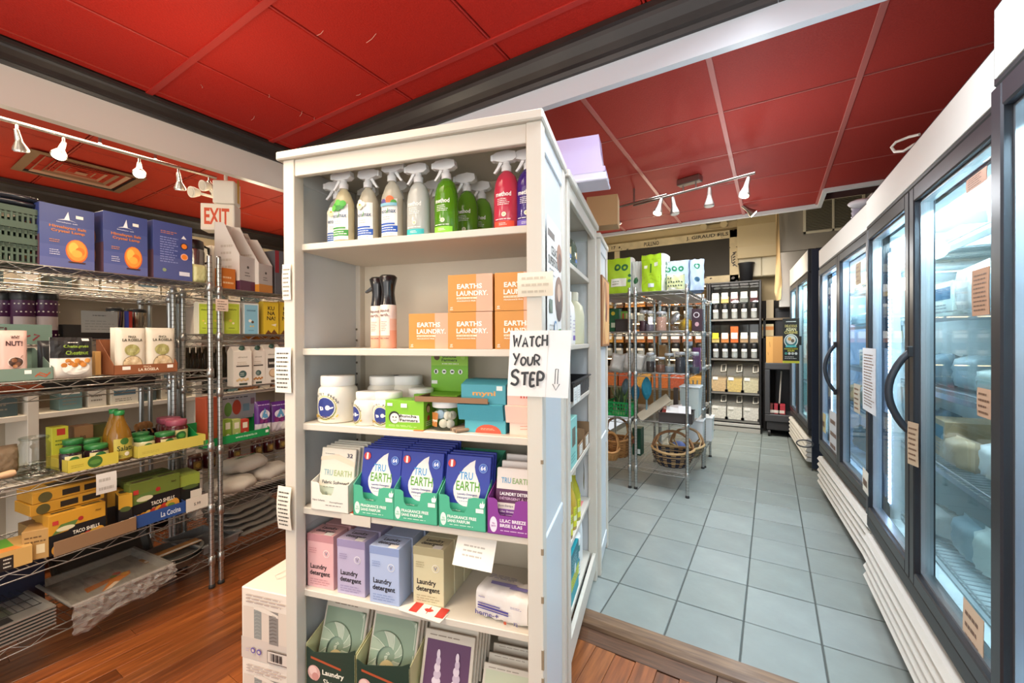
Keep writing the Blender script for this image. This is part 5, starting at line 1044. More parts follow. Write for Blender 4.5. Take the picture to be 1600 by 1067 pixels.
t = thing('glass_jar', 'empty clear glass storage jar at the left end of the third deck', 'jar', loc, WR); obj('jar', G().lathe([(0, .002), (r*.95, 0), (r, .01), (r, h*.80), (r*.84, h*.88), (r*.9, h)], cg_, 26, 0, r, cap=False), t); obj('rim', G().lathe([(r*.88, h*.93), (r*.96, h*.95), (r*.96, h*.99), (r*.88, h)], cg_, 26, 0, r, cap=False), t)
loc, w, h = wp(40, 97, 735, 752, -.02, z); t = thing('glass_dome', 'clear glass jar lid lying in front of the empty jar', 'lid', loc, WR); obj('lid', G().lathe([(0, 0), (.058, 0), (.066, .006), (.066, .016), (.05, .026), (.02, .032), (.016, .05), (.024, .062), (0, .066)], cg_, 26, 0, .066), t)
wc('sugar_box', 'small lime and red box with dark shapes standing behind the green lids', 'box', 81, 107, 665, 702, -.22, z, .06, '#c8c83c', [('r', .3, .78, .8, .95, '#c03a2c'), ('p', [(.2, .1), (.5, .4), (.9, .3), (.95, .05)], '#3a3c5c'), ('l', .2, .5, .8, .7, 2, '#6a7a2c')])
wc('tea_box', 'small brown cardboard box behind the green lids', 'box', 116, 146, 663, 690, -.24, z, .07, '#8f6a48', [('t', 'tea', .45, .66, .16, '#3a2a1c', .3)])
wc('tea_box', 'olive and black box behind the dressing bottles', 'box', 146, 176, 660, 684, -.26, z, .07, '#55542c', [('r', 0, .3, 1, .6, '#8a9a3c')])
t = thing('spoon_tray', 'black tray of wooden spoons behind the far yellow tray', 'tray', wp(196, 252, 655, 690, -.30, z)[0], WR); g = G(); w, d, h = .34, .14, .06; m = M('#1e1e20', .4)
for a in ((-w/2, -w/2+.004, 0, d, 0, h), (w/2-.004, w/2, 0, d, 0, h), (-w/2, w/2, 0, .004, 0, h), (-w/2, w/2, d-.004, d, 0, h), (-w/2, w/2, 0, d, 0, .004)): g.box(*a, m)
obj('tray', g, t)
for k in range(4):
    P = wp(205+12*k, 215+12*k, 650, 690, -.33, z)[0]; tt = thing('wooden_spoon', ('leftmost wooden spoon leaning in the black tray', 'second wooden spoon leaning in the black tray', 'third wooden spoon leaning in the black tray', 'rightmost wooden spoon leaning in the black tray')[k], 'spoon', (P[0], P[1], z+.01), 0, rot=Euler((-.5, .4-.2*k, WR), 'XYZ'))
    g = G(); g.tube([(0, 0, 0), (0, 0, .08)], .004, M('#b98a50', .6), 6); g.ball((0, 0, .098), .018, M('#b98a50', .6), 8, (1, .4, 1.3)); obj('spoon', g, tt)
t = thing('rolling_pin', 'pale wooden rolling pin poking in at the left border', 'rolling pin', W.w(-.04, W.px(-14, 728, -.04)[1], z+.035), 0, rot=Euler((0, 0, WR), 'XYZ')); g = G(); g.tube([(-.16, 0, 0), (-.02, 0, 0)], .030, M('#c9a27c', .55), 14); g.tube([(-.02, 0, 0), (.0, 0, .004), (.05, 0, .008), (.062, 0, .009)], [.012, .010, .014, .010], M('#d2ac86', .55), 10); obj('pin', g, t)
loc, w, h = wp(-20, 36, 695, 735, -.20, z); pillow('flour_bag', 'brown paper bag lying behind the rolling pin', 'bag', loc, WR, w, .12, h, M('#8a755c', .7, bump=.3), crinkle=.008)
# --- fourth deck: taco boxes
z = U1[3]+.002
def taco(label, x0, x1, yt, yb, dx, base, word='TACO SHELLS', d=.055):
    return wc('taco_box', label, 'box', x0, x1, yt, yb, dx, z, d, base, [('p', [(.0, .0), (1, 0), (1, .62), (.42, .62), (.32, .52), (0, .50)], '#191719'), ('p', [(.05, .50), (.2, .72), (.5, .74), (.42, .58)], '#5c7a3c'), ('e', .28, .60, .16, '#d9d2b0', .06), ('e', .54, .74, .05, '#a82c2c'), ('t', word, .64, .43, .095, '#efe8da', .48, 2), ('l', .42, .30, .86, .36, 1, '#b0a890'), ('r', .06, .74, .16, .84, '#c03a34'), ('t', 'New!', .86, .84, .05, '#4a3a1c', .1)] +
              [('e', .14+.105*k, .13+.02*k, .10, ('#d99a3c', '#c8852c', '#e0ae54', '#b8422c', '#d99a3c', '#c23a2c', '#c8a23c')[k % 7], .14) for k in range(8)] + [('e', .62, .24, .10, '#a8382a', .07), ('e', .8, .26, .08, '#6a8a3c', .06)], None, None, 0, .4, [('r', .08, .3, .5, .7, '#3c3424'), ('r', .6, .3, .95, .7, '#3c3424')])
taco('yellow and black taco shell box at the front of the near stack', 76, 165, 783, 846, -.03, '#c8922c')
for i in range(3): wc('taco_box', 'yellow taco shell box %s the front one of the near stack' % ('directly behind', 'second behind', 'third behind')[i], 'box', 70-6*i, 160-5*i, 782-2*i, 840-4*i, -.092-.06*i, z, .056, '#c08a2a', [('r', 0, 0, 1, .6, '#1c1a1a')])
zt = z + wp(76, 165, 783, 846, -.03, z)[2] + .003
for i in range(2):
    loc, w, h = wp(60+3*i, 152+3*i, 700, 790, -.08, z); w = .235
    carton('tortilla_box', ('flat yellow box with black windows lying on the taco stack, lower', 'flat yellow box with black windows lying on the taco stack, upper')[i], 'box', (loc[0], loc[1], zt+.048*i), WR, w, .15, .046, '#c4902e', [('r', .38, .2, .62, .75, '#26201a'), ('r', .68, .2, .94, .75, '#26201a'), ('e', .16, .45, .09, '#55502c')], None, [('r', .3, .2, .9, .8, '#3a3024')])
wc('taco_box', 'narrow yellow and black box standing end on beside the near stack', 'box', 186, 206, 770, 828, -.04, z, .16, '#1c191a', [('r', 0, .62, 1, 1, '#c8982e'), ('e', .5, .6, .4, '#4a5a2c', .07), ('r', .15, .02, .95, .30, '#e9e4dc')], None, None, -.25, .4, [('r', 0, 0, 1, 1, '#c8982e'), ('r', .2, .2, .8, .5, '#3c3424')])
wc('taco_box', 'narrow yellow and black box half hidden behind the end on one', 'box', 168, 186, 765, 822, -.12, z, .16, '#b98826', [('r', 0, 0, 1, .6, '#1c191a')], None, None, -.25)
tb = taco('olive and black taco shell box in the blue tray', 203, 281, 738, 806, -.045, '#6a7a34')
for i in range(2): wc('taco_box', 'olive taco shell box %s the blue tray one' % ('directly behind', 'second behind')[i], 'box', 198-8*i, 272-9*i, 735-3*i, 800-5*i, -.11-.065*i, z, .056, '#62702f', [('r', 0, 0, 1, .6, '#1c1a1a')])
wc('taco_box', 'narrow olive and black box standing end on at the far end of the fourth deck', 'box', 281, 311, 737, 800, -.05, z, .16, '#1a1a18', [('r', 0, .68, 1, 1, '#8a9a3c'), ('e', .55, .64, .4, '#4a5a2c', .06), ('r', .55, .1, 1, .45, '#e9e4dc')], None, None, -.15, .4, [('r', 0, 0, 1, 1, '#8a9a3c')])
t, l0, w0, h0 = disp('blue display tray with white script under the olive taco boxes', 214, 290, 772, 824, -.022, z, .20, '#2c4a86', .058, [('r', 0, 0, 1, 1, '#2e4f90'), ('t', 'La Cocina', .68, .48, .46, '#dfe6f2', .42)], hb=.07)
ya, yb_ = W.px(84, 868, -.008)[1], W.px(213, 820, -.008)[1]
carton('card_lip', 'plain brown cardboard strip along the front edge of the fourth deck', 'cardboard', W.w(-.006, (ya+yb_)/2, z), WR, yb_-ya, .004, .062, '#8a6a4c', rough=.75)
for i, (a, b, c, d_, lb) in enumerate(((291, 325, 770, 806, 'white card with a black price scrawl by the shelving post'), (298, 315, 762, 790, 'small blank white card tucked behind the price card'), (202, 214, 806, 826, 'white card stuck on the narrow yellow box'))):
    loc, w, h = wp(a, b, c, d_, -.006-.012*i, z); t = thing('price_card', lb, 'card', (loc[0], loc[1], z), WR); obj('card', G().box(-w/2, w/2, 0, .0015, 0, h, M('#d9d2c6', .6)), t)
    if i == 0: prints(front(w, h), w, h, [('t', '5.99', .5, .45, .22, '#2a2624', .3)], t, 'handwriting')
wc('cracker_box', 'tan carton lying at an angle left of the taco stack', 'box', 34, 78, 822, 868, -.05, z, .10, '#b08a50', [('r', .5, .2, .8, .5, '#d9c8a0'), ('l', .1, .55, .9, .85, 2, '#6a4c24')], None, None, -.5)
wc('cracker_box', 'green and orange pizza base box at the left border of the fourth deck', 'box', -30, 50, 850, 902, -.04, z, .17, '#c9a05c', [('r', 0, 0, .62, .75, '#241c18'), ('e', .2, .4, .14, '#c04a2c', .3), ('l', .42, .1, .6, .7, 3, '#d9d2c4')], None, None, -.1, .5, [('r', .0, .3, .7, 1, '#63a832'), ('p', [(0, 0), (.8, 0), (.7, .3), (0, .3)], '#d98a3c')])
wc('cracker_box', 'second tan carton behind the angled one', 'box', 44, 84, 812, 850, -.16, z, .10, '#8f7040')
# --- bottom deck: trays and pans
z = U1[4]+.002
steel = M('#a09d96', .3, .5); dsteel = M('#45413c', .3, .5)
def pan(label, loc, rz, w, d, h, mat, rot=None, name='baking_tray', art=None, rim=.012):
    t = thing(name, label, 'tray', loc, rz, None, rot); g = G(); a = .9
    g.add([(-w/2*a, d/2-d/2*a, .003), (w/2*a, d/2-d/2*a, .003), (w/2*a, d/2+d/2*a, .003), (-w/2*a, d/2+d/2*a, .003), (-w/2, 0, h), (w/2, 0, h), (w/2, d, h), (-w/2, d, h), (-w/2-rim, -rim, h), (w/2+rim, -rim, h), (w/2+rim, d+rim, h), (-w/2-rim, d+rim, h), (-w/2-rim, -rim, h-.006), (w/2+rim, -rim, h-.006), (w/2+rim, d+rim, h-.006), (-w/2-rim, d+rim, h-.006)],
          [(0, 1, 2, 3)] + [(i, (i+1) % 4, 4+(i+1) % 4, 4+i) for i in range(4)] + [(4+i, 4+(i+1) % 4, 8+(i+1) % 4, 8+i) for i in range(4)] + [(8+i, 8+(i+1) % 4, 12+(i+1) % 4, 12+i) for i in range(4)], mat)
    obj('pan', g, t)
    if art: prints(flat((-w/2*a, d/2-d/2*a, .0035), (1, 0, 0), (0, 1, 0)), w*a, d*a, art, t, 'printed_sleeve')
    return t
yc = W.px(42, 960, -.0)[1]
for k in range(6):
    pan(('topmost' if k == 5 else NTH[k] + ' from the bottom') + ' of the steel baking trays stacked at the left border', W.w(-.01, yc-.13, z+.014*k), WR, .40, .28, .018, steel, art=[('r', .0, .35, .85, .8, '#55584a'), ('r', .05, .42, .5, .47, '#c9c4b0'), ('e', .1, .6, .14, '#3a3c34', .08), ('r', .02, .08, .8, .30, '#2c2a28'), ('l', .3, .5, .8, .75, 3, '#8a8c7a')] if k == 5 else None)
for o in [o for o in COL.objects if o.get('label', '').endswith('from the bottom of the steel baking trays stacked at the left border')]: o['group'] = 'steel baking trays below the top one'
t = thing('cooling_rack', 'dark wire cooling rack lying on the baking trays at the left border', 'rack', W.w(-.03, yc-.13, z+.104), WR); g = G()
for k in range(18): g.tube([(-.18+.021*k, 0, .004), (-.18+.021*k, .24, .004)], .0012, M('#2c2b2a', .4, .6), 4, False)
for k in range(4): g.tube([(-.18, .08*k, .004), (.18, .08*k, .004)], .002, M('#2c2b2a', .4, .6), 4, False)
obj('rack', g, t)
# large trays shrink wrapped together, tipped towards the aisle
yw = (W.px(262, 910, .02)[1]+W.px(105, 975, .02)[1])/2; ww = W.px(262, 910, .02)[1]-W.px(105, 975, .02)[1]
t = pan('big steel tray with a picture of pizza fries, shrink wrapped and overhanging the deck', W.w(.050, yw, z+.058), 0, ww*.96, .33, .028, M('#a9a69e', .35, .45), Euler((.03, 0, WR), 'XYZ'), art=[('p', [(.22, .40), (.62, .48), (.66, .72), (.34, .78)], '#8c847c'), ('p', [(.2, .25), (.55, .35), (.55, .45), (.22, .42)], '#9a5c2c'), ('p', [(.28, .08), (.72, .32), (.76, .45), (.5, .38)], '#b8702e'), ('p', [(.27, .06), (.36, .06), (.55, .22), (.5, .26)], '#d9c4ac'), ('e', .62, .5, .05, '#a84434'), ('e', .68, .40, .05, '#c8903c'), ('e', .56, .44, .04, '#6a7a3c')])
t = thing('shrink_wrap', 'crumpled clear plastic wrap hanging from the big steel tray', 'plastic wrap', W.w(.050, yw, z+.03), WR); g = G(); wrapm = M('#d2cdc6', .1, alpha=.34, spec=1.0)
rn = random.Random(3); J = [[(rn.uniform(-1, 1), rn.uniform(-1, 1), rn.uniform(-1, 1)) for _ in range(27)] for _ in range(9)]
def wrapf(u, v):
    j = J[int(round(v*8))][int(round(u*26))]; e = 0 if v == 0 else 1
    dep = .130*(1-.40*u)*(1+.10*math.sin(u*11))
    return ((u-.5)*ww*1.03+.006*j[0]*e, -.024+.007*j[1]*e-.010*math.sin(v*3), .062-v*dep+.004*j[2]*e)
g.grid(wrapf, 26, 8, wrapm, False); g.grid(lambda u, v: ((u-.5)*ww*1.02, -.022+v*.35, .064+.010*v+.003*J[int(round(v*8))][int(round(u*26))][0]), 26, 8, glass('#f2f0ee', 1, .06, .1), False); obj('film', g, t)
pan('dark roasting tray leaning at the back of the bottom deck', W.w(-.30, W.px(165, 860, -.30)[1], z+.03), 0, .36, .20, .03, dsteel, Euler((1.05, 0, WR), 'XYZ'))
for k in range(2):
    P = W.px(277, 875, -.10)
    t = thing('round_pan', ('dark round baking pan at the bottom of its pair, far end of the bottom deck', 'dark round baking pan with a tan card band, on top of its pair')[k], 'pan', W.w(-.13, P[1]-.01, z+.022*k), 0, rot=Euler((.0, 0, WR), 'XYZ')); g = G(); r = .135
    g.lathe([(0, .004), (r*.86, .004), (r*.97, .040), (r*1.06, .043), (r*1.06, .038), (r*.99, .036), (r*.88, 0), (0, 0)], M('#7c7a74', .3, .5), 36, 0, 0, .92, cap=False); obj('pan', g, t)
    if k: g = G(); g.box(-.13, .13, -.032, .032, .045, .048, M('#9a6a34', .6)); g.box(-.13, .13, -.032, -.012, .048, .0485, M('#b9b2a6', .5)); obj('card_band', g, t)
loc, w, h = wp(-30, 60, 878, 905, -.22, z); wc('blue_box', 'dark navy box behind the baking trays', 'box', -40, 70, 872, 915, -.26, z, .06, '#141a34')
# --- far unit
z = U2[1]+.002
def milk(label, x0, x1, yt, yb, dx, z, col, sh, name='drink_carton', d=.075, gable=True, tilt=-.15, body=None):
    loc, w, h = wp(x0, x1, yt, yb, dx, z); t = thing(name, label, 'carton', loc, WR+tilt); g = G(); m = M(body or col, .4); hb = h*(.87 if gable else .97)
    g.box(-w/2, w/2, 0, d, 0, hb, m)
    if gable: g.prism([(0, hb), (d, hb), (d*.56, h), (d*.44, h)], -w/2, w/2, m)
    else: g.prism([(0, hb), (d, hb), (d*.75, h), (d*.25, h)], -w/2, w/2, m)
    obj('carton', g, t); prints(front(w, hb), w, hb, sh, t, 'printed_front')
    if gable: g = G(); g.x = Matrix.Translation((0, d*.22, h*.935)) @ Matrix.Rotation(.8, 4, 'X'); g.lathe([(.014, 0), (.014, .016), (0, .017)], M('#35574c', .4), 12); obj('cap', g, t)
    return t
lime = lambda lb, a, b, dx: milk(lb, a, b, 472, 523, dx, z, '#a8bc38', [('r', .05, .0, .95, .96, '#a9bd3a'), ('p', [(.15, .12), (.85, .12), (.85, .86), (.15, .86)], '#b8ca44'), ('t', 'alnatura', .5, .78, .06, '#4a5a1c', .55), ('e', .42, .42, .09, '#e6c85c'), ('e', .58, .34, .07, '#e8e0c0'), ('l', .3, .16, .7, .22, 1, '#6a7a2c')], gable=False, d=.06, body='#e0dcc8')
lime('lime coconut drink carton right of the post', 350, 374, -.03); lime('lime coconut drink carton left of the post', 328, 348, -.06); lime('lime coconut drink carton farthest left', 311, 327, -.08)
milk('pale blue coconut drink carton between the lime and the yellow ones', 382, 403, 474, 524, -.03, z, '#86bcd2', [('r', .06, 0, .94, .96, '#86bcd4'), ('t', 'coconut', .5, .78, .06, '#2c5a7a', .6), ('e', .42, .44, .11, '#e9ece6'), ('e', .58, .40, .09, '#5c4634'), ('e', .45, .26, .06, '#d9c07a'), ('e', .62, .26, .06, '#d9c07a'), ('l', .3, .1, .7, .16, 1, '#5a8aa0')], gable=False, d=.06, body='#d9e0e0')
milk('teal edged carton behind the blue coconut drink', 374, 384, 476, 520, -.12, z, '#7fb4bc', [], gable=False, d=.06)
kun = [('r', 0, 0, 1, 1, '#d9bc34'), ('t', 'KU\nNA\nNA!', .5, .66, .44, '#3a2a1c', .56, 2), ('p', [(.1, 0), (.3, .14), (.5, .04), (.7, .16), (.95, 0)], '#6a4424'), ('p', [(.5, .3), (.85, .34), (.8, .25)], '#efe8d2')]
milk('yellow banana drink carton lettered in brown, leftmost of the pair', 413, 434, 472, 522, -.03, z, '#d9bc34', kun, gable=False, d=.06); milk('yellow banana drink carton cut by the bookcase post', 437, 458, 473, 523, -.03, z, '#d9bc34', kun, gable=False, d=.06); milk('yellow banana drink carton behind the leftmost one', 404, 415, 474, 520, -.10, z, '#c9ac2c', [('e', .5, .3, .3, '#5c8a3c')], gable=False, d=.06)
z = U2[2]+.002
mk = lambda oc: [('t', 'almond', .5, .84, .05, '#8a8478', .5), ('l', .2, .62, .8, .72, 2, '#b8a890'), ('r', .15, .56, .85, .60, '#55504a'), ('e', .5, .35, .21, '#3c5a58'), ('l', .35, .3, .65, .4, 2, '#cdd6d0'), ('r', .3, .03, .75, .09, '#3c4a44')] + [('e', .2+.11*k, .17+.03*(k % 2), .07, oc) for k in range(6)]
milk('white nut drink carton with pale oats, leftmost of three', 366, 392, 541, 600, -.03, z, '#ded9d0', mk('#d2b88a')); milk('white nut drink carton with brown nuts, in the middle', 394, 413, 541, 600, -.04, z, '#ded9d0', mk('#b87a3c'))
milk('white barista drink carton with a coffee cup, rightmost', 414, 437, 538, 600, -.03, z, '#ded9d0', [('t', 'almond', .5, .86, .05, '#8a8478', .5), ('r', .22, .46, .88, .74, '#3a3634'), ('t', 'BARISTA', .55, .60, .07, '#eee8dc', .5, 2), ('e', .55, .30, .27, '#a88a6a'), ('e', .55, .31, .22, '#d9c0a0'), ('r', .4, .03, .8, .1, '#5a4a3c')])
amber = M('#7a4a1a', .1, alpha=.85); dkb = M('#2c2414', .12, alpha=.9)
for i in range(7):
    loc, w, h = wp(296+9.5*i, 305+9.5*i, 527, 552, -.28, U2[2]+.16)
    t = thing('oil_bottle', 'dark bottle, %s from the left in the row behind the white nut drinks' % NTH[i], 'bottle', W.w(-.42, W.px(296+9.5*i, 540, -.42)[1], 1.10+.002), WR, 'dark bottles behind the left shelving'); g = G(); g.lathe([(0, 0), (.028, 0), (.028, .13), (.012, .17), (.012, .20), (0, .20)], dkb, 12, 0, .028); obj('bottle', g, t)
for i in range(4):
    t = thing('honey_jar', 'amber jar, %s from the left above the white nut drink cartons' % NTH[i], 'jar', W.w(-.42, W.px(393+14*i, 535, -.42)[1], 1.342), WR, 'amber jars behind the left shelving'); g = G(); g.lathe([(0, 0), (.034, 0), (.034, .08), (.028, .088)], M('#b06a1c', .1, alpha=.85), 14, 0, .034); obj('jar', g, t); obj('lid', G().lathe([(.03, .086), (.03, .10), (0, .10)], M('#c8a24a', .3, .6), 14, 0, .034), t)
z = U2[3]+.002
t, l0, w0, h0 = disp('bright green display tray of small packs behind the posts', 318, 421, 655, 701, -.02, z, .17, '#188a48', .045, [('r', 0, 0, 1, 1, '#1a9450'), ('t', 'www.nupasta.ca', .62, .5, .34, '#d9f0dc', .34), ('r', .93, .4, .98, .75, WHT)], hb=.12)
wc('display_header', 'grey header card with pictures of green and red packs above the green tray', 'card', 343, 400, 613, 650, -.17, z+.10, .004, '#a8a8ae', [('l', .05, .84, .9, .95, 1, '#3c3c44'), ('e', .22, .45, .10, '#6a9a4c', .28), ('e', .45, .5, .12, '#b84a34', .3), ('r', .62, .3, .8, .6, '#7a9aa8'), ('r', .84, .55, .95, .8, '#8a6a78')])
for i, (a, b, c1, lb) in enumerate(((350, 362, '#86a83c', 'lime pack at the left in the green tray'), (364, 376, '#a8b86a', 'pale lime pack in the middle of the green tray'), (377, 389, '#b83c2c', 'red pack at the right in the green tray'))): wc('pasta_pack', lb, 'pack', a, b, 654, 692, -.05, z+.004, .04, c1, [('r', .2, .55, .8, .85, '#e4e0cc'), ('e', .5, .25, .25, '#e8e4d0')])
wc('snack_box', 'orange box behind the posts left of the green tray', 'box', 322, 342, 620, 652, -.10, z, .10, '#a84a2c')
for i, (a, b, lb) in enumerate(((402, 425, 'purple puff snack bag, left one'), (424, 452, 'purple puff snack bag, right one by the bookcase'))):
    loc, w, h = wp(a, b, 625, 690, -.04, z); pillow('snack_bag', lb, 'bag', loc, WR-.1, w, .05, h, M('#5a2c7c', .3), [('r', 0, .0, 1, .34, '#c9c0c8'), ('e', .5, .60, .3, '#d9d2e0', .14), ('e', .3, .42, .13, '#7a2c6a'), ('e', .55, .40, .12, '#7a2c6a'), ('p', [(.3, .5), (.5, .8), (.7, .5)], '#5c9ac4'), ('e', .68, .18, .2, '#e9e6e2', .12), ('l', .1, .86, .9, .94, 1, '#b89ad0')], seed=20+i)
z = U2[4]+.002
for i, (a, b, yt, yb, dx) in enumerate(((360, 385, 705, 738, -.10), (300, 320, 700, 735, -.22), (322, 342, 698, 732, -.22), (434, 452, 690, 716, -.20), (415, 433, 692, 718, -.22), (398, 414, 694, 720, -.22))):
    t = thing('jam_jar', ('dark red jam jar standing in front on the fourth deck of the far unit', 'dark jar far left on the same deck, behind the posts', 'dark jar second from the left behind the posts', 'dark jar by the bookcase post on the jar deck', 'dark jar second from the bookcase post on the jar deck', 'dark jar third from the bookcase post on the jar deck')[i], 'jar', W.w(-.12 if i == 0 else -.42, W.px((a+b)/2, yb, -.12 if i == 0 else -.42)[1], z+.13 if i == 0 else .532), WR)
    if i == 0: t.location = W.w(-.45, W.px(372, 730, -.45)[1], .532)
    g = G(); r = .037; g.lathe([(0, 0), (r*.94, 0), (r, .006), (r, .075), (r*.85, .085)], redd, 16, 0, r); obj('jar', g, t); obj('lid', G().lathe([(r*.9, .084), (r*.92, .10), (0, .10)], M('#5c3a2c', .35), 16, 0, r), t); prints(drum(r, .05, r, .012), .05, .05, [('r', 0, 0, 1, 1, '#8a6a34'), ('e', .5, .5, .3, '#c9a24a')], t, 'printed_label', 4)
for i, (a, b, yt, yb, dx, lb) in enumerate(((350, 392, 752, 788, -.08, 'white flour sack lying left in front of the red printed one'), (366, 425, 728, 772, -.14, 'white flour sack with red and green print on top'), (418, 455, 716, 768, -.12, 'white flour sack by the bookcase post'))):
    loc, w, h = wp(a, b, yt, yb, dx, z+(.0 if i != 1 else .045)); t = thing('flour_sack', lb, 'sack', (loc[0], loc[1], z+(0 if i != 1 else .085)), WR+.2*i-.2); g = G(); w = max(w, .27); m = M('#cfc8bc', .6, bump=.3, bscale=14)
    def sk(u, v, w=w, i=i):
        a_ = 2*math.pi*u; p = math.pi*v; return (w/2*math.copysign(abs(math.sin(p)*math.cos(a_))**.7, math.cos(a_)), .10+.10*math.copysign(abs(math.sin(p)*math.sin(a_))**.7, math.sin(a_)), .046-.046*math.cos(p)+.007*math.sin(a_*5+i)*math.sin(p)+.004*math.sin(a_*11+3*v))
    g.grid(lambda u, v: sk(1-u, v), 22, 10, m); obj('sack', g, t)
    if i == 1: prints(flat((-w*.33, .06, .094), (1, 0, 0), (0, 1, 0)), w*.66, .09, [('t', 'La Mesa', .5, .78, .3, '#b03a30', .9, 2), ('p', [(.05, .1), (.3, .35), (.95, .5), (.9, .3), (.4, .1)], '#2c7a48'), ('e', .55, .28, .16, '#e8e0d0', .08)], t, 'printed_top')
z = U2[5]+.002
P = W.px(345, 835, -.05); t = pan('dark grey steel loaf tin on the bottom deck of the far unit', W.w(-.04, P[1], z), WR, .20, .14, .055, M('#8a8b8b', .35, .4), name='loaf_tin'); P = W.px(322, 828, -.12); pan('steel loaf tin behind the front loaf tin', W.w(-.20, P[1], z), WR, .2, .12, .055, M('#8a8b8b', .35, .4), name='loaf_tin')
for i in range(5):
    loc, w, h = wp(372+9*i, 440+3*i, 800-14*i, 842-16*i, -.06-.02*i, z)
    tt = thing('bagged_pan', ('lowest', 'second lowest', 'middle', 'second highest', 'topmost')[i] + ' of the pans in crinkled grey plastic bags on the far bottom deck', 'bag', W.w(-.04-.015*i, W.px(412, 820, -.05)[1], z+.034*i), WR+.06*i); g = G(); m = M('#77736c', .15, alpha=.85, bump=.7, bscale=24)
    def bp(u, v, i=i): a_ = 2*math.pi*u; p = math.pi*v; return (.19*math.copysign(abs(math.sin(p)*math.cos(a_))**.6, math.cos(a_)), .14+.14*math.copysign(abs(math.sin(p)*math.sin(a_))**.6, math.sin(a_))+.006*math.sin(a_*9), .017-.017*math.cos(p)+.004*math.sin(a_*7+i*2)*math.sin(p))
    g.grid(lambda u, v: bp(1-u, v), 30, 8, m); obj('bag', g, tt)
note('shelf_note', 'pink price note tied to the shelving post in front of the lime cartons', wp(335, 357, 463, 485, .018, 1.0)[0][:2] + (W.px(345, 486, .018)[2],), WR, .065, .066, 4, '#d9c4b4', '#7a6a60')
note('shelf_note', 'small white price card hanging under the third deck below the dressing bottles', W.w(.004, W.px(165, 752, .0)[1], .665), WR, .07, .09, 2, '#d9d6d2', '#b4b0aa', head=None)
# --- back to back units behind: things showing through
z = BB[1]+.002
def back(px, py, dx=-.42): return W.px(px, py, dx)
for i, (a, b, lb) in enumerate(((57, 97, 'purple polka dot canister with a grey band, rightmost of three'), (22, 62, 'purple polka dot canister in the middle of three'), (-8, 30, 'purple polka dot canister at the left border'))):
    A = back(a, 524, -.40-.06*(i == 2)); B = back(b, 455, -.40-.06*(i == 2)); r = (B[1]-A[1])/2; h = max(.12, B[2]-z)
    t = thing('polka_canister', lb, 'canister', W.w(-.40-.06*(i == 2), (A[1]+B[1])/2, z), WR); g = G(); g.lathe([(0, 0), (r*.96, 0), (r*.96, h*.82)], M('#4a1c44', .35), 24, 0, r); obj('canister', g, t)
    obj('lid', G().lathe([(r, h*.80), (r*1.04, h*.83), (r*1.05, h*.93), (r*.95, h*.985), (0, h)], M('#1c1c1c', .35), 26, 0, r), t)
    prints(drum(r*.96, r*2.2, r, 0), r*2.2, h*.82, [('r', 0, .22, 1, .56, '#b9aca8')] + [('e', .08+.155*k+(.07 if j == 1 else 0), (.10, .68, .88)[j], .035, '#e2d8cc') for k in range(6) for j in range(3)], t, 'printed_dots', 6)
A = back(95, 526); B = back(186, 500)
t = thing('plastic_tray', 'black plastic tray between the purple canisters and the steel tumblers', 'tray', W.w(-.40, (A[1]+B[1])/2, z), WR); g = G(); w, d, h = B[1]-A[1], .2, .07; m = M('#17181a', .4)
for a in ((-w/2, -w/2+.004, 0, d, 0, h), (w/2-.004, w/2, 0, d, 0, h), (-w/2, w/2, 0, .004, 0, h), (-w/2, w/2, d-.004, d, 0, h), (-w/2, w/2, 0, d, 0, .004)): g.box(*a, m)
obj('tray', g, t)
t = thing('price_card', 'grey card with faint print standing in the black tray', 'card', W.w(-.392, back(152, 500)[1], z+.032), WR-.1); obj('card', G().box(-.07, .07, 0, .002, 0, .11, M('#9fa09a', .5)), t); prints(front(.14, .11), .14, .11, [('l', .3, .75, .7, .85, 1, '#4a4a48'), ('l', .1, .1, .9, .6, 4, '#8a8c88')], t, 'printed_front')
for i, (a, b, lb) in enumerate(((172, 198, 'steel tumbler with black lid left of the red and blue straws'), (206, 234, 'steel tumbler with black lid right of the red and blue straws'))):
    A = back(a, 520, -.44); B = back(b, 480, -.44); r = (B[1]-A[1])/2; t = thing('steel_tumbler', lb, 'tumbler', W.w(-.44, (A[1]+B[1])/2, z), WR); g = G(); g.lathe([(0, 0), (r*.8, 0), (r*.95, .15)], M('#a49a8c', .22, .9), 22, 0, r); obj('cup', g, t); obj('lid', G().lathe([(r, .148), (r*1.03, .155), (r, .168), (0, .17)], M('#1c1c1c', .4), 22, 0, r), t)
for i, c in enumerate(('#3a48a8', '#c0392b')): P = back(199+5*i, 500, -.42); wc_ = tag(obj('folded_straw_pack', G().box(-.008, .008, 0, .012, 0, .15, M(c, .4)), None, W.w(-.42, P[1], z), WR), ('blue', 'red')[i] + ' strip pack standing between the steel tumblers', 'pack')
z = BB[2]+.002
for i, (a, b, lb) in enumerate(((60, 121, 'black loaf tray at the left under the second deck'), (124, 186, 'black loaf tray in the middle under the second deck'), (190, 249, 'black loaf tray at the right under the second deck'))):
    A = back(a, 615, -.40); B = back(b, 590, -.40); t = pan(lb, W.w(-.40, (A[1]+B[1])/2, z), WR, B[1]-A[1]-.02, .2, .075, M('#18181a', .35), name='loaf_tray', rim=.008)
loc = W.w(-.40, back(32, 618)[1], z); t = thing('fabric_pad', 'rust orange knitted pad folded at the left border', 'pad', loc, WR); g = G(); m = M('#8f4220', .8, noise=.25, scale=120, bump=.4, bscale=150)
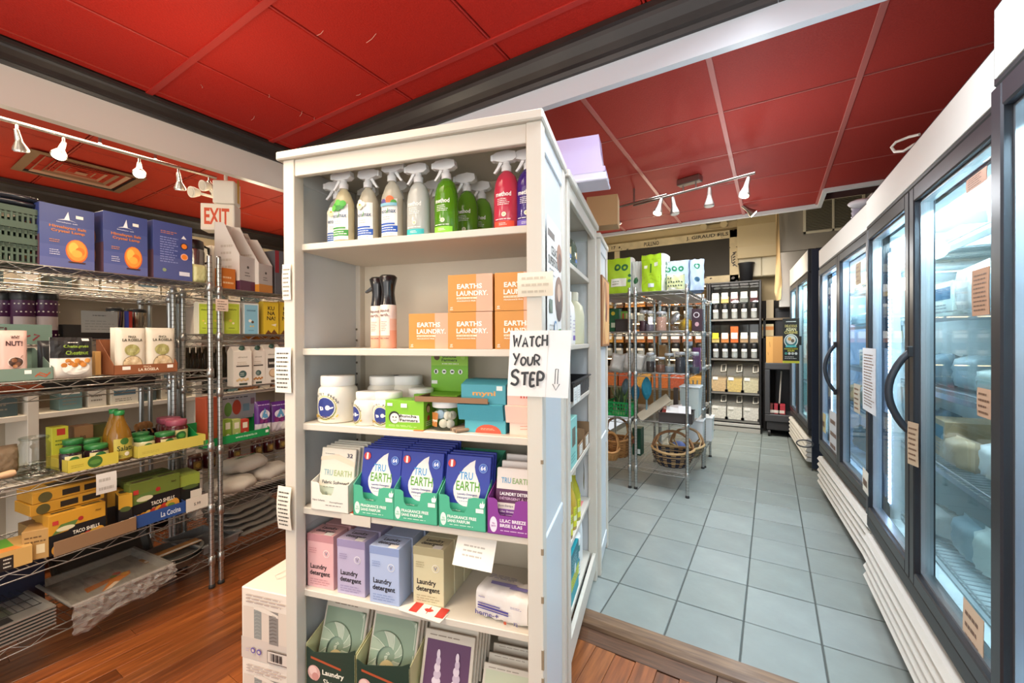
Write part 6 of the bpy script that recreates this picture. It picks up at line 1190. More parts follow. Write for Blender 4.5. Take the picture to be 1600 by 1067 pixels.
g.grid(lambda u, v: (.12*math.copysign(abs(math.sin(math.pi*v)*math.cos(2*math.pi*(1-u)))**.6, math.cos(2*math.pi*(1-u))), .09+.09*math.copysign(abs(math.sin(math.pi*v)*math.sin(2*math.pi*(1-u)))**.6, math.sin(2*math.pi*(1-u))), .025-.025*math.cos(math.pi*v)), 20, 8, m); obj('pad', g, t)
# white wall shelving seen between the decks
SX = -1.02; zh, zl = W.px(140, 457, SX)[2], W.px(145, 637, SX)[2]; zm = W.px(100, 742, SX)[2]
sw = M('#e9e2d4', .5); PX0 = W.w(SX-.30, -1.05, 0); t = thing('wall_shelving', 'long white shelving with packaged goods beyond the wire racks, seen through their decks', 'shelving', PX0, W.a); g = G()
g.box(-.02, 0, 0, 2.6, 0, zh+.36, M('#b8ad9a', .7)); obj('back_panel', g, t)
for k, zz in enumerate((.12, zm, zl, zh)): obj('shelf', G().box(-.02, .30, 0, 2.6, zz-.03, zz, sw, .002), t)
yu = W.px(51, 670, SX)[1]+1.05
for k in range(-1, 3):
    y = yu+.86*k
    if 0 <= y < 2.6: obj('upright', G().box(-.02, .302, y-.02, y+.025, 0, zh+.36, sw, .002), t)
SWF = Frame(PX0[0], PX0[1], 7.5); rn = random.Random(12)
cols = (('#e0dccf', 'cream'), ('#8a6a4a', 'brown'), ('#c9c2b0', 'beige'), ('#6a8a8c', 'teal grey'), ('#b9a47c', 'tan'), ('#d9d4c8', 'off white'), ('#a06a3c', 'rust'), ('#4a5a5c', 'slate'))
for li, zz in enumerate((zl, zh)):
    y = .35; k = 0
    while y < 2.4:
        w = rn.uniform(.08, .17); h = rn.uniform(.10, .24) if li else rn.uniform(.10, .30); c, cn = rn.choice(cols)
        if not any(y-.03 < yu+.86*q < y+w+.03 for q in range(-1, 3)) and k < 20:
            carton('shop_box', '%s packet, %s from the left on the %s board of the white wall shelving' % (cn, NTH[k], ('lower', 'upper')[li]), 'box', SWF.w(.27, y+w/2, zz+.001), SWF.a+math.pi/2, w-.01, .12, h, c, [('r', .1, .55, .9, .85, rn.choice(('#f0ece0', '#c9b88a', '#5a7a8a'))), ('l', .15, .15, .85, .4, 2, '#8a8478')]); k += 1
        y += w+rn.uniform(0, .03)
# --- lights, vent and exit sign over the left aisle
sil = M('#c9c6c0', .25, .9); lit = M('#fff2d8', .3, emit=14); unlit = M('#e9e2d6', .3)
TZ = CZ-.12
def trk(px, py): return at_z(px, py, TZ)
a, b = trk(-60, 168), trk(338, 278); t = thing('track_light', 'silver ceiling track with spot heads over the left aisle', 'light', (0, 0, 0)); g = G(); 
g.tube([tuple(a), tuple(b)], .011, sil, 8); obj('rail', g, t)
for px in (-20, 120, 214):
    p = a+(b-a)*((px+60)/398.); g = G(); g.tube([(p[0], p[1], TZ), (p[0], p[1], CZ)], .008, sil, 8); g.lathe([(0, CZ-.02), (.03, CZ-.02), (.03, CZ)], sil, 14, p[0], p[1]); obj('ceiling_mount', g, t)
def spot_head(parent, base, aim, on, L=.095, r0=.014, r1=.033, neck=.045, mat=None, fl=None):
    mat = mat or sil; base = Vector(base); aim = Vector(aim).normalized(); o = obj('spot_head', G().tube([base, base+Vector((0, 0, -neck))], .006, mat, 8), parent)
    p = base+Vector((0, 0, -neck)); g = G(); g.tube([p-aim*.01, p+aim*L*.35, p+aim*L*.5, p+aim*L*.9, p+aim*L], [r0*.7, r0, r0*1.05, r1, r1*1.02], mat, 16, True); obj('shade', g, o)
    q = G(); q.tube([p+aim*(L+.001), p+aim*(L+.004)], r1*.86, lit if on else unlit, 16); obj('bulb', q, o); return p+aim*(L+.02)
aims = {66: (.35, -.25, -.8), 18: (.1, -.2, -.95), 92: (-.6, .1, -.75), 185: (.5, -.15, -.75), 256: (.05, .05, -1), 322: (.5, .2, -.8)}
spots = []
for px, on in ((4, False), (66, True), (185, True), (258, False), (322, False)):
    p = a+(b-a)*((px+60)/398.); am = aims.get(px, (-.3, .2, -.9)); e = spot_head(t, tuple(p), am, on)
    spots.append((e, am, on))
for e, am, on in spots: lamp('left_spot', 'SPOT', tuple(e), 22 if on else 10, (1, .80, .55), tuple(e+Vector(am)), spot_size=1.9, spot_blend=.8, shadow_soft_size=.05)
v = [at_z(*p, CZ-.008) for p in ((15.8, 263), (43, 231.5), (230, 280), (191, 300.5))]; vc = sum(v)/4
t = thing('ceiling_vent', 'square louvred ceiling vent in the left red ceiling', 'vent', (vc[0], vc[1], CZ-.012)); bz = M('#8a6a50', .4, .4); g = G(); s_ = .30
def ring(g, s0, s1, z0, z1, m): 
    vs = [(sx*s, sy*s, z) for s, z in ((s0, z0), (s1, z1)) for sx, sy in ((-1, -1), (1, -1), (1, 1), (-1, 1))]; g.add(vs, [(i, (i+1) % 4, 4+(i+1) % 4, 4+i) for i in range(4)], m)
ring(g, .30, .25, 0, -.004, bz); ring(g, .25, .24, -.004, .05, M('#2a1c16', .6)); obj('frame', g, t)
for k in range(4): g = G(); ring(g, .225-.052*k, .19-.052*k, -.002+.004*k, .03, M(('#c9a084', '#9a7458', '#b88a6c', '#a87a5c')[k], .35, .3)); obj('louvre', g, t)
obj('centre_plate', G().box(-.03, .03, -.03, .03, .0, .004, M('#b8866a', .4, .3)), t)
P = at_z(338, 300, 2.30); ex = at_x(342, 330, -3.05)
exl = hit(322, 345, W.w(-.52, 0, 0), W.x); er = hit(361, 340, W.w(-.52, 0, 0), W.x)
wE = float(np.linalg.norm((er-exl)[:2])); cE = (exl+er)/2
zb = hit(330, 360, W.w(-.52, 0, 0), W.x)[2]; zt_ = hit(342, 322, W.w(-.52, 0, 0), W.x)[2]; zq = hit(350, 288, W.w(-.52, 0, 0), W.x)[2]
t = thing('exit_sign', 'white box sign reading EXIT in red with two emergency lamps, near the ceiling', 'sign', (cE[0]+.05, cE[1]-.03, zb), W.a+.62); wm = M('#eee8da', .45); w = .20; d = .10; hS = zt_-zb
g = G(); g.box(-w/2, w/2, 0, d, 0, hS, wm, .004); obj('sign_box', g, t)
prints(front(w, hS), w, hS, [('r', .06, .1, .94, .95, '#f4ecd9'), ('t', 'EXIT', .48, .52, .62, '#d9552c', .74, 2)], t, 'printed_front')
g = G(); g.box(-w*.15, w*.5, -.0, d, hS+.004, zq-zb, wm, .006); g.tube([(.03, d/2, zq-zb-.005), (.03, d/2, CZ-zb)], .012, wm, 8); bh = obj('battery_box', g, t)
prints(flat((w*.5, 0, hS+.004), (0, 1, 0), (0, 0, 1)), d, zq-zb+.04-hS, [('r', .45, .1, .8, .9, '#d9b04a')], t, 'printed_side')
for k, (x, zz) in enumerate(((-.14, .055), (-.075, .10))):
    o = obj('lamp_arm', G().tube([(-.02, d/2, hS+.05), (x, d/2-.02, hS+.02+zz)], .009, wm, 8), t); g = G(); c0 = Vector((x, d/2-.02, hS+.02+zz)); ax = Vector((-.5, -.8, -.2)).normalized(); g.tube([c0-ax*.02, c0+ax*.015, c0+ax*.03], [.022, .034, .036], wm, 16); h_ = obj('emergency_lamp', g, o)
    # lamp lens
    g2 = G(); g2.tube([c0+ax*.0305, c0+ax*.033], .028, M('#d9d2c2', .2), 16); obj('lens', g2, t)
# ------------------------------------------------------------------ wire shelving on the tiles
RY = 3.715
RZ = [at_y(1074, p, RY)[2] for p in (452, 517, 585, 664, 741)]
shelving('wire_shelving', 'chrome wire shelving on the tiles, right of its pair, holding the woven baskets', (0, 0, 0), 0, -1.018, -.594, RY, 4.64, RZ, 1.79, FT, True, .03)
shelving('wire_shelving', 'chrome wire shelving on the tiles, left of its pair behind the island', (0, 0, 0), 0, -1.50, -1.070, RY, 4.64, RZ, 1.79, FT, True, .03)
shelving('wire_shelving', 'chrome wire shelving standing behind the pair on the tiles', (0, 0, 0), 0, -1.02, -.585, 4.69, 5.15, RZ, 1.70, FT, True, .03)
def rp(x0, x1, yt, yb, dy, z):
    a = at_y(x0, yb, RY+dy); b = at_y(x1, yt, RY+dy); return ((a[0]+b[0])/2, RY+dy, z), b[0]-a[0], max(.012, b[2]-z)
def rc(name, label, cat, x0, x1, yt, yb, dy, z, d, col, sh=None, side=None, rz=0, rough=.5, group=None):
    loc, w, h = rp(x0, x1, yt, yb, dy, z); return carton(name, label, cat, loc, rz, w, d, h, col, sh, side, None, group, rough=rough)
z = RZ[0]+.002; limeb = '#a9d428'; green = '#1f8a4a'
def nappy(label, x0, x1, yt, yb, dy, d, col, sh, seed, rz=0, side=None):
    loc, w, h = rp(x0, x1, yt, yb, dy, z); t = thing('nappy_pack', label, 'pack', loc, rz); m = M(col, .35, bump=.15, bscale=20); ms = M('#e9ece8', .4); g = G(); b_ = .018
    def fn(u, v):
        x = (u-.5)*w; zz = v*h; e = 1-abs(2*u-1)**8*.5; return (x+.003*math.sin(v*17+seed), -.010*(1-(2*u-1)**4)*(1-(2*v-1)**4)+.003*math.sin(u*15+v*11+seed), zz+.004*math.sin(u*13+seed)*v)
    g.grid(fn, 10, 10, m); g.grid(lambda u, v: ((.5-u)*w, d, v*h), 2, 2, m)
    for sx in (-1, 1): g.grid(lambda u, v: (sx*w/2 + sx*.006*math.sin(math.pi*u), (u if sx > 0 else 1-u)*d, v*h+.008*math.sin(math.pi*u)*v), 5, 5, m if side is None else ms)
    g.grid(lambda u, v: ((u-.5)*w, v*d, h+.012*math.sin(math.pi*v)), 5, 5, ms); obj('pack', g, t)
    prints(lambda a, b, hh: (lambda p: (p[0], p[1]-.001-hh, p[2]))(fn(a/w, b/h)), w, h, sh, t, 'printed_front', 5)
    if side: prints(lambda a, b, hh: (w/2+.006*math.sin(math.pi*a/d)+.001+hh, a, b), d, h, side, t, 'printed_side', 4)
bamboo = [('t', '\n'.join('BAMBOO'), .5, .5, .6, green, .3)]
nappy('lime green pack lettered OO at the left end of the top shelf', 946, 985, 402, 453, .10, .16, limeb, [('e', .50, .74, .13, '#1c6a3a'), ('e', .50, .74, .055, limeb), ('e', .78, .74, .13, '#1c6a3a'), ('e', .78, .74, .055, limeb), ('r', .25, .22, .85, .44, '#eef2e6'), ('l', .3, .26, .7, .4, 2, '#9aa890'), ('e', .97, .5, .06, '#1c6a3a'), ('e', .95, .36, .06, '#1c6a3a')], 1, 0, bamboo)
nappy('lime green pack facing the viewer in the middle of the top shelf', 1002, 1034, 396, 450, .03, .20, limeb, [('r', .0, .0, 1, 1, '#a6d022'), ('r', .46, .5, .53, .74, '#3c7a1c'), ('r', .14, .64, .30, .72, '#e6ecd6'), ('r', .66, .68, .84, .78, '#e6ecd6'), ('r', .36, .12, .66, .22, '#d9e2e8'), ('s', [(.1, .2), (.5, .36), (.9, .24)], .02, '#8aae1c'), ('s', [(.1, .38), (.5, .46), (.9, .36)], .02, '#8aae1c'), ('s', [(.05, .86), (.95, .86)], .02, '#8aae1c')], 2, -.16, bamboo)
nappy('pale blue pack lettered OOO behind the front lime pack', 1040, 1076, 406, 452, .16, .14, '#bcd0ea', [('e', .12, .74, .12, '#1f8a5a'), ('e', .12, .74, .05, '#bcd0ea'), ('e', .40, .74, .12, '#1f8a5a'), ('e', .40, .74, .05, '#bcd0ea'), ('e', .68, .74, .12, '#1f8a5a'), ('e', .68, .74, .05, '#bcd0ea'), ('r', .05, .30, .25, .5, '#2f9a4c'), ('l', .4, .3, .8, .5, 2, '#9ab0c4')], 3)
nappy('pale blue pack lettered O at the right end of the top shelf', 1079, 1100, 404, 456, .12, .30, '#bcd2ee', [('e', .5, .78, .22, '#1f8a5a'), ('e', .5, .78, .12, '#bcd2ee'), ('e', .5, .35, .2, '#3c6a8a', .08)], 4, .2)
nappy('small pale pack with dark dots in front of the blue ones', 1042, 1067, 429, 452, .03, .10, '#d9e0a8', [('e', .12+.16*(k % 6), .30+.25*(k//6), .05, '#2c4a3a') for k in range(14)] + [('r', .1, .06, .6, .18, '#eef2e4')], 5)
nappy('white and lime pack squeezed between the two lime packs', 988, 1000, 408, 452, .12, .2, '#d3dcd6', [('e', .5, .4, .3, '#1c6a3a', .1)], 6)
z = RZ[1]+.002
def openbox(name, label, loc, rz, w, d, h, col, flare=1.0, e=.004, rough=.45):
    t = thing(name, label, 'tray', loc, rz); g = G(); m = M(col, rough)
    for a in ((-w/2, -w/2+e, 0, d, 0, h), (w/2-e, w/2, 0, d, 0, h), (-w/2, w/2, 0, e, 0, h), (-w/2, w/2, d-e, d, 0, h), (-w/2, w/2, 0, d, 0, e), (-w/2-.006, w/2+.006, -.006, .002, h-.008, h), (-w/2-.006, w/2+.006, d-.002, d+.006, h-.008, h)): g.box(*a, m)
    obj('tray', g, t); return t
loc, w, h = rp(961, 982, 498, 515, .04, z); openbox('plastic_tray', 'dark plastic tray in front of green packs on the second shelf', loc, 0, w, .14, h, '#2c2624')
rc('tea_box', 'dark green tea box with a yellow disc, left on the second shelf', 'box', 952, 967, 482, 514, .22, z, .08, '#17603c', [('e', .4, .8, .2, '#d9c83c'), ('r', .2, .2, .8, .4, '#c9dcc0')])
rc('tea_box', 'lime box behind the dark tray on the second shelf', 'box', 970, 983, 486, 514, .20, z, .05, '#6a9a3c', [('r', 0, 0, 1, .4, '#7ac43a'), ('r', .2, .5, .4, .9, '#a8442c'), ('r', .6, .5, .8, .9, '#c9b48c')])
def cjar(label, x0, x1, yt, yb, dy, fill, lid='#b9bcbe', lev=.72, tilt=0, name='storage_jar', z_=None):
    z_ = z if z_ is None else z_; loc, w, h = rp(x0, x1, yt, yb, dy, z_); r = w/2; t = thing(name, label, 'jar', loc, 0); g = G()
    g.lathe([(0, 0), (r*.95, 0), (r, .006), (r, h*.78), (r*.85, h*.86)], glass('#eef3f3', .8, .06), 20, 0, r); obj('jar', g, t)
    g = G(); g.lathe([(0, .004), (r*.9, .004), (r*.93, .01), (r*.93, h*lev)], M(fill, .7, noise=.2, scale=60), 18, 0, r); obj('contents', g, t)
    obj('lid', G().lathe([(r*.86, h*.85), (r*.92, h*.87), (r*.92, h*.97), (r*.8, h), (0, h)], M(lid, .25, .3, alpha=.8), 20, 0, r), t); return t
cjar('storage jar of plum coloured contents on the second shelf', 997, 1012, 484, 514, .10, '#5c3440', lev=.5); cjar('clear tall storage jar beside a white tag on the second shelf', 1008, 1020, 485, 514, .05, '#8a7a8a', lev=.35); cjar('storage jar of pink salt in the middle of the second shelf', 1023, 1040, 486, 514, .03, '#d2a08c')
tag(obj('price_tag', G().box(-.02, .02, 0, .001, 0, .055, M('#e6e6ea', .6)), None, (at_y(1016, 500, RY+.02)[0], RY+.025, at_y(1016, 505, RY+.02)[2]), 0), 'small white tag hanging on the jars of the second shelf', 'tag')
loc, w, h = rp(1043, 1070, 487, 514, .10, z); t = thing('storage_jar', 'big tilted clip top jar of golden contents on the second shelf', 'jar', (loc[0]+.05, loc[1]+.04, z+.064), 0, rot=Euler((.2, -1.05, .5), 'XYZ')); r = .062; g = G(); g.lathe([(0, -.08), (r*.9, -.08), (r, -.07), (r, .05), (r*.82, .07), (r*.82, .085)], glass('#eef3f3', .8, .06), 22); obj('jar', g, t); obj('contents', G().lathe([(0, -.074), (r*.9, -.074), (r*.94, -.06), (r*.94, .0), (0, .01)], M('#c99a1c', .6, noise=.2), 20), t); obj('lid', G().lathe([(r*.9, .085), (r*.92, .10), (0, .105)], M('#a8acae', .25, .6), 20), t)
rc('coffee_box', 'dark plum box with a white emblem at the right end of the second shelf', 'box', 1081, 1097, 482, 514, .10, z, .10, '#3a2430', [('e', .45, .72, .3, '#d9d2d6'), ('e', .45, .72, .22, '#3a2430'), ('e', .5, .3, .2, '#c9a0a8', .1)])
rc('tin', 'grey steel tin standing at the post on the second shelf', 'tin', 1074, 1081, 480, 514, .20, z, .05, '#9aa4aa')
z = RZ[2]+.002
for i, (x0, x1, dy, rz) in enumerate(((952, 972, .05, .3), (962, 982, .12, -.2), (985, 1003, .05, .2), (972, 992, .2, .1), (1000, 1012, .12, -.3))):
    loc, w, h = rp(x0, x1, 549, 583, dy, z); pillow('grain_bag', ('leftmost grey bag of grains on the third shelf', 'second grey bag of grains on the third shelf', 'grey bag of grains right of the paired posts on the third shelf', 'grey bag of grains at the back of the third shelf', 'grey bag of grains next to the dark jar on the third shelf')[i], 'bag', loc, rz, max(.10, w), .07, h*.95, M(('#a8a49c', '#b5b0a8', '#9c988f')[i % 3], .4, bump=.4, bscale=25), crinkle=.006, seed=i, rot=Euler((-.25, .2*(-1)**i, rz), 'XYZ'))
cjar('clear jar half full of dark beans on the third shelf', 1008, 1021, 551, 582, .04, '#3a2c2a', lev=.55); cjar('wide jar of brown nuts lying low on the third shelf', 1023, 1038, 558, 582, .03, '#7a4e3c', lev=.5)
cjar('clear clip top jar with silver lid on the third shelf', 1036, 1052, 552, 583, .10, '#9a9ea4', lev=.3); cjar('tall jar of dark seeds at the front post on the third shelf', 1053, 1070, 550, 583, .05, '#3c383c', lev=.75); cjar('round clear jar with dark grains right of the front post', 1076, 1092, 550, 582, .05, '#4a4a52', lev=.3); cjar('clear jar standing behind the front post on the third shelf', 1066, 1082, 533, 578, .40, '#8a948c', lev=.2)
rc('snack_box', 'purple box at the far right of the third shelf', 'box', 1082, 1094, 543, 575, .45, z, .06, '#6a3a6a', [('t', 'ASHA', .5, .7, .14, '#e0d2e0', .7)])
rc('small_tin', 'low tin with a brown label at the back of the third shelf', 'tin', 1030, 1040, 539, 556, .5, z, .08, '#a07a4a')
z = RZ[3]+.002
loc, w, h = rp(945, 985, 640, 665, .10, z); t = thing('plastic_crate', 'bright green plastic crate of greenery on the fourth shelf', 'crate', loc, 0); g = G(); m = M('#12a050', .4); d = .24; h = .13
for s_ in range(4):
    L = w if s_ % 2 == 0 else d; n = max(3, int(L/.024)); o_ = [(-w/2, 0), (w/2, 0), (w/2, d), (-w/2, d)][s_]; ux, uy = [(1, 0), (0, 1), (-1, 0), (0, -1)][s_]
    for i in range(n+1): x, y = o_[0]+ux*L*i/n, o_[1]+uy*L*i/n; g.box(x-.003, x+.003, y-.003, y+.003, 0, h, m)
    x, y = o_[0]+ux*L, o_[1]+uy*L
    for zz in ((0, .012), (h*.33, h*.39), (h*.62, h*.68), (h-.016, h)): g.box(min(o_[0], x)-.003, max(o_[0], x)+.003, min(o_[1], y)-.003, max(o_[1], y)+.003, *zz, m)
g.box(-w/2, w/2, 0, d, 0, .004, m); obj('crate', g, t)
t = thing('herb_bundle', 'dark green leafy bundle standing in the green crate', 'plant', (loc[0], loc[1]+.12, z+.01), 0); rn = random.Random(2); g = G(); ms = [M(c, .6) for c in ('#4f6a3c', '#6a8a4c', '#3a4a34', '#86986a')]
for k in range(46):
    a, r_ = rn.uniform(0, 6.62), rn.uniform(.01, .07); z0, z1 = rn.uniform(.08, .2), rn.uniform(.14, .27); x, y = r_*math.cos(a), r_*math.sin(a)
    g.add([(x*.4, y*.4, .02), (x+.02*math.sin(a), y-.02*math.cos(a), z0), (x*1.5, y*1.5, z1), (x-.02*math.sin(a), y+.02*math.cos(a), z0)], [(0, 1, 2, 3)], ms[k % 4])
tag(obj('leaves', g, t), kind='stuff')
def cloth(label, x0, x1, yt, yb, dy, col, seed, rz=0):
    loc, w, h = rp(x0, x1, yt, yb, dy, z); t = thing('brush', label, 'brush', loc, rz); rn = random.Random(seed); g = G(); m = M(col, .7, bump=.5, bscale=40)
    g.grid(lambda u, v: (w*.5*math.sin(math.pi*min(.98, max(.02, v)))**.6*math.cos(6.283*u), .03+.035*math.sin(math.pi*min(.98, max(.02, v)))**.6*math.sin(6.283*u)+.006*math.sin(u*31+v*9), h*.45+h*.55*v), 18, 8, m); obj('head', g, t)
    obj('handle', G().tube([(0, .03, 0), (0, .03, h*.5)], .008, M('#6a8a94', .4), 8), t)
cloth('teal fabric brush head standing right of the paired posts on the fourth shelf', 1001, 1017, 590, 640, .10, '#1f7f9a', 4); cloth('second teal brush half hidden between the paired posts', 985, 998, 600, 645, .16, '#1a6a8a', 5); cloth('grey brush leaning over the green crate', 970, 984, 592, 640, .2, '#5c7480', 6)
t = thing('beige_board', 'pale beige board leaning across the fourth shelf', 'board', (at_y(1022, 630, RY+.10)[0], RY+.12, z+.105), 0, rot=Euler((.55, -.66, .25), 'XYZ')); obj('board', G().box(-.17, .15, -.06, .06, -.005, .005, M('#a69c88', .6), .003), t)
loc, w, h = rp(1029, 1082, 638, 664, .02, z); openbox('plastic_tray', 'dark brown plastic tray of cards on the fourth shelf', loc, .08, w*.98, .26, .085, '#3a3230')
for i, (dx, dy, c, rx, lb) in enumerate(((-.08, .06, '#c9806a', .9, 'red printed card fanned over the brown tray'), (-.04, .05, '#e2ddd8', .8, 'white card lying beneath the red printed card'), (.07, .04, '#e6e4e2', .5, 'white card standing at the front of the brown tray'), (.0, .12, '#d2c4bc', .6, 'pale card standing in the middle of the brown tray'))):
    t = thing('price_card', lb, 'card', (loc[0]+dx, loc[1]+dy, z+.03), 0, rot=Euler((-rx, .3-.15*i, .2), 'XYZ')); obj('card', G().box(-.05, .05, 0, .002, 0, .12, M(c, .5)), t)
    if i == 0: prints(front(.1, .12), .1, .12, [('r', 0, .3, 1, .7, '#b03a2c'), ('l', .1, .1, .9, .25, 2, '#4a2c24'), ('r', .1, .75, .6, .9, '#e6c8a8')], t, 'printed_front')
rc('small_bottle', 'little dark bottle with a tan base behind the brown tray', 'bottle', 1052, 1059, 606, 630, .30, z, .03, '#4a3c34', [('r', 0, 0, 1, .35, '#c9a48a')])
def tubbin(label, loc, w, d, h, col, lid, alpha=.8):
    t = thing('plastic_tub', label, 'tub', loc, 0); g = G(); m = M(col, .3, alpha=alpha); a = .9
    g.add([(-w/2*a, d*.05, 0), (w/2*a, d*.05, 0), (w/2*a, d*.95, 0), (-w/2*a, d*.95, 0), (-w/2, 0, h), (w/2, 0, h), (w/2, d, h), (-w/2, d, h)], [(0, 3, 2, 1), (0, 1, 5, 4), (1, 2, 6, 5), (2, 3, 7, 6), (3, 0, 4, 7)], m); obj('tub', g, t)
    obj('lid', G().box(-w/2-.008, w/2+.008, -.008, d+.008, h, h+.014, M(lid, .35, alpha=.95), .005), t)
loc, w, h = rp(1062, 1092, 607, 652, .36, z); tubbin('white translucent tub behind the brown tray on the fourth shelf', loc, w, .22, h, '#d6e0dc', '#e2e8ea')
for i in range(5): t = thing('kitchen_tool', 'metal kitchen tool sticking up behind the white tub, %s from the left' % NTH[i], 'tool', (loc[0]-.06+.03*i, loc[1]+.25, z), 0, 'tools behind the white tub'); obj('tool', G().tube([(0, 0, 0), (.008*i-.02, .0, h+.05)], .006, M('#8a9aa0', .3, .7), 6), t)
z = FT
for i, (x0, x1, yt, yb, yy) in enumerate(((1076, 1096, 660, 722, RY+.80), (1092, 1111, 655, 705, RY+1.30))):
    a = at_y(x0, yb, yy); b = at_y(x1, yt, yy); tubbin(('white plastic bin on the tiles behind the baskets, nearer', 'white plastic bin on the tiles behind the baskets, farther')[i], ((a[0]+b[0])/2, yy, RZ[4]+.003 if i == 0 else RZ[4]+.003), max(.14, b[0]-a[0]), .22, max(.2, b[2]-RZ[4]), '#e2e6e8', '#eceef0', 1)
# baskets
def basket(label, loc, rx, ry, h, band, rim, hand, rz=0, tall=1.0, cols=None):
    t = thing('woven_basket', label, 'basket', loc, rz); g = G(); nr, nc = 14, 56; ms = [M(c, .7) for c in (cols or band)]
    for r_ in range(nr):
        z0, z1 = h*r_/nr, h*(r_+1)/nr
        def rad(zz): s_ = zz/h; return .70+.30*math.sin(min(1, s_*1.15)*math.pi/2)
        for c_ in range(nc):
            a0, a1 = 2*math.pi*c_/nc, 2*math.pi*(c_+1)/nc; off = .004 if (c_//2+r_) % 2 else -.001
            m = ms[(r_*3+(c_//2) % 2*2+(c_//2+r_) % 2) % len(ms)] if 4 != r_ != 9 else ms[-1]
            g.add([((rx*rad(zz)+off)*math.cos(a), (ry*rad(zz)+off)*math.sin(a), zz) for zz, a in ((z0, a0), (z0, a1), (z1, a1), (z1, a0))], [(0, 1, 2, 3)], m)
    g.add([(rx*.7*math.cos(2*math.pi*k/24), ry*.7*math.sin(2*math.pi*k/24), .006) for k in range(24)], [tuple(range(24))], ms[0]); obj('weave', g, t)
    q = G(); q.tube([(rx*1.02*math.cos(2*math.pi*k/36), ry*1.02*math.sin(2*math.pi*k/36), h+.012*math.cos(4*math.pi*k/36)) for k in range(37)], .011, M(rim, .6), 8, False); obj('rim', q, t)
    q = G(); pts = [(rx*1.0*math.cos(a)*.98, .0, h+(.16*tall)*math.sin(a)) for a in [math.pi*k/16 for k in range(17)]]; q.tube(pts, .012, M(hand[0], .6), 8); hd = obj('handle', q, t)
    q = G()
    for sx in (-1, 1):
        for sy in (-1, 1): q.tube([(sx*rx*.62, sy*ry*.80, h), (sx*rx*.80, sy*ry*.3, h+.055*tall), (sx*rx*.62, 0, h+.125*tall)], .007, M(hand[1], .6), 6)
    obj('handle_brace', q, hd); return t
z = RZ[4]+.003
P = at_y(1049, 735, RY+.14); basket('oval blue and tan woven basket at the front of the bottom shelf', (P[0], RY+.20, z), .172, .14, .14, None, '#c09a68', ('#9a6e48', '#b98a5c'), .1, 1.0, ('#1e2440', '#3c2e2c', '#1a1c2e', '#4e3e36', '#2a2024', '#b8976a'))
P = at_y(1072, 700, RY+.55); basket('tan woven basket with a looped handle behind the blue one', (P[0], RY+.60, z), .15, .12, .10, None, '#c4a474', ('#a8805a', '#c09a6c'), .3, 1.0, ('#7a6648', '#5c5640', '#8c7450', '#6a6e5a', '#4c4232', '#a88c62'))
P = at_y(965, 705, RY+.20); basket('honey coloured wicker basket with a tall arched handle, at the left', (P[0]-.02, RY+.26, z), .14, .14, .17, None, '#b07c44', ('#8a5a2c', '#a8743c'), 0, 1.2, ('#b07c44', '#9a6a38', '#c08c54', '#8a5c30', '#a87440', '#b8844c'))
P = at_y(953, 712, RY+.06); basket('small round honey wicker basket in front of the tall handled one', (P[0], RY+.09, z), .075, .075, .09, None, '#b8844c', ('#a8743c', '#b8844c'), .4, 1.0, ('#b98a50', '#a87840', '#c4945c'))
rc('produce_box', 'dark green box with a berry picture beside the paired posts on the bottom shelf', 'box', 988, 1001, 670, 698, .35, z, .12, '#0f4a34', [('e', .15, .5, .25, '#a85a4c'), ('r', .6, .06, .95, .24, '#e6eae4')])
t = thing('blue_cloth', 'folded periwinkle cloth in the rear basket', 'cloth', (at_y(1060, 690, RY+.6)[0], RY+.60, z+.075), 0); obj('cloth', G().ball((0, 0, 0), .07, M('#7f8ac4', .8), 12, (1, .9, .75)), t)

# ------------------------------------------------------------------ bulk food bins along the back wall
BY = 6.74; blackp = M('#1c1b1c', .4); acr = glass('#f2f5f4', .7, .05); labp = M('#ece8e0', .6)
def bx(px): return at_y(px, 560, BY)[0]
def bz(px, py): return at_y(px, py, BY)[2]
_bin = {}
def gravity_bin(loc, w, h, fill, lev, label, group=None, lab='#ece8e0'):
    t = thing('bulk_dispenser', label, 'dispenser', loc, 0, group); key = (round(w, 3), round(h, 3), fill, lev)
    if key not in _bin:
        a = w*.44; hz = h*.46; g = G(); g.box(-a, a, .0, .22, hz, h, acr); g.prism([(.02, hz), (.22, hz), (.14, hz-.05), (.06, hz-.05)], -a*.8, a*.8, acr)
        c = G(); c.box(-a*.9, a*.9, .008, .20, hz+.004, hz+(h-hz)*lev, M(fill, .75, noise=.25, scale=50))
        b = G(); b.lathe([(a*.72, hz*.60), (a*.78, hz*.64), (a*.78, hz*.88), (a*.5, hz*1.0), (0, hz*1.0)], blackp, 14, 0, .05); b.box(-a*.5, a*.5, .02, .12, hz*.8, hz+.01, blackp)
        j = G(); j.lathe([(0, .002), (a*.62, .002), (a*.72, .02), (a*.72, hz*.52), (a*.66, hz*.62)], M('#c9ccc8', .08, alpha=.5), 14, 0, .05)
        _bin[key] = (g.mesh('hopper'), c.mesh('contents'), b.mesh('valve'), j.mesh('cup'))
    for n, me in zip(('hopper', 'contents', 'valve', 'cup'), _bin[key]): obj(n, me, t)
    a = w*.44; lm_ = lab
    g = G(); g.box(-a*.75, a*.75, -.004, -.001, h*.58, h*.76, M(lm_, .6)); obj('name_card', g, t)
    g = G(); r_ = a*.74; g.box(-a*.6, a*.6, .05-r_-.003, .05-r_-.001, h*.20, h*.28, M('#e6e0d6', .6)); obj('name_card', g, t)
rx0, rx1 = bx(1109), bx(1188)
ztop = at_y(1188, 437, BY)[2]; rows = [(1150, 499, 441), (1150, 561, 504)]
t = thing('dispenser_rack', 'black rack of bulk food bins in full view right of the wire shelving', 'rack', ((rx0+rx1)/2, BY, 0), 0); hw = (rx1-rx0)/2; D = .45
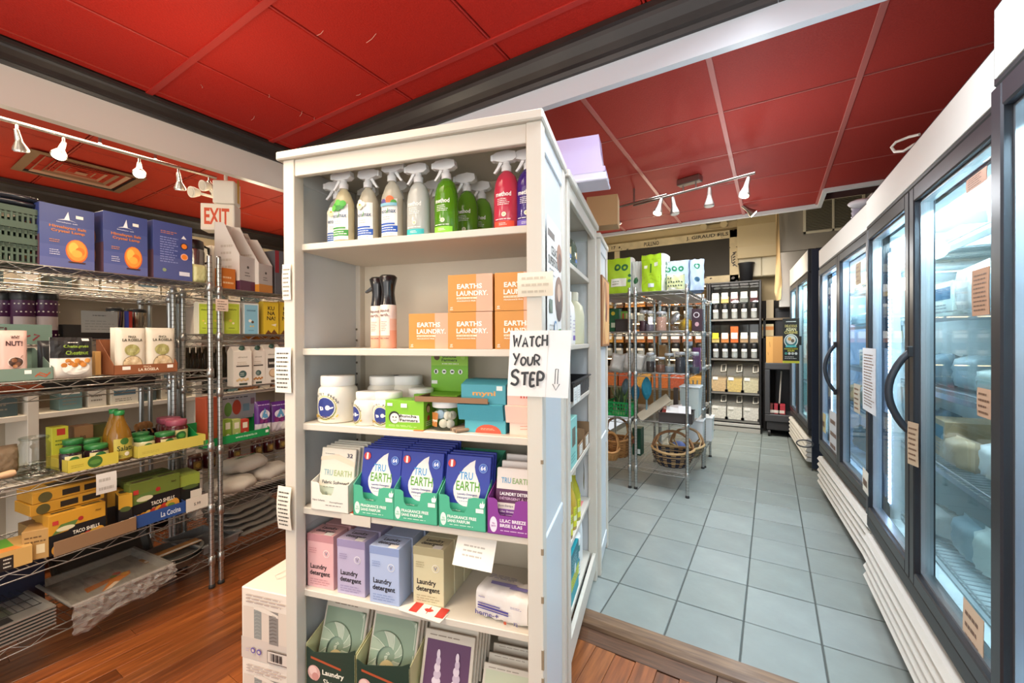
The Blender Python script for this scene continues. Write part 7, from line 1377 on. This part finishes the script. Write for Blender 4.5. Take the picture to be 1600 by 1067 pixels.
for sx in (-1, 1): obj('side_panel', G().box(sx*hw-.012, sx*hw+.012, .0, D, FT, ztop, blackp, .003), t)
obj('back_panel', G().box(-hw, hw, D-.02, D, FT, ztop, M('#6a6258', .6)), t); obj('top_panel', G().box(-hw, hw, 0, D, ztop-.02, ztop, blackp), t)  # back panel paled to add light behind the bins
rz_ = [at_y(1150, p, BY)[2] for p in (498, 560, 613, 656)]
for k, zz in enumerate(rz_):
    obj('shelf', G().box(-hw+.012, hw-.012, -.01, D, zz-.03, zz, blackp, .003), t); obj('price_rail', G().box(-hw+.012, hw-.012, -.016, -.010, zz-.028, zz-.004, M('#8a8680', .3, .5), .001), t)
zp = at_y(1150, 661, BY)[2]; obj('plinth', G().box(-hw, hw, -.02, D, FT, zp-.055, M('#b5b2aa', .35, .2), .003), t); obj('plinth_rail', G().box(-hw, hw, -.03, D, zp-.04, zp, M('#c2bfb8', .35, .2), .003), t)
fills = [['#c9ccc4', '#d9b264', '#6a2c30', '#8a8a86', '#5c3034'], ['#c9b06a', '#c87a3c', '#d9682c', '#b08a64', '#8a7050']]
nm1 = (('pale', 'golden', 'dark red', 'grey', 'maroon'), ('yellow card', 'tan', 'bright orange', 'brown', 'dull brown'))
for r_ in range(2):
    for c_ in range(5):
        w = (rx1-rx0-.03)/5; x = rx0+.015+w*(c_+.5); h = (at_y(1150, (441, 505)[r_], BY)[2]-rz_[r_])*.96
        gravity_bin((x, BY+.01, rz_[r_]+.001), w, h, fills[r_][c_], (.5, .35, .45, .3, .4)[c_] if r_ == 0 else (.3, .5, .9, .4, .3)[c_], 'gravity bin of %s food in the %s row of the right rack' % (nm1[r_][c_], ('top', 'second')[r_]), None, '#e6cc2c' if (r_, c_) == (1, 0) else '#ece8e0')
for r_ in range(2):
    for c_ in range(3):
        w = (rx1-rx0-.03)/3; x = rx0+.015+w*(c_+.5); zt2 = (rz_[1]-.06, rz_[2]-.035)[r_]; z0 = rz_[2+r_]+.001; h = zt2-z0; fc = (('#c9a46a', '#d2b252', '#c9bf98'), ('#e6e2d8', '#e2ded2', '#e0dcd4'))[r_][c_]
        t2 = thing('scoop_bin', '%s scoop bin of %s food in the %s row of the right rack' % (('left', 'middle', 'right')[c_], ('pasta like', 'white powdery')[r_], ('upper scoop', 'lowest')[r_]), 'bin', (x, BY, z0), 0); a = w*.48
        g = G(); g.prism([(0, 0), (D-.05, 0), (D-.05, h), (.16, h), (0, h*.55)], -a, a, M('#cfcbc0', .12, alpha=.2)); obj('bin', g, t2)
        g = G(); g.prism([(.006, .004), (D-.06, .004), (D-.06, h*.5), (.006, h*(.40 if r_ == 0 else .48))], -a*.95, a*.95, M(fc, .8, noise=.22, scale=45)); obj('contents', g, t2)
        obj('name_card', G().box(-a*.8, -a*.1, -.004, -.001, h*.40, h*.50, labp), t2)
        g = G(); lidf = lambda u, v: (u, .16*v-.004-.012, h*.55+h*.45*v+.008); hx = a*.62
        g.tube([lidf(hx-.03, .25), lidf(hx-.03, .75), lidf(hx+.03, .8), lidf(hx+.03, .3), lidf(hx-.03, .25)], .007, M('#d2cabc', .4), 6); obj('handle', g, t2)
        for sx in (-1, 1): obj('latch', G().box(sx*a-.016, sx*a+.016, -.012, .0, .0, .035, blackp), t2)
# second rack to the left, lit by warm strips, seen through the wire shelving
lx1 = rx0-.03; lx0 = lx1-1.62
t = thing('dispenser_rack', 'long rack of bulk food bins on the back wall, seen through the wire shelving', 'rack', ((lx0+lx1)/2, BY, 0), 0); hw = (lx1-lx0)/2
for sx in (-1, 1): obj('side_panel', G().box(sx*hw-.012, sx*hw+.012, .0, D, FT, ztop, blackp, .003), t)
obj('back_panel', G().box(-hw, hw, D-.02, D, FT, ztop, M('#b08a58', .6)), t); obj('top_panel', G().box(-hw, hw, 0, D, ztop-.02, ztop, blackp), t)
for k, zz in enumerate(rz_): obj('shelf', G().box(-hw+.012, hw-.012, -.01, D, zz-.03, zz, M('#6a5844', .5), .003), t)
warm = M('#ffdca8', .4, emit=9)
for k, zz in enumerate((ztop-.03, rz_[0]-.035, rz_[1]-.035)): obj('strip_light', G().box(-hw+.03, hw-.03, .02, .04, zz-.012, zz, warm), t)
rn = random.Random(5); cl = ('#c8742c', '#a85a2c', '#d9a44c', '#7a4a2c', '#c99a5c', '#8a5a3a', '#d98a3c')
for r_ in range(2):
    for c_ in range(9):
        w = 1.58/9; x = lx0+.02+w*(c_+.5); h = (at_y(1150, (441, 505)[r_], BY)[2]-rz_[r_])*.96
        gravity_bin((x, BY+.05, rz_[r_]+.001), w, h, rn.choice(cl), rn.choice((.4, .6, .8)), 'gravity bin, %s from the left in the %s row of the warm lit long rack' % (NTH[c_], ('top', 'second')[r_]), 'gravity bins of the long rack')
for c_ in range(6):
    w = 1.58/6; x = lx0+.02+w*(c_+.5); z0 = rz_[2]+.001; h = rz_[1]-.06-z0; t2 = thing('scoop_bin', 'scoop bin, %s from the left at the bottom of the warm lit long rack' % NTH[c_], 'bin', (x, BY, z0), 0, 'scoop bins of the long rack'); a = w*.48
    obj('bin', G().prism([(0, 0), (D-.05, 0), (D-.05, h), (.16, h), (0, h*.55)], -a, a, acr), t2); obj('contents', G().prism([(.006, .004), (D-.06, .004), (D-.06, h*.5), (.006, h*.45)], -a*.95, a*.95, M(('#c9682c', '#b8502c', '#d9a04c')[c_ % 3], .8, noise=.25, scale=45)), t2)
# chalkboard in a chipped painted frame
CBY = 7.26; A = at_y(955, 388, CBY); B = at_y(1155, 356, CBY); zb_ = at_y(1155, 442, CBY)[2]
x0, x1, z1 = at_y(935, 390, CBY)[0], B[0], B[2]; z1 = at_y(1120, 362, CBY)[2]; w, h = x1-x0, z1-zb_
t = thing('chalkboard', 'blank chalkboard in a chipped cream frame lettered GIRAUD FILS on the back wall', 'board', (x0, CBY, zb_), 0); fc = M('#d9c8a4', .6, noise=.12, scale=9); f = .13
obj('slate', G().box(.02, w-.02, .0, .02, .02, h-.02, M('#38342f', .7, noise=.06, scale=4)), t)
for nm, bxx in (('frame_rail', (0, w, h-f*.95, h)), ('frame_rail', (0, w, 0, f)), ('frame_stile', (0, f, 0, h)), ('frame_stile', (w-f, w, 0, h))): obj(nm, G().box(bxx[0], bxx[1], -.025, .002, bxx[2], bxx[3], fc, .004), t)
g = []; rn = random.Random(9); chips = []
for k in range(26):
    e = rn.randrange(3); cx = rn.uniform(0, 1) if e < 2 else rn.uniform(1-f/w, 1); cy = (rn.uniform(1-f/h, 1) if e == 0 else rn.uniform(0, f/h)) if e < 2 else rn.uniform(0, 1)
    r_ = rn.uniform(.004, .012); chips.append(('p', [(cx+r_*math.cos(a_)*rn.uniform(.5, 1.5), cy+r_*2.2*math.sin(a_)*rn.uniform(.4, 1.4)) for a_ in (0, 1, 2, 3, 4, 5)], '#4a4036'))
stamp = [('s', [(1-f/w*.2, .30+.0), (1-f/w*.75, .38), (1-f/w*.8, .5), (1-f/w*.3, .58)], .006, '#5c5042')] + [('s', [(1-f/w*.65, .32+.05*k), (1-f/w*.4, .345+.05*k)], .008, '#4a4036') for k in range(5)]
prints(flat((0, -.0255, 0), (1, 0, 0), (0, 0, 1)), w, h, chips + stamp + [('t', 'J. GIRAUD FILS', .80, 1-f/h*.5, .085, '#3a342c', .27, 1), ('t', 'PULLNO', .42, 1-f/h*.55, .085, '#4a4036', .11), ('t', '13  17', .10, 1-f/h*.5, .07, '#4a4036', .09)], t, 'stencil_lettering')
obj('cross_stile', G().box(.30, .30+.09, -.02, .0, f, h-f, fc), t)
# things above and right of the racks
P = at_y(1175, 438, 6.80); t = thing('black_pot', 'tall black bucket standing on top of the right bin rack', 'bucket', (at_y(1166, 437, 6.9)[0], 6.92, ztop), 0); g = G(); r = .10; hh = at_y(1166, 412, 6.85)[2]-ztop
g.lathe([(0, 0), (r*.75, 0), (r, hh), (r*1.1, hh+.008), (r*1.08, hh+.02), (r*.96, hh+.012), (r*.7, .01), (0, .01)], M('#232326', .4), 26, 0, 0, cap=False); obj('bucket', g, t)
tr = struct('trim_6'); a = at_y(1152, 345, 6.9); b = at_y(1216, 398, 6.9); g = G(); g.prism([(0, 0), (.35, 0), (.35, .6), (0, .6), (-.05, .45), (-.05, .15)][::-1], a[0], b[0]+.1, M('#b9a682', .6)); o = obj('duct_casing', g, tr); o.location = (0, 6.90, b[2])
a = at_y(1155, 372, 7.2); b = at_y(1218, 428, 7.0)
t = thing('wall_cabinet', 'cream wall cabinet under the duct casing behind the black bucket', 'cabinet', (a[0], 7.0, at_y(1185, 432, 7.0)[2]), 0); w = b[0]-a[0]+.08; h = at_y(1185, 393, 7.0)[2]-at_y(1185, 432, 7.0)[2]
obj('body', G().box(0, w, .01, .28, 0, h, M('#b5a988', .4), .003), t)
for k in range(2): obj('door', G().box(w*.5*k+.005, w*.5*(k+1)-.005, -.012, .01, .008, h-.008, M('#bdb294', .35), .004), t)
hx0 = at_y(1217, 400, 6.64)[0]; t = thing('steel_hood', 'grey steel hood casing above the farthest fridge', 'hood', (hx0, 6.64, at_y(1220, 480, 6.64)[2]), 0); hh = 3.14-at_y(1220, 480, 6.64)[2]
stl = M('#8d877e', .35, .35); w = 1.1; zv = at_y(1240, 392, 6.64)[2]-at_y(1220, 480, 6.64)[2]
obj('upper_panel', G().box(0, w, 0, .5, zv, hh, M('#8b8378', .55), .002), t); obj('lower_panel', G().box(.0, w, -.02, .5, 0, zv-.006, M('#a39c92', .25, .7), .004), t)
va, vb = at_y(1254, 372, 6.62), at_y(1345, 306, 6.62)
a = at_y(1255, 366, 6.62); b = at_y(1352, 300, 6.62); t = thing('wall_grille', 'cream framed air grille on the grey casing above the fridges', 'grille', (a[0], 6.625, a[2]), 0); w, h = b[0]-a[0], b[2]-a[2]; cf = M('#cfc6b0', .45)
for bb in ((0, w, 0, .03), (0, w, h-.03, h), (0, .03, 0, h), (w-.03, w, 0, h), (w/2-.012, w/2+.012, 0, h)): obj('frame_bar', G().box(bb[0], bb[1], -.012, .012, bb[2], bb[3], cf, .002), t)
obj('backing', G().box(.01, w-.01, .008, .012, .01, h-.01, M('#3a362e', .7)), t); n = 18
for k in range(n):
    z0 = .035+(h-.07)*k/n; me = G().prism([(-.008, z0), (.006, z0+.012), (.006, z0+.016), (-.008, z0+.005)], .03, w-.03, M('#8f8878', .5)); obj('grille_slat', me, t)
# hanging cream cloth
t = thing('hanging_cloth', 'long wavy cream cloth strip hanging beside the steel hood', 'cloth', (0, 0, 0), 0); g = G(); pa = [at_y(*p, 6.56) for p in ((1212, 333), (1217, 333), (1213, 400), (1219, 402), (1210, 455), (1222, 440), (1213, 470), (1220, 468))]; m = M('#c9ab7c', .8)
def hc(u, v):
    k = min(2.999, v*3); i = int(k); f_ = k-i; l = pa[2*i]*(1-f_)+pa[2*i+2]*f_; r_ = pa[2*i+1]*(1-f_)+pa[2*i+3]*f_; p = l*(1-u)+r_*u; return (p[0], p[1]-.02*math.sin(v*9+u*5), p[2])
g.grid(hc, 4, 18, m); g.grid(lambda u, v: (lambda p: (p[0], p[1]+.012, p[2]))(hc(1-u, v)), 4, 18, m); obj('cloth', g, t)
# cart, carton and clutter beyond the right rack
cy = 6.62; a = at_y(1195, 635, cy); b = at_y(1250, 568, cy); t = thing('utility_cart', 'dark grey plastic utility cart in the corner past the bin rack', 'cart', (a[0], cy, FT), 0); w = .62; h = b[2]-FT; dk = M('#3b3a3d', .5)
obj('top_tray', G().box(0, w, 0, .45, h-.09, h, dk, .01), t); obj('lower_tray', G().box(0, w, 0, .45, .20, .30, dk, .01), t)
for x in (.0, w-.06):
    for y in (.0, .39): obj('post', G().box(x, x+.06, y, y+.06, .3, h-.09, dk, .006), t)
for x in (.05, w-.05):
    for y in (.05, .40): obj('caster', G().tube([(x-.015, y, .045), (x+.015, y, .045)], .045, M('#1a1a1a', .5), 14), t)
obj('skirt', G().box(.02, w-.02, .02, .43, .09, .20, M('#2c2b2d', .5), .006), t)
for i, (px, c) in enumerate(((1204, '#7a3a34'), (1213, '#a83440'), (1221, '#b0303c'))): carton('goods_box', ('brownish box on the lower tray of the cart', 'red and white box on the lower tray of the cart', 'crimson box at the right on the lower tray of the cart')[i], 'box', (at_y(px, 625, cy+.05)[0], cy+.05, FT+.302), 0, .085, .12, .13, c, [('r', .1, .1, .9, .4, '#d9cfc4')])
tag(obj('mop_handle', G().tube([(at_y(1217, 620, cy+.2)[0], cy+.2, FT+.302), (at_y(1221, 580, cy+.2)[0], cy+.2, FT+h-.12)], .010, M('#d2cdc4', .4), 8)), 'pale stick standing upright on the lower tray of the cart', 'stick')
a = at_y(1197, 569, cy); b = at_y(1232, 528, cy); carton('cardboard_box', 'large brown cardboard box on top of the utility cart', 'box', ((a[0]+b[0])/2+.05, cy+.02, FT+h+.001), .0, b[0]-a[0]+.1, .36, b[2]-a[2], '#a9783f', [('r', 0, 0, .22, 1, '#c08c4c'), ('l', .55, .4, .8, .5, 1, '#7a5428'), ('s', [(.12, .8), (.13, .6)], .01, '#4a3014'), ('s', [(.06, .4), (.07, .3)], .01, '#4a3014')], rough=.8)
t = thing('rear_shelf', 'dim wooden shelf in the gap between the bin rack and the fridges', 'shelf', (at_y(1190, 497, 7.0)[0], 7.0, 0), 0); zz = at_y(1200, 497, 7.0)[2]
for k, q in enumerate((zz, at_y(1200, 525, 7.0)[2])): obj('board', G().box(0, .55, 0, .25, q-.03, q, M('#8a7a62', .6), .002), t)
for k in range(2): obj('bracket', G().box(.02+.5*k, .05+.5*k, 0, .25, FT, zz, M('#2a2624', .6)), t)
obj('back_panel', G().box(0, .9, .25, .27, FT, 1.9, M('#2c2622', .7)), t)
carton('food_carton', 'pale carton standing on the dim shelf behind the rack', 'carton', (at_y(1203, 496, 7.02)[0], 7.02, zz+.001), 0, .09, .08, .26, '#b9a888'); carton('food_carton', 'beige and orange carton on the lower board of the dim shelf', 'carton', (at_y(1196, 524, 7.02)[0]+.03, 7.02, at_y(1200, 525, 7.0)[2]+.001), 0, .14, .1, .17, '#c9b890', [('r', 0, .5, 1, .8, '#c8803c'), ('r', .1, .2, .3, .35, '#2a2a2a')])
t = thing('black_column', 'tall matt black cabinet in the corner behind the cart', 'cabinet', (at_y(1211, 560, 7.1)[0], 7.05, FT), 0); obj('body', G().box(0, .8, 0, .2, 0, 1.75, M('#17171a', .5), .006), t); obj('door', G().box(.02, .40, -.012, .0, .05, 1.7, M('#1e1e22', .4), .004), t)

# ------------------------------------------------------------------ right hand track light
TY = 3.95; sil2 = M('#9d9690', .28, .9)
A = at_z(990, 321, CZ-.10); B = at_z(1180, 270, CZ-.10); t = thing('track_light', 'brushed steel bar of spotlights under the red ceiling of the tiled aisle', 'light', (0, 0, 0)); g = G(); g.tube([tuple(A), tuple(B)], .009, sil2, 8); obj('rail', g, t)
dv = (B-A)/np.linalg.norm(B-A); mid = at_z(1080, 285, CZ-.03); mt = A+dv*np.dot(mid-A, dv); g = G(); g.x = Matrix.Translation((float(mt[0]), float(mt[1]), CZ-.03)) @ Matrix.Rotation(math.atan2(dv[1], dv[0]), 4, 'Z'); g.box(-.09, .09, -.035, .035, -.02, .03, sil2, .006); g.tube([(-.05, 0, -.02), (-.05, 0, -.072)], .006, sil2, 8); g.tube([(.05, 0, -.02), (.05, 0, -.072)], .006, sil2, 8); obj('ceiling_mount', g, t)
lit2 = M('#f2f7ff', .3, emit=20)
heads = ((1052, 305, (.15, -.1, -1), False), (1110, 290, (-.02, -.05, -1), False), (1172, 275, (-.2, -.25, -.95), True))
for px, py, am, on in heads:
    p = A+dv*np.dot(at_z(px, py, CZ-.10)-A, dv); e = spot_head(t, tuple(p), am, on, .13, .018, .036, .03, sil2)
    if on: lamp('aisle_spot', 'SPOT', tuple(e), 34, (.92, .96, 1), tuple(e+Vector(am)), spot_size=1.9, spot_blend=.9, shadow_soft_size=.05)
A2 = at_z(945, 329, CZ-.12); B2 = at_z(1042, 304, CZ-.12); t = thing('track_light', 'shorter steel spotlight bar behind the first, running back to the island', 'light', (0, 0, 0)); obj('rail', G().tube([tuple(A2), tuple(B2)], .009, sil2, 8), t)
obj('ceiling_mount', G().tube([tuple((A2+B2)/2), (float((A2+B2)[0]/2), float((A2+B2)[1]/2), CZ)], .008, sil2, 8), t)
for f_, am, on in ((.92, (-.2, -.3, -.95), True), (.15, (.3, .2, -1), False)):
    p = A2+(B2-A2)*f_; e = spot_head(t, tuple(p), am, on, .12, .018, .036, .03, sil2)
    if on: lamp('aisle_spot', 'SPOT', tuple(e), 36, (.88, .93, 1), tuple(e+Vector(am)), spot_size=1.9, spot_blend=.9, shadow_soft_size=.05)
p = at_z(1160, 318, 2.30); p = at_y(1160, 318, 4.55); t = thing('spotlight', 'single steel spotlight pointing at the fridges below the bright one', 'light', (0, 0, 0)); 
o = obj('ceiling_mount', G().tube([(float(p[0]), float(p[1]), CZ), (float(p[0]), float(p[1]), p[2])], .008, sil2, 8), t); spot_head(t, tuple(p), (.62, .1, -.6), True, .13, .018, .038, .02, sil2)
p = at_y(1113, 347, 7.0); t = thing('wall_lamp', 'small wall lamps above the chalkboard', 'light', (float(p[0]), 7.28, float(p[2]))); g = G(); g.box(-.18, .18, -.02, .015, -.03, .03, M('#b8a47c', .5), .004); obj('base', g, t)
for sx in (-1, 1): g = G(); g.tube([(sx*.13, -.02, 0), (sx*.14, -.09, -.01), (sx*.14, -.13, -.015)], [.02, .045, .05], M('#c9b78f', .4), 14); obj('lamp_head', g, t)

# ------------------------------------------------------------------ what the fridges hold and carry
def fl_(fr, x, y, z): return fr.w(x, y, FT+z)
rn = random.Random(21)
pal = (('#cfdcd6', 'pale green'), ('#e2e4e0', 'white'), ('#b8c8cc', 'pale blue'), ('#c4a884', 'tan'), ('#8a9ea8', 'slate blue'), ('#d6d0c4', 'cream'), ('#e8e6e2', 'white'), ('#9ab4bc', 'blue grey'), ('#b08468', 'brown'))
def stock(fr, L, lab, grp, shelves, n, sc=1):
    for zi, z in enumerate(shelves):
        y = .08; k = 0
        while y < L-.16:
            w = rn.uniform(.12, .22); h = rn.uniform(.07, .17); x = rn.uniform(.13, .2)
            if y+w > L-.05: break
            rz = fr.a-math.pi/2 + rn.uniform(-.15, .15); c, cn = rn.choice(pal); loc = fl_(fr, x, y+w/2, z+.003)
            if rn.random() < .55:
                m = M(c, .12, alpha=.72, bump=.5, bscale=22) if rn.random() < .6 else M(c, .35, bump=.3, bscale=18)
                pillow('frozen_bag', '%s bag of frozen goods, %s on the %s shelf up in the %s fridge' % (cn, NTH[k], NTH[zi], lab), 'bag', loc, rz, w, .10, h+.03, m, None, group='bags in the %s fridge' % grp, crinkle=.008, seed=k, nx=8)
            else:
                carton('frozen_box', '%s frozen carton, %s on the %s shelf up in the %s fridge' % (cn, NTH[k], NTH[zi], lab), 'box', loc, rz, w, .2, h, c, [('r', .1, .5, .9, .85, rn.choice(('#f2f2ee', '#5a8a9a', '#b8563c', '#3c6a8a'))), ('l', .1, .12, .9, .4, 3, '#8a9296')], None, None, 'boxes in the %s fridge' % grp)
            y += w+rn.uniform(.0, .05); k += 1
stock(F1, F1L, 'near', 'near', FSH, 6); stock(F2, F2L, 'middle', 'middle', FSH, 6); stock(F3, F3L, 'farthest', 'far', FSH[1:], 6); stock(F0, 1.45, 'border', 'border', FSH[:4], 4)
carton('glove_carton', 'white carton with a green ring high in the near fridge', 'box', fl_(F1, .15, .42, FSH[3]+.003), F1.a-math.pi/2, .26, .22, .15, '#dfe8ee', [('e', .35, .6, .12, '#4a9a7a'), ('e', .35, .6, .08, '#dfe8ee')])
def fnote(fr, label, px, x0, x1, yt, yb, col='#d2b094', n=6, x=-.006, rotz=0):
    a = fr.px(x0, yb, x); b = fr.px(x1, yt, x); w = abs(a[1]-b[1]); h = b[2]-a[2]
    return note('fridge_note', label, fr.w(x, (a[1]+b[1])/2, a[2]), fr.a-math.pi/2+rotz, w, h, n, col, '#7a5c48', .002)
fnote(F1, 'pink note near the top of the near fridge glass', 0, 1512, 1545, 258, 302, '#d9ae98', 5)
fnote(F1, 'tan handwritten list in the middle of the near fridge glass', 0, 1521, 1549, 415, 494, '#c49a7c', 9)
fnote(F1, 'tan square note lower on the near fridge glass', 0, 1529, 1553, 610, 649, '#c6a488', 4)
fnote(F1, 'pale tan note stuck crooked near the bottom of the near fridge glass', 0, 1507, 1540, 972, 1036, '#d9c2a8', 5, rotz=.0)
fnote(F1, 'curled tan strip of paper hanging under the near fridge handle', 0, 1424, 1432, 662, 724, '#cbb598', 7, -.04, .3)
fnote(F1, 'long white temperature log sheet on the edge of the near fridge', 0, 1349, 1370, 545, 638, '#dcdfe2', 18, -.034)
fnote(F1, 'small white sticker low at the far edge of the near fridge', 0, 1349, 1358, 740, 764, '#e6e2d4', 1, -.034)
fnote(F2, 'grey note beside the log sheet on the middle fridge glass', 0, 1335, 1345, 602, 642, '#b9b4a4', 5)
fnote(F2, 'narrow tan note at the top of the middle fridge glass', 0, 1338, 1346, 408, 446, '#a8977c', 4)
fnote(F2, 'pale yellow tag low on the middle fridge door', 0, 1283, 1291, 648, 670, '#d9d0a0', 1)
fnote(F2, 'white sheet low on the middle fridge glass', 0, 1297, 1309, 648, 705, '#d2d8de', 3)
P0 = at_y(1223, 567, 5.4); P1 = at_y(1249, 497, 5.4); w = P1[0]-P0[0]; h = P1[2]-P0[2]
t = thing('food_sign', 'black vertical sign lettered ASIAN CUISINE with a round bowl picture on the farthest fridge', 'sign', ((P0[0]+P1[0])/2, 5.4, P0[2]), .0); obj('board', G().box(-w/2, w/2, 0, .006, 0, h, M('#22241f', .5), .001), t); obj('mounting_strip', G().box(w/2-.05, w/2+.02, .006, .012, h*.4, h*.6, M('#22241f', .5)), t)
prints(front(w, h), w, h, [('t', 'DELICIOUS', .5, .83, .055, '#d9c878', .72, 1), ('t', 'ASIAN', .5, .755, .075, '#e8e2b0', .62, 2), ('t', 'CUISINE', .5, .685, .06, '#d9c878', .8, 2), ('r', .2, .92, .8, .935, '#e6e6e0'), ('e', .5, .50, .42, '#e6eae6', .15), ('e', .5, .50, .37, '#3a7a80', .13), ('e', .5, .52, .29, '#d9dcd4', .10), ('e', .42, .54, .11, '#c9a05c', .04), ('e', .6, .5, .1, '#6a5c4c', .04), ('r', .18, .355, .82, .395, '#5cc0c0'), ('t', 'NOODLE & RICE', .5, .32, .035, '#d9d23c', .8, 1), ('t', 'SOUPS', .5, .275, .04, '#d9d23c', .42, 2)] + [('e', .2+.2*k, .215, .085, ('#4a9a8a', '#d9dcd8', '#c9ccc8', '#d2d4d0')[k], .03) for k in range(4)] + [('l', .12, .09, .88, .16, 2, '#d2d4d0'), ('r', 0, 0, 1, .05, '#c9c83c')], t, 'printed_front')
# clutter on top of the fridges
t = thing('cable_loop', 'white cable looping out over the top of the near fridge', 'cable', (0, 0, 0)); pts = [at_y(1437, 210, 2.42), at_y(1420, 214, 2.45), at_y(1400, 222, 2.48), at_y(1393, 230, 2.49), at_y(1398, 237, 2.49), at_y(1412, 236, 2.46), at_y(1428, 226, 2.42), np.array([.62, 2.40, 2.20]), np.array([.66, 2.38, 2.062]), np.array([.80, 2.36, 2.060])]; obj('cable', G().tube([tuple(p) for p in pts], .006, M('#e6ded2', .4), 8), t)
Pz = FT+2.075+.002; q = F2.px(1350, 330, .12)
t = thing('plastic_cup_stack', 'sleeve of clear plastic cups standing on the middle fridge', 'cups', F2.w(.10, F2.px(1342, 322, .10)[1], Pz), 0); g = G()
for k in range(5): g.lathe([(.036, .03*k), (.044, .03*k+.034), (.046, .03*k+.036)], M('#d5d0e2', .15, alpha=.6), 14, cap=False)
obj('cups', g, t)
carton('foam_sheet', 'grey foam board leaning on top of the middle fridge', 'board', F2.w(.16, F2.px(1352, 300, .16)[1]-.02, Pz), F2.a-math.pi/2, .26, .02, .24, '#b0aaa4'); 
t = thing('plastic_wrap_ball', 'crumpled white plastic on top of the cups', 'plastic', F2.w(.10, F2.px(1346, 301, .10)[1], Pz+.17), 0); obj('film', G().ball((0, 0, 0), .06, M('#efeef2', .3, bump=.8, bscale=18), 12, (1.3, .8, .5)), t)
for nm, yy, lb in (('power_cable', 0, 'grey cable looped at the foot of the dark fridge side'),):
    q0 = F3.w(.0, -.03, .30); t = thing(nm, lb, 'cable', (0, 0, 0)); obj('cable', G().tube([(q0[0]-.06+.07*math.cos(a_), q0[1]-.03, q0[2]+.035*math.sin(a_)) for a_ in [k*.45 for k in range(15)]], .007, M('#4a4d52', .5), 6), t)
for fr, yy, lb in ((F1, .12, 'chrome lock on the sill of the near fridge, nearer'), (F1, 1.32, 'chrome lock on the sill of the near fridge, farther'), (F2, .18, 'chrome lock on the sill of the middle fridge, nearer'), (F2, 1.38, 'chrome lock on the sill of the middle fridge, farther')):
    o = tag(obj('sill_lock', G().tube([(0, 0, 0), (-.012, 0, 0), (-.016, 0, 0)], [.012, .011, .006], M('#c9c9c6', .2, .9), 12), None, fr.w(-.0005, yy, FT+.372), fr.a), lb, 'lock')
t = thing('control_plate', 'small dark control plate with pale marks on the near fridge sill', 'plate', F1.w(-.001, 1.24, FT+.35), F1.a-math.pi/2); obj('plate', G().box(-.08, .08, -.006, 0, 0, .042, M('#3c3e42', .4), .002), t); prints(front(.16, .042, -.006), .16, .042, [('l', .1, .2, .9, .8, 2, '#a8acb0')], t, 'printed_marks')
